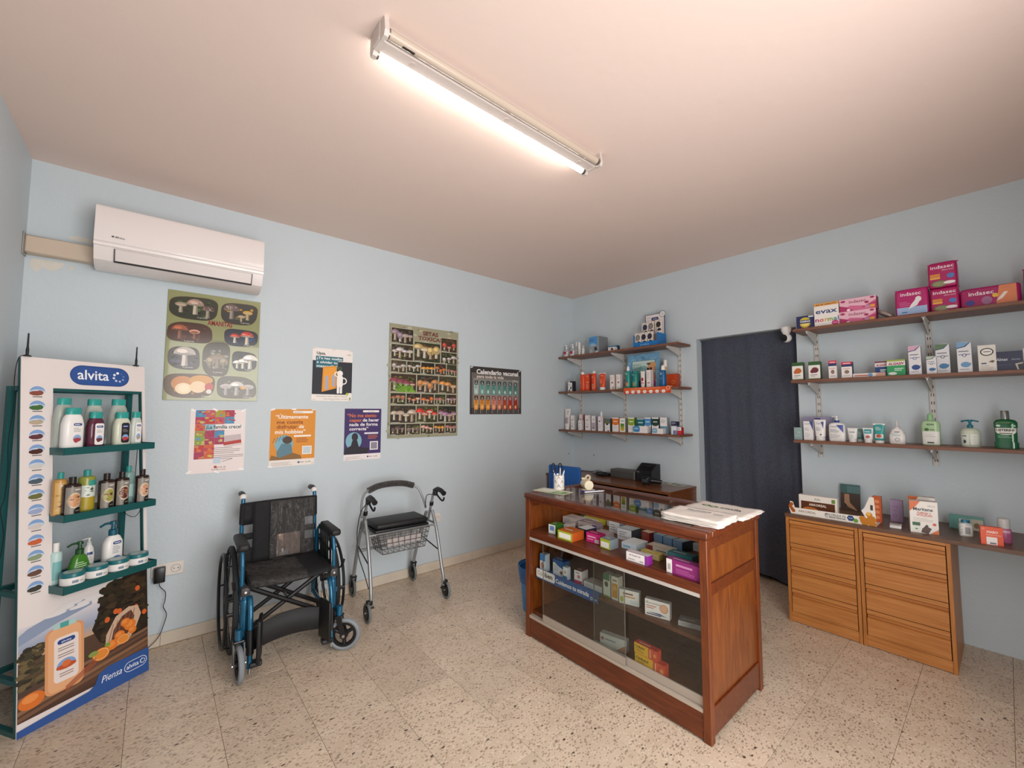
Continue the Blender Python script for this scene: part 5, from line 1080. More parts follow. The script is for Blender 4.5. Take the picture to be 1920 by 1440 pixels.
sbox('lb3', 'cream_box', 'very small white box standing before a taller pink one', '#cfc6c4', fine('#b07a80'), d=.035)
sbox('lb4', 'cream_box', 'tall pink and white box behind the very small one', '#a86a6e', fine('#b06a72', '#e6d2d2'))
sbox('lb5', 'cream_box', 'white box with pink edge, wider, right of the tall pink one', '#b09a9c', fine('#8a8a94'))
sbox('lb6', 'cream_box', 'slim white box with a mauve lower half', '#a8a0a6', lambda p, w_, h: (p.rect(-w_/2, 0, w_, h, '#e4dfdf'), p.rect(-w_*.4, h*.1, w_*.8, h*.42, '#9a8a98'), txt(p, w_, h, .45, 4, '#d8d0d8'), p.ell(w_*.1, h*.75, w_*.18, h*.04, '#8a8a90')))
sbox('lb7', 'cream_box', 'white box with a red stripe before the pear-shaped bottle', '#a5a0a2', lambda p, w_, h: (p.rect(-w_/2, 0, w_, h, '#e8e0e0'), p.rect(w_*.2, h*.62, w_*.07, h*.34, '#b0484a'), p.ell(-w_*.15, h*.66, w_*.18, h*.05, '#6a6a70'), txt(p, w_, h, .45, 5, '#bcb0b2')))
fx, y, z, W_, H_ = P['lb7b']; canister('dropper_bottle', 'frosted pear-shaped bottle with white nozzle on the lowest left shelf', (fx, y, z), .034, H_-.01, '#dcdada', '#eeecea', .07, None, cap_r=.35, shoulder=.03, mat=M('#d8dada', .15, alpha=.7))
sbox('lb8', 'remedy_box', 'dark topped box with an olive print', '#4a4e4a', lambda p, w_, h: (p.rect(-w_/2, 0, w_, h*.62, '#e9e6e2'), p.rect(-w_/2, h*.62, w_, h*.38, '#5c6668'), p.ell(w_*.0, h*.68, w_*.34, h*.16, '#6a6b2e'), p.ell(-w_*.05, h*.55, w_*.2, h*.07, '#22201c'), txt(p, w_, h, .35, 3, '#b8b4b0'), p.ell(w_*.15, h*.05, w_*.14, h*.05, '#2a2724')))
def arc_box(top, side, base='#ebe6e2'):
    def f(p, w_, h):
        p.rect(-w_/2, 0, w_, h, base); p.rect(-w_/2, h*.58, w_, h*.34, top); p.ell(0, h*.58, w_*.5, h*.12, top, 16, PI, 2*PI); p.rect(-w_*.3, h*.7, w_*.6, h*.05, '#f0ece4'); txt(p, w_, h, .38, 4, '#bcb6b2')
    return f
sbox('lb9', 'remedy_box', 'white box with a bright orange top arc', '#b5441a', arc_box('#e0731e', 0))
sbox('lb10', 'remedy_box', 'white box with a framed green to yellow square', '#8a8a80', lambda p, w_, h: (p.rect(-w_/2, 0, w_, h, '#efece2'), [p.rect(-w_*.34, h*(.1+.085*i), w_*.68, h*.087, c) for i, c in enumerate(('#c9a21c', '#b8a61e', '#9aa01e', '#78941e', '#56871e', '#3f7a1c'))], p.rect(-w_*.3, h*.75, w_*.6, h*.1, '#9fc0b0')))
sbox('lb11', 'remedy_box', 'white box with a lime green top arc', '#3d5a1e', arc_box('#8aa62c', 0))
sbox('lb12', 'remedy_box', 'teal box half hidden behind the wide blue and white one', '#1c5a66', lambda p, w_, h: (p.rect(-w_/2, 0, w_, h, '#e6e8e6'), p.rect(-w_/2, h*.45, w_, h*.5, '#2a8290'), p.rect(-w_*.35, h*.68, w_*.7, h*.08, '#d8ece8')))
def wide_arc(c): return lambda p, w_, h: (p.rect(-w_/2, 0, w_, h, '#ece6e4'), p.pill(-w_*.5, h*.12, w_*.48, h*.88, c, h*.3), p.rect(-w_*.42, h*.58, w_*.3, h*.1, '#d4e6f0'), txt(p, w_, h, .75, 3, '#c0b6b4', .06, .38, .2))
sbox('lb13', 'remedy_box', 'wide low white box with blue shape at the shelf front', '#d4cecc', wide_arc('#3a86bc'), d=.05)
sbox('lb14', 'remedy_box', 'white box with a sky blue top arc', '#5a7a98', arc_box('#4590c8', 0))
sbox('lb15', 'remedy_box', 'white box with a blackish green top arc', '#12281f', arc_box('#17392f', 0))
sbox('lb16', 'remedy_box', 'smallest wide white box with pale blue shape at the shelf front', '#d4cecc', wide_arc('#7fa8c4'), d=.05)
sbox('lb17', 'remedy_box', 'white box with a blue-grey lower half and window', '#8a9698', lambda p, w_, h: (p.rect(-w_/2, 0, w_, h, '#e8e2e0'), p.rect(-w_/2, 0, w_, h*.46, '#5a86a0'), p.rect(-w_*.1, h*.04, w_*.42, h*.3, '#d8dee0'), txt(p, w_, h, .85, 4, '#8a8a90')), d=.045)
sbox('lb18', 'remedy_box', 'small white and blue box supporting a navy one at the shelf end', '#6a8098', lambda p, w_, h: (p.rect(-w_/2, 0, w_, h, '#dfe2e6'), p.rect(-w_*.2, 0, w_*.7, h*.5, '#6a93bc'), p.ell(w_*.1, h*.3, w_*.15, h*.12, '#b04a5a')), w_=.05, d=.05)
sbox('lb19', 'remedy_box', 'small navy box lying on the white and blue one', '#1c2038', lambda p, w_, h: (p.rect(-w_/2, 0, w_, h, '#22264a'), p.rect(-w_*.4, h*.6, w_*.7, h*.12, '#c9cede'), p.rect(-w_*.4, h*.3, w_*.5, h*.08, '#8a6a5a')), w_=.05, h=.039, dz=.073, d=.05)
sbox('lb20', 'remedy_box', 'small red and white box at the doorway end of the lowest shelf', '#b0242c', lambda p, w_, h: (p.rect(-w_/2, 0, w_, h, '#c82a34'), p.rect(-w_/2, h*.55, w_, h*.45, '#ece4e0'), p.rect(-w_*.35, h*.7, w_*.5, h*.1, '#5a5a60')), dy=.022, d=.045)

# ------------------------------------------------------------------ right shelves, top board
sbox('rt1', 'tampon_box', 'navy box with yellow emblem at the curtain end', '#1c2150', lambda p, w_, h: (p.rect(-w_/2, 0, w_, h, '#1d2358'), p.ell(0, h*.42, w_*.3, h*.34, '#d8b22c', 18, PI, 2*PI), p.ell(0, h*.42, w_*.22, h*.24, '#f0dc7a', 18, PI, 2*PI), p.ell(0, h*.68, w_*.28, h*.2, '#c9b83a', 18, 0, PI), p.text('TAMPAX', 0, h*.5, h*.13, '#f2f2f6', 'c', fit=w_*.6, bold=.03), p.rect(w_*.2, h*.86, w_*.28, h*.11, '#d5dce2')), d=.06)
def evax(p, w_, h):
    p.rect(-w_/2, 0, w_, h, '#efe8e2'); p.rect(-w_/2, h*.88, w_, h*.12, '#e0a14a'); p.text('44+8 GRATIS', 0, h*.905, h*.06, '#7a2a1c', 'c', fit=w_*.85, bold=.02)
    p.text('evax', 0, h*.56, h*.2, '#1f3f7a', 'c', fit=w_*.88, bold=.02); xs = [-.46, -.24, -.01, .10, .34, .49]
    for ch, x, c, fw in zip('normal', (-.47, -.29, -.07, .04, .27, .45), ('#b0307a', '#d0562c', '#c9a02c', '#8f9a2c', '#4a9a8a', '#3a6aa8'), (.16, .18, .10, .21, .16, .04)): p.text(ch, w_*x, h*.22, h*.17, c, 'l', fit=w_*fw, bold=.03)
    p.ell(w_*.34, h*.12, w_*.14, h*.1, '#c8327a'); p.rect(w_*.25, h*.11, w_*.18, h*.02, '#f2d8e4'); p.rect(-w_/2, 0, w_, h*.03, '#d8a24a')
sbox('rt2', 'pads_box', 'white pads box with large blue and rainbow lettering', '#e2d8d0', evax, d=.08)
def ind_box(p, w_, h):
    p.rect(-w_/2, 0, w_, h, '#d66a94'); p.poly([(-w_*.5, h), (-w_*.5, h*.1), (-w_*.2, h*.45), (w_*.2, h*.3), (w_*.5, h*.7), (w_*.5, h)], '#ebb8c8'); p.poly([(-w_*.5, 0.001), (-w_*.1, 0.001), (-w_*.3, h*.35), (-w_*.5, h*.5)], '#b02a62'); p.poly([(w_*.1, h*.2), (w_*.5, 0.001), (w_*.5, h*.55)], '#b8336a')
    p.text('indasec', 0, h*.62, h*.24, '#8a1c50', 'c', fit=w_*.46, bold=.01); p.ell(-w_*.4, h*.82, w_*.07, h*.09, '#a8205a'); p.ell(w_*.25, h*.55, w_*.06, h*.1, '#a8205a'); p.ell(w_*.4, h*.88, w_*.06, h*.08, '#a8205a')
    p.rect(w_*.2, h*.1, w_*.13, h*.22, '#c98aa8'); p.rect(w_*.34, h*.1, w_*.12, h*.22, '#e8a040'); p.ell(-w_*.25, h*.1, w_*.05, h*.1, '#f4dce6')
sbox('rt3', 'pads_box', 'long pink pads box, lower of two stacked', '#8f1c50', ind_box, d=.08, h=.0795)
sbox('rt4', 'pads_box', 'long pink pads box, upper of two stacked', '#8f1c50', ind_box, d=.08, h=.082, dz=.08)
def pack(name, label, key, d, col, draw, dz=0, h=None, w_=None, e=.22, dy=0, crimp=True, rot=0):
    # soft plastic pack with rounded, slightly puffed faces and a sealed top edge
    fx, y, z, W_, H_ = P[key]; W_ = w_ or W_; H_ = h or H_
    o = ob(name, MB().ball((0, 0, H_/2), W_/2, d/2, H_/2, 40, 20, e, e), M(col, .25), None, (fx+d/2, y+dy, z+dz), RZ+rot, smooth=1.0)
    if crimp: ob('sealed_edge', MB().prism([(-W_*.5, H_*.985), (W_*.5, H_*.985), (W_*.53, H_*1.035), (-W_*.53, H_*1.035)], 'y', -.002, .002), M(col, .3), o, smooth=0)
    p = Print(F_front(d)); draw(p, W_, H_); p.build('print', o, GLOSSY)
    return tag(o, label, 'pack', 'incontinence pad packs')
def ind_a(p, w_, h):
    p.rect(-w_*.44, h*.06, w_*.88, h*.26, '#9fb8dc'); p.text('indasec', -w_*.02, h*.74, h*.13, '#f6e4ee', 'c', fit=w_*.6, bold=.01); p.ell(w_*.2, h*.58, w_*.09, h*.1, '#eee8ea', 14); p.poly([(w_*.12, h*.58), (w_*.28, h*.58), (w_*.16, h*.36), (-w_*.1, h*.24), (-w_*.02, h*.4)], '#eee8ea'); txt(p, w_, h, .5, 3, '#d87aac', -.36, .34); p.rect(-w_*.3, h*.12, w_*.16, h*.04, '#4a6aa0')
pack('pads_pack', 'pink and pale blue pads pack, leftmost of the pink packs', 'rt6', .10, '#b51f6a', ind_a, w_=.150)
def ind_b(p, w_, h):
    p.text('indasec', 0, h*.74, h*.13, '#f6e4ee', 'c', fit=w_*.78, bold=.01); p.text('discreet', w_*.18, h*.64, h*.06, '#f0c8dc', 'c', fit=w_*.4, shear=.2); p.rect(-w_*.42, h*.42, w_*.34, h*.12, '#d8863a'); p.rect(-w_*.42, h*.34, w_*.34, h*.07, '#e8b04a'); p.ell(w_*.27, h*.42, w_*.13, h*.09, '#4a7ac0', 14); p.ell(-w_*.12, h*.15, w_*.28, h*.13, '#6a6a4a', 16); p.ell(-w_*.12, h*.15, w_*.22, h*.09, '#8f8f6a', 16); p.ell(w_*.22, h*.17, w_*.2, h*.06, '#f0eaea', 12)
pack('pads_pack', 'magenta pads pack under an identical one', 'rt7', .11, '#b01a60', ind_b, h=.142)
pack('pads_pack', 'magenta pads pack on top of another, highest on the shelf', 'rt8', .11, '#b01a60', ind_b, dz=.1425, h=.152, w_=.122)
def ind_c(p, w_, h):
    p.poly([(w_*.1, h*.04), (w_*.43, h*.06), (w_*.43, h*.95), (w_*.16, h*.95)], '#e08458'); p.text('indasec', -w_*.14, h*.6, h*.2, '#f6e4ee', 'c', fit=w_*.42, bold=.01); p.ell(-w_*.33, h*.25, w_*.08, h*.13, '#2f3a8a', 14); p.ell(-w_*.05, h*.3, w_*.09, h*.2, '#a06a90', 14); p.ell(w_*.09, h*.5, w_*.05, h*.1, '#e8b83a', 12); p.poly([(w_*.1, h*.2), (w_*.2, h*.3), (w_*.3, h*.6), (w_*.24, h*.62), (w_*.16, h*.4)], '#f0e0d8'); txt(p, w_, h, .85, 2, '#c87050', .18, .2)
pack('pads_pack', 'wide magenta and orange pads pack beside the stacked pair', 'rt9', .10, '#a3175e', ind_c, crimp=False, e=.2)
pack('pads_pack', 'pink pads pack cut off by the right edge of view', 'rt10', .10, '#a8185e', ind_a)
# silver pouch lying on the shelf
fx, y, z, W_, H_ = P['rt5']
po = tag(ob('foil_pouch', MB().ball((0, 0, .0), .050, .03, .016, 24, 12, .8, .8), M('#a89a94', .3, .4), None, (fx+.01, y+.0, z+.040), RZ, smooth=1.0), 'silvery pouch slumped beside the long pink boxes', 'pouch'); po.rotation_euler = (0, math.radians(34), RZ)

# ------------------------------------------------------------------ right shelves, middle board
def herb(p, w_, h, c): p.rect(-w_/2, 0, w_, h, '#ebe6df'); p.rect(-w_/2, h*.76, w_, h*.24, '#2f5a2a'); p.ell(0, h*.8, w_*.5, h*.1, '#ebe6df', 14, PI, 2*PI); p.ell(w_*.05, h*.52, w_*.32, h*.16, c, 10); p.ell(-w_*.2, h*.45, w_*.16, h*.1, c, 8); p.rect(-w_/2, 0, w_, h*.06, '#3f6a2f'); p.rect(-w_*.35, h*.24, w_*.6, h*.04, '#8a857c'); p.rect(-w_*.35, h*.16, w_*.4, h*.03, '#a8a29a')
sbox('rm1', 'herbal_box', 'green and white herbal box with an orange root print', '#33542c', lambda p, w_, h: herb(p, w_, h, '#c2642c'))
sbox('rm2', 'herbal_box', 'green and white herbal box with a dark red berry print', '#33542c', lambda p, w_, h: herb(p, w_, h, '#6a2630'))
def drops(p, w_, h): p.rect(-w_/2, 0, w_, h, '#ece5e2'); p.rect(-w_/2, h*.84, w_, h*.16, '#d2224a'); p.rect(-w_/2, h*.70, w_, h*.14, '#2a3a66'); p.rect(-w_*.35, h*.88, w_*.7, h*.05, '#f2d4da'); p.ell(0, h*.38, w_*.24, h*.12, '#8a7464', 10); p.rect(-w_*.38, h*.55, w_*.7, h*.03, '#c9706a'); p.rect(-w_*.3, h*.14, w_*.6, h*.03, '#a8a09c')
sbox('rm3', 'drops_box', 'slim white box with red top, nearer the curtain', '#d5cfcc', drops, d=.04); sbox('rm4', 'drops_box', 'wider white box with red top and navy band', '#26335c', drops)
sbox('rm5', 'cream_box', 'flat white box lying before the denture cream boxes', '#d8ccc8', lambda p, w_, h: (p.rect(-w_/2, 0, w_, h, '#e4d8d2'), p.rect(-w_*.45, h*.3, w_*.5, h*.3, '#c0685a'), p.ell(w_*.05, h*.5, h*.5, h*.5, '#6a9ac0', 10), p.poly([(w_*.2, 0.001), (w_*.5, 0.001), (w_*.5, h*.99), (w_*.25, h*.99)], '#c89a8a')), d=.06, h=.024)
def algasiv(c, c2): return lambda p, w_, h: (p.rect(-w_/2, 0, w_, h, c), p.rect(-w_/2, h*.64, w_, h*.26, '#e8e2de'), p.text('ALGASIV', 0, h*.68, h*.15, '#a02048', 'c', fit=w_*.86, bold=.04, shear=.15), p.rect(-w_/2, h*.9, w_, h*.1, c2), p.rect(-w_*.1, h*.42, w_*.5, h*.05, '#d8e8dc'), p.rect(-w_*.1, h*.32, w_*.4, h*.05, '#d8e8dc'), p.ell(-w_*.2, h*.15, w_*.24, h*.09, '#e6eae4', 12))
sbox('rm6', 'denture_cream_box', 'dark blue denture cream box behind the green one', '#1c3a66', algasiv('#22427a', '#7a3a4a'))
sbox('rm7', 'denture_cream_box', 'green and white denture cream box', '#1f7a4a', algasiv('#2f9a5c', '#9ab03a'), d=.05)
def solution(top, blot, dark): 
    def f(p, w_, h):
        p.rect(-w_/2, 0, w_, h, '#e4e2e4'); p.poly([(-w_*.5, h), (-w_*.5, h*.82), (0, h*.86), (w_*.4, h*.99)], top); p.poly([(-w_*.5, h*.82), (0, h*.86), (w_*.44, h*.999), (w_*.5, h*.999), (w_*.1, h*.84), (-w_*.5, h*.79)], dark); p.rect(-w_*.4, h*.68, w_*.7, h*.03, '#6a7080'); p.rect(-w_*.4, h*.58, w_*.8, h*.02, dark); p.ell(0, h*.57, w_*.16, h*.03, '#e4e2e4', 10); p.ring(0, h*.57, w_*.1, w_*.16, dark, 14); p.ell(w_*.05, h*.26, w_*.34, h*.09, blot, 14); p.poly([(w_*.3, h*.26), (w_*.44, h*.34), (w_*.4, h*.22)], blot); p.rect(-w_*.35, h*.1, w_*.6, h*.02, '#9a9aa2')
    return f
sbox('rm8', 'saline_box', 'tall white and pink box with a blue whale', '#c8b4be', solution('#d8a8c0', '#2a4a8a', '#4a5a8a'))
sbox('rm9', 'saline_box', 'short white and blue-grey box before a taller green-topped one', '#9aa6ac', solution('#b8c4b0', '#3a6a9a', '#3a5a70'))
sbox('rm10', 'saline_box', 'tall white and blue box with a green top behind the short one', '#8a989c', solution('#5f7a5a', '#4a80b0', '#3a5a70'))
sbox('rm11', 'saline_box', 'tall white and blue box with a pale blue top', '#9aa8b4', solution('#7aa4c8', '#6a9ac4', '#22457a'))
sbox('rm12', 'remedy_box', 'white box with an oval black ring logo and a bird print', '#cfcac2', lambda p, w_, h: (p.rect(-w_/2, 0, w_, h, '#e6e1d8'), p.ell(0, h*.74, w_*.38, h*.15, '#20242c', 22), p.ell(0, h*.74, w_*.31, h*.115, '#eeeae2', 22), p.rect(-w_*.2, h*.73, w_*.4, h*.03, '#6a6a68'), p.poly([(w_*.05, h*.36), (w_*.28, h*.42), (w_*.42, h*.38), (w_*.3, h*.32)], '#6a5038'), p.rect(-w_*.35, h*.28, w_*.3, h*.05, '#3a4a6a'), txt(p, w_, h, .2, 3, '#a8a298')), d=.05)
sbox('rm13', 'antacid_box', 'wide navy box with pale lettering at the right of the middle shelf', '#20233c', lambda p, w_, h: (p.rect(-w_/2, 0, w_, h, '#262a48'), p.text('Almax', -w_*.46, h*.52, h*.15, '#d8dce8', 'l', fit=w_*.42, bold=.01, shear=.15), p.text('forte', w_*.1, h*.53, h*.1, '#a8b0c8', 'l', fit=w_*.3, shear=.15), p.poly([(w_*.22, h*.34), (w_*.5, h*.4), (w_*.5, h*.34), (w_*.3, h*.29), (w_*.36, h*.0), (w_*.3, h*.0)], '#c9c2ae'), p.rect(-w_/2, h*.3, w_*.6, h*.01, '#5a628a')), d=.05)
sbox('rm14', 'remedy_box', 'white and purple box partly out of view at the right edge', '#2a2a4a', lambda p, w_, h: (p.rect(-w_/2, 0, w_, h, '#e6e2e4'), p.rect(-w_*.4, h*.4, w_*.8, h*.4, '#4a3a6a'), p.rect(-w_/2, 0, w_, h*.3, '#2a2a4a')), dy=-.004)

# ------------------------------------------------------------------ right shelves, bottom board
sbox('rb1', 'cream_box', 'small grey-green box at the curtain end of the lowest right shelf', '#7d9290', lambda p, w_, h: (p.rect(-w_/2, 0, w_, h, '#8fa5a3'), p.ring(w_*.1, h*.6, .005, .007, '#c8d4d2'), p.rect(-w_*.3, h*.3, w_*.5, h*.03, '#c8d4d2')), d=.03)
sbox('rb2', 'gift_box', 'purple carton behind the white and blue skin care', '#8d86a4', lambda p, w_, h: (p.rect(-w_/2, 0, w_, h, '#958fac'), p.pill(-w_*.1, h*.84, w_*.22, h*.1, '#3a3a70'), p.rect(-w_*.4, h*.2, w_*.8, h*.3, '#b8a49c')), d=.06)
def cerave(p, w_, h): p.poly([(w_*.12, h*.999), (w_*.5, h*.999), (w_*.5, h*.5)], '#3a4a8c'); p.text('CeraVe', -w_*.06, h*.82, h*.09, '#1f3f7a', 'c', fit=w_*.66); txt(p, w_, h, .62, 3, '#7a86a0', -.4, .5); txt(p, w_, h, .35, 4, '#a8aab4', -.4, .6)
sbox('rb3', 'skin_cream_box', 'slim white box with a blue corner triangle', '#c8c4c8', lambda p, w_, h: (p.rect(-w_/2, 0, w_, h, '#e8e4e2'), cerave(p, w_, h)), d=.04)
def cer_t(p, w_, h): p.text('CeraVe', 0, h*.78, h*.08, '#1f3f7a', 'c', fit=w_*.6); p.poly([(w_*.1, h*.9), (w_*.32, h*.9), (w_*.3, h*.55)], '#3a4a8c'); p.lines(-w_*.3, h*.6, w_*.4, 3, h*.06, h*.02, '#7a86a0'); p.ell(w_*.1, h*.28, w_*.08, h*.035, '#3a3a3a', 10)
fx, y, z, W_, H_ = P['rb4']; sq_tube('skin_cream_tube', 'white and blue cream tube between a slim box and a pump bottle', (fx+.03, y, z), W_, H_, '#ebe7e4', '#ebe7e4', cer_t, .022, .48)
fx, y, z, W_, H_ = P['rb5']; rg = [(0, .041, .02, 4), (.006, .044, .022, 4), (.105, .044, .022, 4), (.118, .036, .018, 3), (.124, .012, .012)]
o = lofted('pump_bottle', 'white pump bottle with blue triangle and navy collar', (fx+.025, y, z), rg, M('#ebe7e3', .3), 'bottle'); ob('collar', MB().cyl((0, 0, .122), (0, 0, .138), .0135, 16), M('#1f3a8a', .35), o); pump(o, .136, M('#ece8e4', .35), .75)
p = wrap(rg); p.poly([(.0, .108), (.037, .108), (.037, .055)], '#4a5aa0'); p.text('CeraVe', -.034, .092, .011, '#1f3f7a', 'l', fit=.045); p.lines(-.034, .075, .05, 3, .008, .003, '#6a7690'); p.lines(-.034, .045, .055, 4, .008, .003, '#a8aab4'); p.build('print', o)
for key, lab, col, cp, dr in (('rb6', 'short white cream tube, leftmost of the small tubes', '#e9e5e1', '#eeeae6', lambda p, w_, h: (p.rect(-w_*.3, h*.68, w_*.55, h*.06, '#6a8a90'), p.lines(-w_*.3, h*.5, w_*.5, 4, h*.07, h*.02, '#99aaaa'))), ('rb7', 'dark teal and silver tube standing farther back', '#5f8a88', '#c8ccca', lambda p, w_, h: p.lines(-w_*.3, h*.7, w_*.5, 5, h*.08, h*.02, '#dfe8e6')), ('rb8', 'short tube with teal top and white bottom', '#e9e5e1', '#eeeae6', lambda p, w_, h: (p.rect(-w_*.36, h*.62, w_*.72, h*.3, '#3a9aa4'), p.rect(-w_*.3, h*.72, w_*.5, h*.05, '#e4f0f0'), p.ell(0, h*.4, w_*.22, h*.1, '#b5626a'))), ('rb9', 'taller teal tube with white cap, rightmost of the small tubes', '#3a9a96', '#eeeae6', lambda p, w_, h: (p.rect(-w_*.35, h*.25, w_*.7, h*.2, '#e6e2dc'), p.ell(0, h*.36, w_*.24, h*.09, '#b5523a'), p.lines(-w_*.3, h*.8, w_*.5, 3, h*.06, h*.02, '#dff0ee')))):
    fx, y, z, W_, H_ = P[key]; sq_tube('skin_cream_tube', lab, (fx+.028, y, z), W_, H_, col, cp, dr, .016)
fx, y, z, W_, H_ = P['rb10']; rg = [(0, .034, .022, 3), (.005, .038, .025, 3), (.05, .038, .025, 3), (.085, .026, .019, 2.4), (.096, .012, .012)]
o = lofted('lotion_bottle', 'rounded white lotion bottle with translucent nozzle', (fx+.03, y, z), rg, M('#e8e3df', .3), 'bottle'); ob('nozzle', MB().loft([(.094, .012, .012), (.104, .012, .012), (.108, .005, .005), (.138, .0045, .0045), (.142, .003, .003)], 14), M('#d5d2ce', .25), o)
p = wrap(rg); p.rect(-.012, .07, .024, .005, '#5a5a58'); p.lines(-.024, .06, .046, 3, .006, .002, '#7ab0b4'); p.ring(.002, .026, .008, .011, '#7a8a90'); p.build('print', o)
fx, y, z, W_, H_ = P['rb11']; rg = [(0, .036, .022, 3.2), (.005, .040, .025, 3.2), (.12, .041, .026, 3.2), (.14, .036, .022, 2.6), (.146, .013, .013)]
o = lofted('gel_bottle', 'large pale green bottle with green cap and white lower half', (fx+.03, y, z), rg, M('#a8c89a', .25), 'bottle'); ob('cap', MB().loft([(.144, .014, .014), (.176, .013, .013), (.186, .008, .008)], 16), M('#8fbf8a', .3), o)
p = wrap(rg); p.rect(-.036, .006, .072, .075, '#e4e2dc'); p.text('ISDIN', 0, .117, .009, '#2a3a2a', 'c', fit=.03, bold=.03); p.ell(-.016, .092, .010, .009, '#4a6a3a'); p.rect(-.004, .088, .02, .006, '#6a7a5a'); p.rect(-.016, .012, .028, .008, '#4a4a4a'); p.lines(-.025, .06, .05, 2, .01, .002, '#a8a49c'); p.build('print', o)
fx, y, z, W_, H_ = P['rb12']; rg = [(0, .036, .036), (.004, .039, .039), (.085, .039, .039), (.1, .030, .030), (.106, .013, .013)]
o = lofted('soap_bottle', 'clear soap bottle of pale cream liquid with blue-green pump', (fx+.04, y, z), rg, M('#cfd8c4', .15), 'bottle'); pump(o, .106, M('#1d6f80', .3), 1.12, ang=.6); ob('pump_wing', MB().curve([(.034, 0, .142), (.0, 0, .149), (-.034, 0, .142)], .004, 8), M('#1d6f80', .3), o)
p = wrap(rg); p.rect(-.036, .012, .03, .06, '#dfe6dc'); p.rect(-.033, .058, .018, .006, '#3a4a5a'); p.ell(-.024, .03, .007, .010, '#2a3a4a'); p.rect(.0, .014, .03, .058, '#e8eae0'); p.lines(.003, .065, .022, 6, .008, .002, '#b0b4a8'); p.build('print', o)
fx, y, z, W_, H_ = P['rb13']; rg = [(0, .043, .028, 5), (.035, .043, .028, 5), (.0355, .039, .025, 5), (.04, .039, .025, 5), (.06, .040, .026, 5), (.112, .040, .026, 5), (.1125, .043, .028, 5), (.14, .043, .028, 5), (.152, .036, .022, 3), (.158, .015, .015)]
o = lofted('mouthwash_bottle', 'large green mouthwash bottle with silver cap', (fx+.03, y, z), rg, M('#0e6b3a', .06, trans=.25, coat=.5), 'bottle'); ob('cap', MB().loft([(.156, .017, .017), (.2, .016, .016), (.203, .014, .014)], 12), M('#8a8d8a', .2, .7), o)
p = wrap(rg); p.rect(-.036, .088, .072, .022, '#eae6da'); p.text('LISTERINE', 0, .093, .012, '#1a1f2a', 'c', fit=.066, bold=.05); p.ell(0, .088, .034, .014, '#eae6da', 16, PI, 2*PI); p.rect(-.024, .079, .048, .005, '#2a5a3a'); p.ell(-.026, .122, .008, .006, '#c9dccb'); p.ell(.028, .122, .008, .006, '#8ab89a'); p.lines(-.03, .066, .06, 2, .007, .002, '#9acaa8'); p.build('print', o)

# ------------------------------------------------------------------ worktop
ZW = .682
tray = thing('supplement_tray', 'long low white carton tray with honeycomb print and raised end', 'display', (-.395, -2.478, ZW), RZ)
ob('tray', MB().box(-.205, .215, -.045, .12, 0, .002).prism([(-.212, .0), (.215, .0), (.215, .045), (.21, .165), (.19, .165), (.165, .10), (.15, .08), (.165, .05), (.13, .045), (-.19, .040), (-.2, .075), (-.215, .078), (-.222, .03)], 'y', -.048, -.045), M('#e8e2d8', .45), tray, smooth=0)
p = Print(lambda x, y, l: (x, -.048-l, y)); p.text('ARKOREAL', -.17, .016, .014, '#7a5a3a', 'l', fit=.095).text('¡MULTIPLICA X2', -.03, .024, .011, '#3a3a40', 'l', fit=.105, bold=.02).text('TU RESISTENCIA!', -.03, .009, .011, '#3a3a40', 'l', fit=.105, bold=.02)
def hexa(cx, cy, r, c): p.poly([(cx+r*math.cos(PI/3*i), cy+r*math.sin(PI/3*i)) for i in range(6)], c)
hexa(.098, .026, .018, '#24407a'); p.text('PLUS', .098, .023, .007, '#e8ecf4', 'c', fit=.018); hexa(.122, .016, .013, '#6a9a3a')
for x, y, r in ((.165, .02, .024), (.195, .035, .024), (.155, .035, .018), (.185, .062, .016), (.198, .012, .02)): hexa(x, y, r, '#c07a22')
hexa(.183, .066, .011, '#e8b04a')
for x, y in ((-.208, .06), (-.205, .03), (-.215, .045), (-.198, .02)): hexa(x, y, .012, '#a8561c')
p.poly([(.17, .095), (.2, .11), (.205, .155), (.188, .155)], '#e8e0d4'); p.rect(.192, .09, .012, .03, '#3a3a3a'); p.build('print', tray)
card_box('supplement_box', 'white and brown supplement box standing in the low carton tray', (-.37, -2.40, ZW+.0025), .205, .04, .118, '#e4dcd2', lambda p, w_, h: (p.text('Arko', 0, h*.78, h*.12, '#4a5a3a', 'c', fit=w_*.16), p.rect(-w_*.44, h*.2, w_*.88, h*.48, '#5a2f18'), p.text('ARKOREAL', 0, h*.46, h*.12, '#ede2d0', 'c', fit=w_*.46, bold=.02), p.ell(-w_*.2, h*.26, w_*.2, h*.12, '#c8743a', 12), p.ell(-w_*.05, h*.2, w_*.12, h*.08, '#e0a060', 10), p.rect(w_*.36, h*.72, w_*.09, h*.2, '#6a8a3a'), p.rect(w_*.02, h*.08, w_*.25, h*.05, '#6a6460')))
card_box('supplement_box', 'small orange supplement box behind the raised end of the tray', (-.30, -2.680, ZW), .04, .03, .155, '#b5542c', lambda p, w_, h: (p.rect(-w_/2, 0, w_, h, '#c25a30'), [p.ell(0, h*(.2+.2*i), w_*.3, h*.07, '#e08a5a', 10) for i in range(4)]))
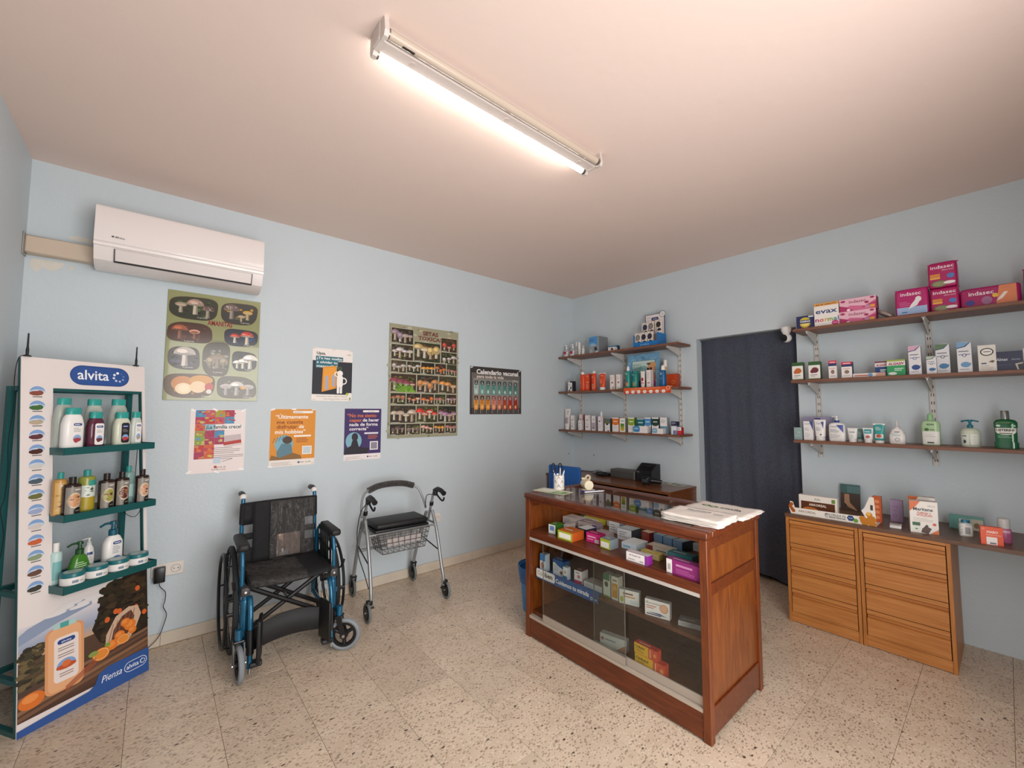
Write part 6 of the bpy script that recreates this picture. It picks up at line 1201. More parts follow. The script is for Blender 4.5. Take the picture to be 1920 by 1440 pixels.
card_box('stocking_pack', 'flat pack of support stockings with a leg picture, leaning on the wall', (-.045, -2.5, ZW), .105, .012, .17, '#3a5a58', lambda p, w_, h: (p.rect(-w_/2, 0, w_, h, '#4a3a30'), p.rect(-w_/2, h*.66, w_, h*.34, '#3f6462'), p.rect(-w_*.15, h*.68, w_*.65, h*.26, '#567c7a'), p.poly([(-w_*.3, h*.62), (-w_*.05, h*.62), (-w_*.02, h*.3), (w_*.35, h*.03), (w_*.3, h*0.01), (-w_*.1, h*.12), (-w_*.3, h*.28)], '#b58a6a'), p.poly([(-w_*.3, h*.25), (-w_*.25, h*.1), (-w_*.2, h*.22)], '#1f1a18')), cat='pack', tiltx=math.radians(-6))
card_box('skin_care_box', 'upright lilac box with fine print', (-.185, -2.752, ZW), .056, .035, .128, '#8f7a98', lambda p, w_, h: (p.rect(-w_/2, 0, w_, h, '#a48cae'), p.text('Beauty', -w_*.3, h*.68, h*.06, '#6a3a6a', 'l', fit=w_*.4), p.rect(-w_*.3, h*.5, w_*.3, h*.02, '#7a4a7a'), p.ring(-w_*.15, h*.28, .007, .009, '#6a3a6a')))
sh = thing('small_device', 'small white and grey hand-held device lying on the worktop', 'device', (-.375, -2.768, ZW), RZ+.1)
ob('device_body', MB().cbox(-.026, .026, -.045, .045, 0, .018, .006, 2), M('#dcd8d4', .35), sh); ob('screen', MB().box(-.019, .019, -.01, .032, .0178, .0192), M('#9a9a98', .2), sh, smooth=0)
def meri(p, w_, h):
    p.rect(-w_/2, 0, w_, h, '#ebe4dc'); p.poly([(-w_*.5, h*.999), (-w_*.5, h*.66), (-w_*.3, h*.8), (-w_*.1, h*.999)], '#d8682c'); p.poly([(w_*.5, h*.001), (w_*.2, h*.001), (w_*.5, h*.16)], '#d8783a'); p.text('NESTLE', w_*.28, h*.84, h*.045, '#5a5a60', 'c', fit=w_*.24)
    p.text('Meritene', -w_*.02, h*.70, h*.10, '#2a2a34', 'c', fit=w_*.7, bold=.03).text('FUERZA Y', w_*.02, h*.60, h*.06, '#c23a2c', 'c', fit=w_*.48, bold=.03).text('VITALIDAD', w_*.02, h*.53, h*.06, '#c23a2c', 'c', fit=w_*.56, bold=.03)
    p.lines(-w_*.38, h*.45, w_*.76, 3, h*.04, h*.012, '#b8aca4'); p.rect(-w_*.42, h*.06, w_*.26, h*.27, '#dfe4d8'); p.rect(-w_*.42, h*.22, w_*.28, h*.11, '#2a5a3a'); p.ell(-w_*.28, h*.12, w_*.06, h*.02, '#3a7a3a', 8); p.poly([(-w_*.12, h*.02), (w_*.14, h*.0), (w_*.26, h*.16), (w_*.06, h*.24), (-w_*.08, h*.14)], '#4a2a1e'); p.poly([(w_*.0, h*.2), (w_*.08, h*.28), (w_*.16, h*.24), (w_*.08, h*.18)], '#3a2018'); p.ell(w_*.36, h*.3, w_*.07, h*.045, '#d05a3a', 12)
card_box('meal_box', 'white and orange meal supplement box with a chocolate picture, in front', (-.385, -2.885, ZW), .112, .05, .172, '#c9c2ba', meri, rz=RZ+.22)
card_box('meal_box', 'white and orange meal supplement box behind an identical one', (-.25, -2.868, ZW), .112, .05, .175, '#c9c2ba', meri, rz=RZ+.1)
tt = card_box('wipes_pack', 'teal and white pack of wipes lying by the wall', (-.12, -3.035, ZW), .135, .04, .075, '#6fa8a0', lambda p, w_, h: (p.rect(-w_*.2, h*.1, w_*.3, h*.7, '#dfe6e0'), p.rect(w_*.12, h*.05, w_*.36, h*.8, '#c8c4b0'), p.ell(w_*.3, h*.4, w_*.09, h*.2, '#8a7a5a'), p.rect(-w_*.18, h*.45, w_*.2, h*.12, '#4a7a80')), cat='pack')
fx, y, z, W_, H_ = P['w8']; rg = [(0, .026, .016, 5), (.058, .027, .017, 5), (.066, .022, .014, 4), (.07, .014, .012)]
o = lofted('gel_bottle', 'small flat clear bottle with blue cap and white label', (-.3, -3.04, ZW), rg, M('#d8dad6', .12, alpha=.8), 'bottle', RZ+.25); ob('cap', MB().loft([(.068, .017, .012, 3), (.084, .016, .011, 3)], 16), M('#1f6a8a', .35), o)
p = wrap(rg); p.rect(-.022, .006, .044, .05, '#e8e6e0'); p.text('Sensilis', -.015, .012, .010, '#4a4a4c', 'l', rot=PI/2, fit=.04); p.rect(-.006, .012, .02, .036, '#9a9a9a'); p.build('print', o)
card_box('orange_carton', 'bright orange box with white lettering near the right edge', (-.42, -3.132, ZW), .076, .028, .088, '#d8481c', lambda p, w_, h: (p.rect(-w_/2, 0, w_, h, '#e2521f'), p.text('MABO', -w_*.22, h*.66, h*.12, '#f6dcd0', 'l', fit=w_*.5, bold=.04).text('liquid power', -w_*.25, h*.53, h*.07, '#f6dcd0', 'l', fit=w_*.68), p.rect(-w_*.25, h*.02, w_*.48, h*.42, '#efe6e2'), p.rect(-w_*.1, h*.06, w_*.28, h*.08, '#6a6a6a'), p.ring(-w_*.38, h*.88, .003, .0045, '#f0b8a0')), rz=RZ+.2)
fx, y, z, W_, H_ = P['w10']; canister('bath_bottle', 'clear bottle with silver cap and pink liquid behind the orange box', (-.31, -3.175, ZW), .026, .118, '#b8628a', '#c9c6c2', .045, lambda p, w_, h: p.rect(-.02, .05, .04, .012, '#d8b0c4'), cap_r=.85, dome=False)
# ------------------------------------------------------------------ bottles on the cosmetics stand
RA = Matrix.Rotation(AN, 3, 'Z')
def on_stand(s_, v, z): q = RA @ Vector((s_, v, 0)); return (-4.027+q.x, -.524+q.y, z)
TC = '#2f9a92'
def shower(label, s_, v, wd, h, mat, dr, zt=T1, capw=.72):
    cap = .03; hb = h-cap; rx = wd/2; ry = rx*.62
    rg = [(0, rx*.92, ry*.9, 3), (.004, rx, ry, 3), (hb*.7, rx, ry, 3), (hb*.9, rx*.86, ry*.86, 2.6), (hb, rx*.66, ry*.75, 2.3)]
    o = lofted('shower_bottle', label, on_stand(s_, v, zt), rg, mat, 'bottle', AN, group='bottles on the stand, top tray')
    ob('cap', MB().loft([(hb-.001, rx*capw, ry*capw*1.1, 2.6), (h-.003, rx*capw*.98, ry*capw*1.1, 2.6), (h, rx*capw*.9, ry*capw, 2.6)], 20), M(TC, .3), o)
    if dr: p = wrap(rg); dr(p, rx, hb); p.build('print', o)
    return o
def alv(pic, strip='#eceae8', side=0, dark=False):
    def f(p, rx, h):
        if dark: p.pill(-rx*.35, .012, rx*1.0, h*.74, '#23242a', rx*.3); tx = rx*.15
        else:
            tx = rx*.2
            if strip: p.pill(tx-rx*.55, .010, rx*1.1, h*.74, strip, rx*.25)
        p.pill(tx-rx*.4, h*.66, rx*.8, h*.075, '#27407f'); p.rect(tx-rx*.3, h*.685, rx*.5, h*.02, '#dfe4f0')
        p.lines(tx-rx*.36, h*.58, rx*.7, 3, h*.045, h*.014, '#9a9694'); p.ell(tx, h*.26, rx*.4, h*.14, '#88aad4', 14, 0, PI); p.ell(tx, h*.25, rx*.38, h*.06, pic, 10); p.ell(tx-rx*.1, h*.22, rx*.2, h*.06, pic, 8)
    return f
CLR = M('#c9cfc4', .12, alpha=.62); CLR2 = M('#c4cbc0', .12, alpha=.7)
shower('translucent bath bottle with teal cap, back left of the top tray', .130, .105, .068, .232, CLR, alv('#b8bcc0', '#b9bcbb'))
shower('translucent bath bottle with teal cap, back middle of the top tray', .245, .105, .072, .230, CLR2, None)
shower('translucent bath bottle with teal cap, back right of the top tray', .346, .105, .078, .232, CLR, None)
shower('opaque white bath bottle with teal cap on the top tray', .138, .052, .078, .187, M('#ece9e6', .25), alv('#a8404a', None))
ps = shower('bath bottle of plum-coloured gel with teal cap', .225, .052, .068, .168, M('#5a2a3c', .12), alv('#6a3038'))
shower('pale bath bottle with black floral label', .333, .052, .072, .166, M('#cfd2be', .15), alv('#b5404a', None, dark=True))
shower('narrow pale bath bottle with white label at the right end of the top tray', .402, .062, .050, .168, M('#c4ccc6', .15), alv('#b0a090'))
def oil(label, s_, v, wd, h, capc, body, dr, zt=T2):
    r = wd/2; hb = h-.028; rg = [(0, r*.95, r*.85), (.003, r, r*.9), (hb-.012, r, r*.9), (hb-.004, r*.9, r*.8), (hb, r*.42, r*.42)]
    o = lofted('oil_bottle', label, on_stand(s_, v, zt), rg, body, 'bottle', AN, group='bottles on the stand, middle tray')
    ob('cap', MB().cyl((0, 0, hb), (0, 0, h), r*.42, 16), M(capc, .35), o); p = wrap(rg); dr(p, r, hb); p.build('print', o); return o
def oil_l(bg, spots, seed): return lambda p, r, h: (p.rect(-r*.9, .006, r*1.8, h*.86, bg), leaves(p, -r*.7, r*.7, h*.12, h*.7, 12, spots, r*.25, seed), p.rect(-r*.3, h*.78, r*.8, h*.05, '#e8f0ee'))
oil('almond oil bottle with teal cap at the left of the middle tray', .113, .06, .050, .19, '#2f8f88', M('#b98a4a', .15), oil_l('#d2a865', ['#6a3520', '#8a4a28', '#e0c08a'], 31))
oil('avocado oil bottle with teal cap in the middle tray', .205, .05, .062, .19, '#2f8f88', M('#8f9440', .15), lambda p, r, h: (p.rect(-r*.9, .006, r*1.8, h*.4, '#b09a2c'), p.rect(-r*.9, h*.4, r*1.8, h*.34, '#d5dcd4'), p.rect(-r*.2, h*.72, r*1.1, h*.16, '#3a9a8c'), leaves(p, -r*.7, r*.7, h*.4, h*.7, 8, ['#6f8a6a', '#eef0ec', '#3a4a3a'], r*.22, 5)))
oil('pale teal transparent bottle with teal cap behind the dark ones', .385, .065, .052, .185, '#2f8f88', M('#8fb8b4', .12, alpha=.6), lambda p, r, h: p.rect(-r*.5, h*.2, r, h*.4, '#a8ccc8'))
def dk(pic, seed): return lambda p, r, h: (p.rect(-r*.92, .004, r*1.84, h*.86, '#857f76'), p.ell(-r*.05, h*.46, r*.78, h*.25, '#d8c8ac', 18), p.ell(-r*.05, h*.46, r*.7, h*.21, pic, 16), leaves(p, -r*.45, r*.35, h*.33, h*.58, 9, [pic, '#b87850', '#5a3a28'], r*.2, seed), p.ell(r*.35, h*.1, r*.5, h*.14, '#17150f', 12), p.rect(r*.05, h*.11, r*.6, h*.03, '#7a7468'), p.rect(-r*.1, h*.78, r*.7, h*.04, '#d8d4cc'))
oil('brown hair oil bottle with a clove and orange picture', .135, .018, .062, .168, '#241c18', M('#2c1c16', .15), dk('#c8946a', 1))
oil('brown hair oil bottle with an olive green picture', .265, .018, .060, .166, '#241c18', M('#2c1c16', .15), dk('#9a9a4a', 2))
oil('brown hair oil bottle with a dark berry picture', .331, .022, .058, .166, '#241c18', M('#2c1c16', .15), dk('#5a2a2a', 3))
oil('brown hair oil bottle with a beige picture at the right end', .419, .018, .058, .166, '#241c18', M('#2c1c16', .15), dk('#c89878', 4))
# bottom tray
canister('lotion_bottle', 'pale teal lotion bottle half hidden by the stand board', on_stand(.122, .075, T3), .022, .182, '#b8d4d0', '#e4e2de', .04, lambda p, w_, h: p.rect(-.016, .02, .034, .08, '#7ab0b0'), rz=AN, cap_r=.5, dome=False)
rg = [(0, .034, .022, 3), (.006, .037, .024, 3), (.06, .036, .023, 3), (.1, .026, .018, 2.5), (.115, .012, .012)]
o = lofted('soap_bottle', 'green liquid soap bottle with dark green pump', on_stand(.195, .05, T3), rg, M('#3f7a24', .1), 'bottle', AN); pump(o, .115, M('#1f4a24', .3), 1.35); p = wrap(rg); p.lines(-.02, .075, .04, 5, .009, .003, '#c8dcc0'); p.build('print', o)
rg = [(0, .020, .018), (.09, .021, .019), (.12, .017, .015), (.135, .009, .009)]
o = lofted('lotion_bottle', 'slim white bottle with clear nozzle behind the green soap', on_stand(.248, .085, T3), rg, M('#dcdad6', .25), 'bottle', AN); pump(o, .135, M('#c8cac8', .2), .85); p = wrap(rg); p.rect(-.013, .09, .02, .012, '#27407f'); p.lines(-.012, .08, .022, 3, .008, .002, '#8a8a8a'); p.build('print', o)
rg = [(0, .036, .024, 3.2), (.006, .040, .026, 3.2), (.125, .038, .025, 3), (.15, .028, .02, 2.5), (.162, .012, .012)]
o = lofted('lotion_bottle', 'large white lotion bottle with petrol blue pump', on_stand(.335, .07, T3), rg, M('#ece9e5', .25), 'bottle', AN); pump(o, .162, M('#1d5a6e', .3), 1.6); p = wrap(rg); p.pill(-.012, .115, .036, .014, '#27407f'); p.rect(-.006, .12, .024, .004, '#dfe4f0'); p.lines(-.012, .105, .034, 5, .008, .0025, '#7a8490'); p.ell(.006, .042, .019, .018, '#5f7fae', 14, 0, PI); p.ell(.006, .04, .016, .007, '#26303f', 10); p.build('print', o)
for i, (s_, lab) in enumerate(((.148, 'first'), (.235, 'second'), (.322, 'third'), (.407, 'fourth'))):
    r = .041; rg = [(0, r*.9, r*.9), (.004, r, r), (.036, r, r)]
    o = lofted('cream_jar', 'round white cream jar with teal lid, %s from the left on the lowest tray' % lab, on_stand(s_, .0, T3), rg, M('#ebe7e3', .3), 'jar', AN, 32, 'cream jars on the stand')
    ob('lid', MB().loft([(.0362, r*1.03, r*1.03), (.050, r*1.03, r*1.03), (.054, r*.97, r*.97)], 32), M('#1f6a70', .3), o); ob('lid_label', MB().cyl((0, 0, .0541), (0, 0, .0546), r*.75, 28), M('#a8bcbc', .25), o)
    p = wrap(rg); p.rect(-.02, .012, .02, .012, '#7a8a9a'); p.rect(.004, .014, .016, .006, '#b0b4b4'); p.build('print', o)

# ------------------------------------------------------------------ boxes on the counter's upper shelf
ZS = .625
def lying(k, label, A, B, d, h, col, front='#e8e4e0', top=None, extra=None, z=ZS, name='medicine_box'):
    # A, B: the two ends of the base edge that faces the customer
    A = Vector((*A, z)); B = Vector((*B, z)); w_ = (B-A).length; e = (B-A)/w_; rz = math.atan2(e.y, e.x); n = Vector((-e.y, e.x, 0))
    c = (A+B)/2+n*d/2
    o = ob(name, MB().cbox(-w_/2, w_/2, -d/2, d/2, 0, h, .001), M(col, .35), None, c, rz, smooth=0)
    p = Print(F_front(d))
    if front: p.rect(-w_/2+.0006, .0006, w_-.0012, h-.0012, front)
    if extra: extra(p, w_, h)
    else: p.lines(-w_*.4, h*.7, w_*.6, 3, h*.2, h*.06, '#8a8480', hash(k) % 50 if isinstance(k, int) else ord(k[0]))
    p.face(F_top(h))
    if top: p.rect(-w_/2+.0006, -d/2+.0006, w_-.0012, d-.0012, top)
    p.rect(-w_*.35, -d*.1, w_*.5, d*.12, '#b8b2ac' if top is None else '#e6e0da'); p.build('print', o)
    return tag(o, label, 'box', 'medicine boxes in the counter')
def bc(p, x, y, w_, h):
    p.rect(x, y, w_, h, '#eeeae6')
    for i in range(6): p.rect(x+w_*(.1+.14*i), y+h*.15, w_*.07, h*.7, '#3a3a3a')
lying('a', 'green and white box at the left front of the upper counter shelf', (-1.838, -1.416), (-1.832, -1.466), .075, .052, '#3f7a2c', '#e4e6e2', '#4a8a34', lambda p, w_, h: (p.rect(-w_*.3, h*.35, w_*.6, h*.5, '#6a8ac0'),))
lying('b', 'small white box behind the green and white one', (-1.71, -1.419), (-1.70, -1.466), .06, .03, '#d8d0cc')
lying('c', 'long pinkish white box near the back left of the upper shelf', (-1.60, -1.31), (-1.60, -1.43), .09, .04, '#d9cdca', '#e6dcda')
lying('d', 'dark green box in the back left corner of the upper shelf', (-1.43, -1.315), (-1.42, -1.39), .06, .035, '#2f5a2c', '#3f6a38')
lying('e', 'yellow topped white box near the back of the upper shelf', (-1.492, -1.395), (-1.50, -1.525), .07, .04, '#c9b83a', '#e8e2c8', '#cdbb3c')
lying('f', 'green and white box at the back of the upper shelf', (-1.44, -1.54), (-1.45, -1.63), .05, .04, '#2f6a4a', '#dfe6e0', '#3a7a58')
lying('g', 'long grey and purple box behind the orange one', (-1.625, -1.46), (-1.62, -1.60), .065, .045, '#8f8088', '#c9b8b4', '#9a8a92', lambda p, w_, h: (p.poly([(w_*.1, 0.001), (w_*.5, 0.001), (w_*.5, h*.9), (w_*.3, h*.9)], '#5a3a7a'), p.rect(-w_*.4, h*.4, w_*.4, h*.1, '#7a6a6a')))
lying('h', 'lime fronted box with orange top at the shelf front', (-1.872, -1.522), (-1.872, -1.632), .10, .048, '#b5521c', '#a8b42c', '#d0702c', lambda p, w_, h: p.rect(-w_*.4, h*.18, w_*.8, h*.6, '#efeee2'))
lying('i', 'dark navy and white box between the orange and magenta ones', (-1.735, -1.55), (-1.74, -1.62), .085, .042, '#22283c', '#2c3450', '#dfe2e6')
lying('j', 'magenta box with a bar code at the shelf front', (-1.79, -1.662), (-1.787, -1.756), .05, .05, '#b81c66', '#cc2a78', '#a81c5e', lambda p, w_, h: (p.rect(-w_*.4, h*.55, w_*.6, h*.14, '#f0b8d2'), p.rect(-w_*.4, h*.3, w_*.4, h*.08, '#f0b8d2'), bc(p, w_*.12, h*.08, w_*.28, h*.34)))
lying('k', 'low greyish pink box behind the magenta one', (-1.665, -1.635), (-1.655, -1.72), .05, .03, '#a8989a', '#b8a8aa')
lying('l', 'lime and white box with grey sides right of the magenta one', (-1.815, -1.778), (-1.82, -1.846), .065, .05, '#7f8a90', '#a8b42c', '#8a949a', lambda p, w_, h: p.rect(-w_*.42, h*.12, w_*.8, h*.58, '#eceae0'))
lying('m', 'upright white box near the back middle of the upper shelf', (-1.552, -1.64), (-1.552, -1.715), .05, .068, '#8f9aa2', '#e2e4e6')
lying('n', 'large white box with dark side in the middle of the upper shelf', (-1.62, -1.748), (-1.622, -1.842), .09, .062, '#3a4048', '#dfe2e6', '#b5bec6')
lying('o', 'small red and cream box behind the flat pale blue one', (-1.535, -1.85), (-1.548, -1.905), .05, .05, '#7a2a2c', '#a84a42', '#d8c8b8')
lying('p', 'flat white and pale blue box at the middle front', (-1.735, -1.856), (-1.735, -1.945), .11, .032, '#c4d0d6', '#d2dce2', '#dfe6ea', lambda p, w_, h: p.rect(-w_*.4, h*.3, w_*.5, h*.3, '#8ab0c8'))
for i in range(3): lying(i, ('flat blue and white carton, leftmost of three side by side', 'flat blue and white carton, middle of three side by side', 'flat blue and white carton, rightmost of three side by side')[i], (-1.535-i*.012, -1.925-i*.062), (-1.547-i*.012, -1.983-i*.062), .12, .052, '#4a5a66', '#6f97bc', '#9fb4c4')
lying('r', 'white and purple box lettered on its long side at the shelf front', (-1.868, -1.976), (-1.868, -2.094), .042, .042, '#8a2a8a', '#e9e4e2', '#cfc8c6', lambda p, w_, h: (p.rect(w_*.36, 0.001, w_*.14, h*.98, '#8a2f92'), p.text('M-TINAKTOR', -w_*.08, h*.62, h*.16, '#4a2a4a', 'c', fit=w_*.52, bold=.02), p.rect(-w_*.4, h*.2, w_*.3, h*.1, '#a8a4a2'), bc(p, w_*.12, h*.1, w_*.2, h*.26)))
lying('s', 'flat beige and yellow box behind the lettered purple and white one', (-1.765, -1.99), (-1.772, -2.095), .04, .028, '#b8a45a', '#c9b87a', '#cbb45c')
lying('t', 'long cream and dark red box below the three blue cartons', (-1.668, -1.965), (-1.675, -2.105), .06, .032, '#b0a090', '#d5cdbf', '#c9c0b0', lambda p, w_, h: (p.rect(-w_*.5, h*.05, w_*.25, h*.9, '#8a3430'), p.rect(-w_*.1, h*.4, w_*.4, h*.15, '#7a746c')))
lying('u', 'large purple box at the right front of the upper shelf', (-1.862, -2.185), (-1.868, -2.338), .045, .062, '#7a1f62', '#8f2a74', '#9a3a80', lambda p, w_, h: (p.rect(-w_*.5, h*.02, w_*.18, h*.96, '#ebe6e4'), bc(p, -w_*.47, h*.15, w_*.11, h*.6), p.rect(-w_*.2, h*.62, w_*.5, h*.14, '#c88ab4'), p.lines(-w_*.2, h*.4, w_*.6, 3, h*.12, h*.04, '#b56aa0')))
lying('v', 'flat petrol green box behind the large purple one', (-1.80, -2.155), (-1.80, -2.275), .055, .07, '#2a5a5c', '#2f6466', '#3a7274')
lying('w', 'white box at the back right of the upper shelf', (-1.49, -2.12), (-1.49, -2.19), .05, .04, '#c8c8c8', '#dcdcdc')
canister('pill_bottle', 'white pill bottle in the right corner of the upper counter shelf', (-1.72, -2.31, ZS), .022, .07, '#d5d2ce', '#e2dfdb', .02, None, cap_r=.9, dome=False)

# ------------------------------------------------------------------ lower counter shelf and floor of the counter
Z2 = .3785
op = thing('brand_strip', 'blue shelf card lettered in white, lower counter shelf', 'sign', (-1.836, -1.545, Z2), RZ)
ob('card', MB().box(-.235, .235, -.003, 0, -.042, .018).box(-.235, .235, 0, .16, .0003, .0016), M('#1d5490', .4), op, smooth=0)
p = Print(lambda x, y, l: (x, -.003-l, y)); p.pill(-.234, -.034, .155, .051, '#efece8', .012); p.text('Opti', -.222, -.018, .026, '#8a8a8c', 'l', fit=.058).text('ben', -.160, -.018, .026, '#2a2a2e', 'l', fit=.062, bold=.03).text('Cuidamos tu mirada', -.072, -.024, .023, '#f0f0f4', 'l', fit=.245, bold=.025); p.ring(.19, -.026, .005, .008, '#dfe6f0'); p.rect(.203, -.029, .022, .005, '#b8cce4'); p.build('print', op)
Z2c = Z2+.0017
def blue_eye(p, w_, h): p.poly([(-w_*.5, h*.999), (w_*.5, h*.999), (w_*.5, h*.5), (0, h*.62), (-w_*.35, h*.8), (-w_*.5, h*.78)], '#1d5a9a'); p.lines(-w_*.4, h*.6, w_*.5, 4, h*.1, h*.03, '#8a94a0'); p.ell(w_*.25, h*.25, w_*.16, h*.12, '#c8a08c', 14); p.ell(w_*.25, h*.25, w_*.07, h*.08, '#3a2a22', 12)
lying('A', 'slim blue and white eye drop box at the left of the lower shelf', (-1.822, -1.325), (-1.822, -1.37), .04, .10, '#cfd6de', '#e4e6ea', None, lambda p, w_, h: (p.rect(-w_/2, h*.6, w_, h*.4, '#3a86c8'), p.ell(0, h*.35, w_*.3, h*.2, '#a87868')), Z2c, 'eye_care_box')
lying('B', 'wide blue and white eye care box printed with an eye', (-1.802, -1.415), (-1.802, -1.505), .05, .088, '#1d4f86', '#e8eaec', '#1d5a9a', blue_eye, Z2c, 'eye_care_box')
lying('C', 'small white box with a blue foot in front of the wide eye care box', (-1.815, -1.508), (-1.815, -1.54), .03, .07, '#d2d6da', '#e8e8e8', None, lambda p, w_, h: (p.rect(-w_/2, 0, w_, h*.3, '#3a7ab8'), p.ell(0, h*.6, w_*.25, h*.12, '#c89a88')), Z2c, 'eye_care_box')
lying('D', 'white and crimson box in the middle of the blue shelf card', (-1.802, -1.582), (-1.798, -1.634), .06, .07, '#ddd2d0', '#ebe6e4', '#7a2a3c', lambda p, w_, h: (p.rect(-w_/2, 0, w_, h*.25, '#c22a58'), p.ell(w_*.1, h*.55, w_*.2, h*.14, '#c8787a'), p.rect(-w_*.3, h*.8, w_*.5, h*.06, '#8a3a4a')), Z2c, 'eye_care_box')
lying('E', 'flat white box lying right of the crimson one', (-1.80, -1.65), (-1.80, -1.775), .07, .03, '#d5d0cc', '#e6e2e0', '#cac4be', None, Z2c, 'eye_care_box')
lying('F', 'upright green and white box with a toucan-like print', (-1.812, -1.792), (-1.812, -1.833), .04, .118, '#c9ccc0', '#e4e4d8', None, lambda p, w_, h: (p.rect(-w_/2, h*.72, w_, h*.28, '#2f7a50'), p.ell(0, h*.55, w_*.3, h*.12, '#3a4a2a'), p.rect(-w_/2, 0, w_, h*.08, '#7a9a3a')), Z2, 'remedy_box')
lying('G', 'upright orange and white box beside the green one', (-1.81, -1.842), (-1.81, -1.885), .04, .118, '#c9c0b0', '#ece6da', None, lambda p, w_, h: (p.rect(-w_*.4, h*.1, w_*.8, h*.6, '#d8942c'), p.ell(0, h*.5, w_*.26, h*.1, '#e8b860'), p.rect(-w_*.3, h*.8, w_*.6, h*.06, '#8a6a3a')), Z2, 'remedy_box')
lying('H', 'white box with orange print lying on its edge, lower shelf', (-1.815, -1.893), (-1.785, -1.99), .03, .07, '#c9c5c0', '#e8e2da', None, lambda p, w_, h: (p.rect(-w_*.3, h*.68, w_*.5, h*.12, '#8a6a5a'), p.rect(-w_*.3, h*.5, w_*.6, h*.08, '#d08a4a'), p.ell(-w_*.36, h*.3, w_*.1, h*.2, '#a8b04a', 10), p.rect(w_*.05, h*.1, w_*.36, h*.25, '#cdd4d8')), Z2, 'remedy_box')
lying('I', 'white box lettered in black with a round mouth picture', (-1.822, -2.045), (-1.795, -2.158), .03, .075, '#c4c0bc', '#ebe4de', None, lambda p, w_, h: (p.text('Bucomax', -w_*.44, h*.74, h*.13, '#3a3a3c', 'l', fit=w_*.58, shear=.12), p.rect(-w_*.44, h*.58, w_*.4, h*.05, '#c86a5a'), p.rect(-w_*.44, h*.46, w_*.3, h*.05, '#c86a5a'), p.ell(w_*.27, h*.6, w_*.17, h*.26, '#b5683a', 18), p.ell(w_*.27, h*.6, w_*.15, h*.23, '#e2ae8c', 18), p.poly([(-w_*.44, h*.22), (w_*.1, h*.26), (w_*.4, h*.12), (w_*.1, h*.16)], '#4a5a8a'), p.rect(-w_*.44, h*.08, w_*.6, h*.07, '#5a5a70')), Z2, 'remedy_box')
lying('J', 'flat grey box lying at the right of the lower shelf', (-1.80, -2.20), (-1.77, -2.30), .06, .022, '#a8a6a4', '#b8b6b4', '#8a8886', None, Z2, 'remedy_box')
Z0 = .1465
lying('K', 'white box with a brown corner on the counter floor', (-1.848, -1.795), (-1.82, -1.935), .035, .06, '#b5b2ae', '#d8d6d2', None, lambda p, w_, h: (p.ell(-w_*.4, h*.6, h*.14, h*.14, '#a85a4a', 12), p.rect(-w_*.3, h*.55, w_*.4, h*.1, '#7a8a9a'), p.poly([(w_*.15, 0.001), (w_*.5, 0.001), (w_*.5, h*.6), (w_*.38, h*.45)], '#a8623a')), Z0, 'remedy_box')
def cinf(p, w_, h): p.rect(-w_/2, 0, w_*.62, h, '#d2a51c'); p.text('Cinfadol', -w_*.46, h*.58, h*.22, '#2a2218', 'l', fit=w_*.42, bold=.03); p.lines(-w_*.44, h*.4, w_*.4, 2, h*.18, h*.06, '#7a5a14'); p.poly([(w_*.12, 0.001), (w_*.3, 0.001), (w_*.3, h*.99), (w_*.2, h*.99)], '#c8562c'); p.rect(w_*.3, 0, w_*.2, h, '#c2482c'); p.line(w_*.2, h*.1, w_*.2, h*.9, w_*.02, '#f0d8c0'); p.ell(w_*.4, h*.5, w_*.06, h*.2, '#d88a4a', 10)
lying('L', 'yellow and red ointment box on the counter floor, lower of two', (-1.862, -2.012), (-1.862, -2.165), .035, .058, '#c8482c', None, '#b8342a', cinf, Z0, 'ointment_box')
lying('M', 'yellow and red ointment box resting on the other one', (-1.860, -2.008), (-1.860, -2.128), .035, .045, '#c8482c', None, '#b8342a', cinf, Z0+.0585, 'ointment_box')

# ------------------------------------------------------------------ things on the counter top
CTz = .8452
lf2 = tag(ob('leaflet', MB().cbox(-.058, .058, -.115, .115, 0, .003, .0006), M('#c9ccb0', .4), None, (-1.735, -1.352, CTz), math.radians(8), smooth=0), 'green and white leaflet under the pen cup', 'leaflet')
p = Print(F_top(.003)); p.rect(-.055, -.11, .07, .1, '#5f8a4a'); p.rect(-.04, -.02, .08, .11, '#dfe0d4'); p.ell(-.02, -.05, .022, .035, '#86a868', 12); p.build('print', lf2)
cup = thing('pen_cup', 'white patterned cup of pens on the counter', 'cup', (-1.655, -1.33, CTz+.0032), -.6)
r = .034; h = .088
ob('cup', MB().loft([(0, r, r), (h, r, r), (h, r*.92, r*.92), (.004, r*.9, r*.9)], 28), M('#e8e2dc', .35), cup)
p = Print(F_cyl(lambda z: (r, r)), True)
for i in range(8):
    for j in range(3): x = -.09+i*.023; p.line(x, .015+j*.026, x+.016*(1 if (i+j) % 2 else -1), .033+j*.026, .0045, ['#a89a94', '#8a8aa0', '#c0b0a8'][(i+j) % 3])
p.build('print', cup)
def pen(name, label, loc, tip, col, r=.0042):
    t = thing(name, label, 'pen', loc); ob('barrel', MB().cyl((0, 0, 0), tip, r, 10), M(col, .3), t); v = Vector(tip); ob('tip', MB().cyl(v, v*1.1, r, 8, r*.3), M('#c8c8cc', .3), t); return t
cp = cup.location; zb = .006
pen('pen', 'white pen standing upright in the cup', (cp.x+.004, cp.y, cp.z+zb), (.004, -.004, .118), '#d8d4cc')
pen('pen', 'pale blue pen leaning right in the cup', (cp.x-.004, cp.y-.004, cp.z+zb), (.018, -.026, .105), '#cdd8e4', .005)
pen('pen', 'white pen leaning left in the cup', (cp.x-.004, cp.y+.004, cp.z+zb), (-.012, .026, .1), '#e4e2de')
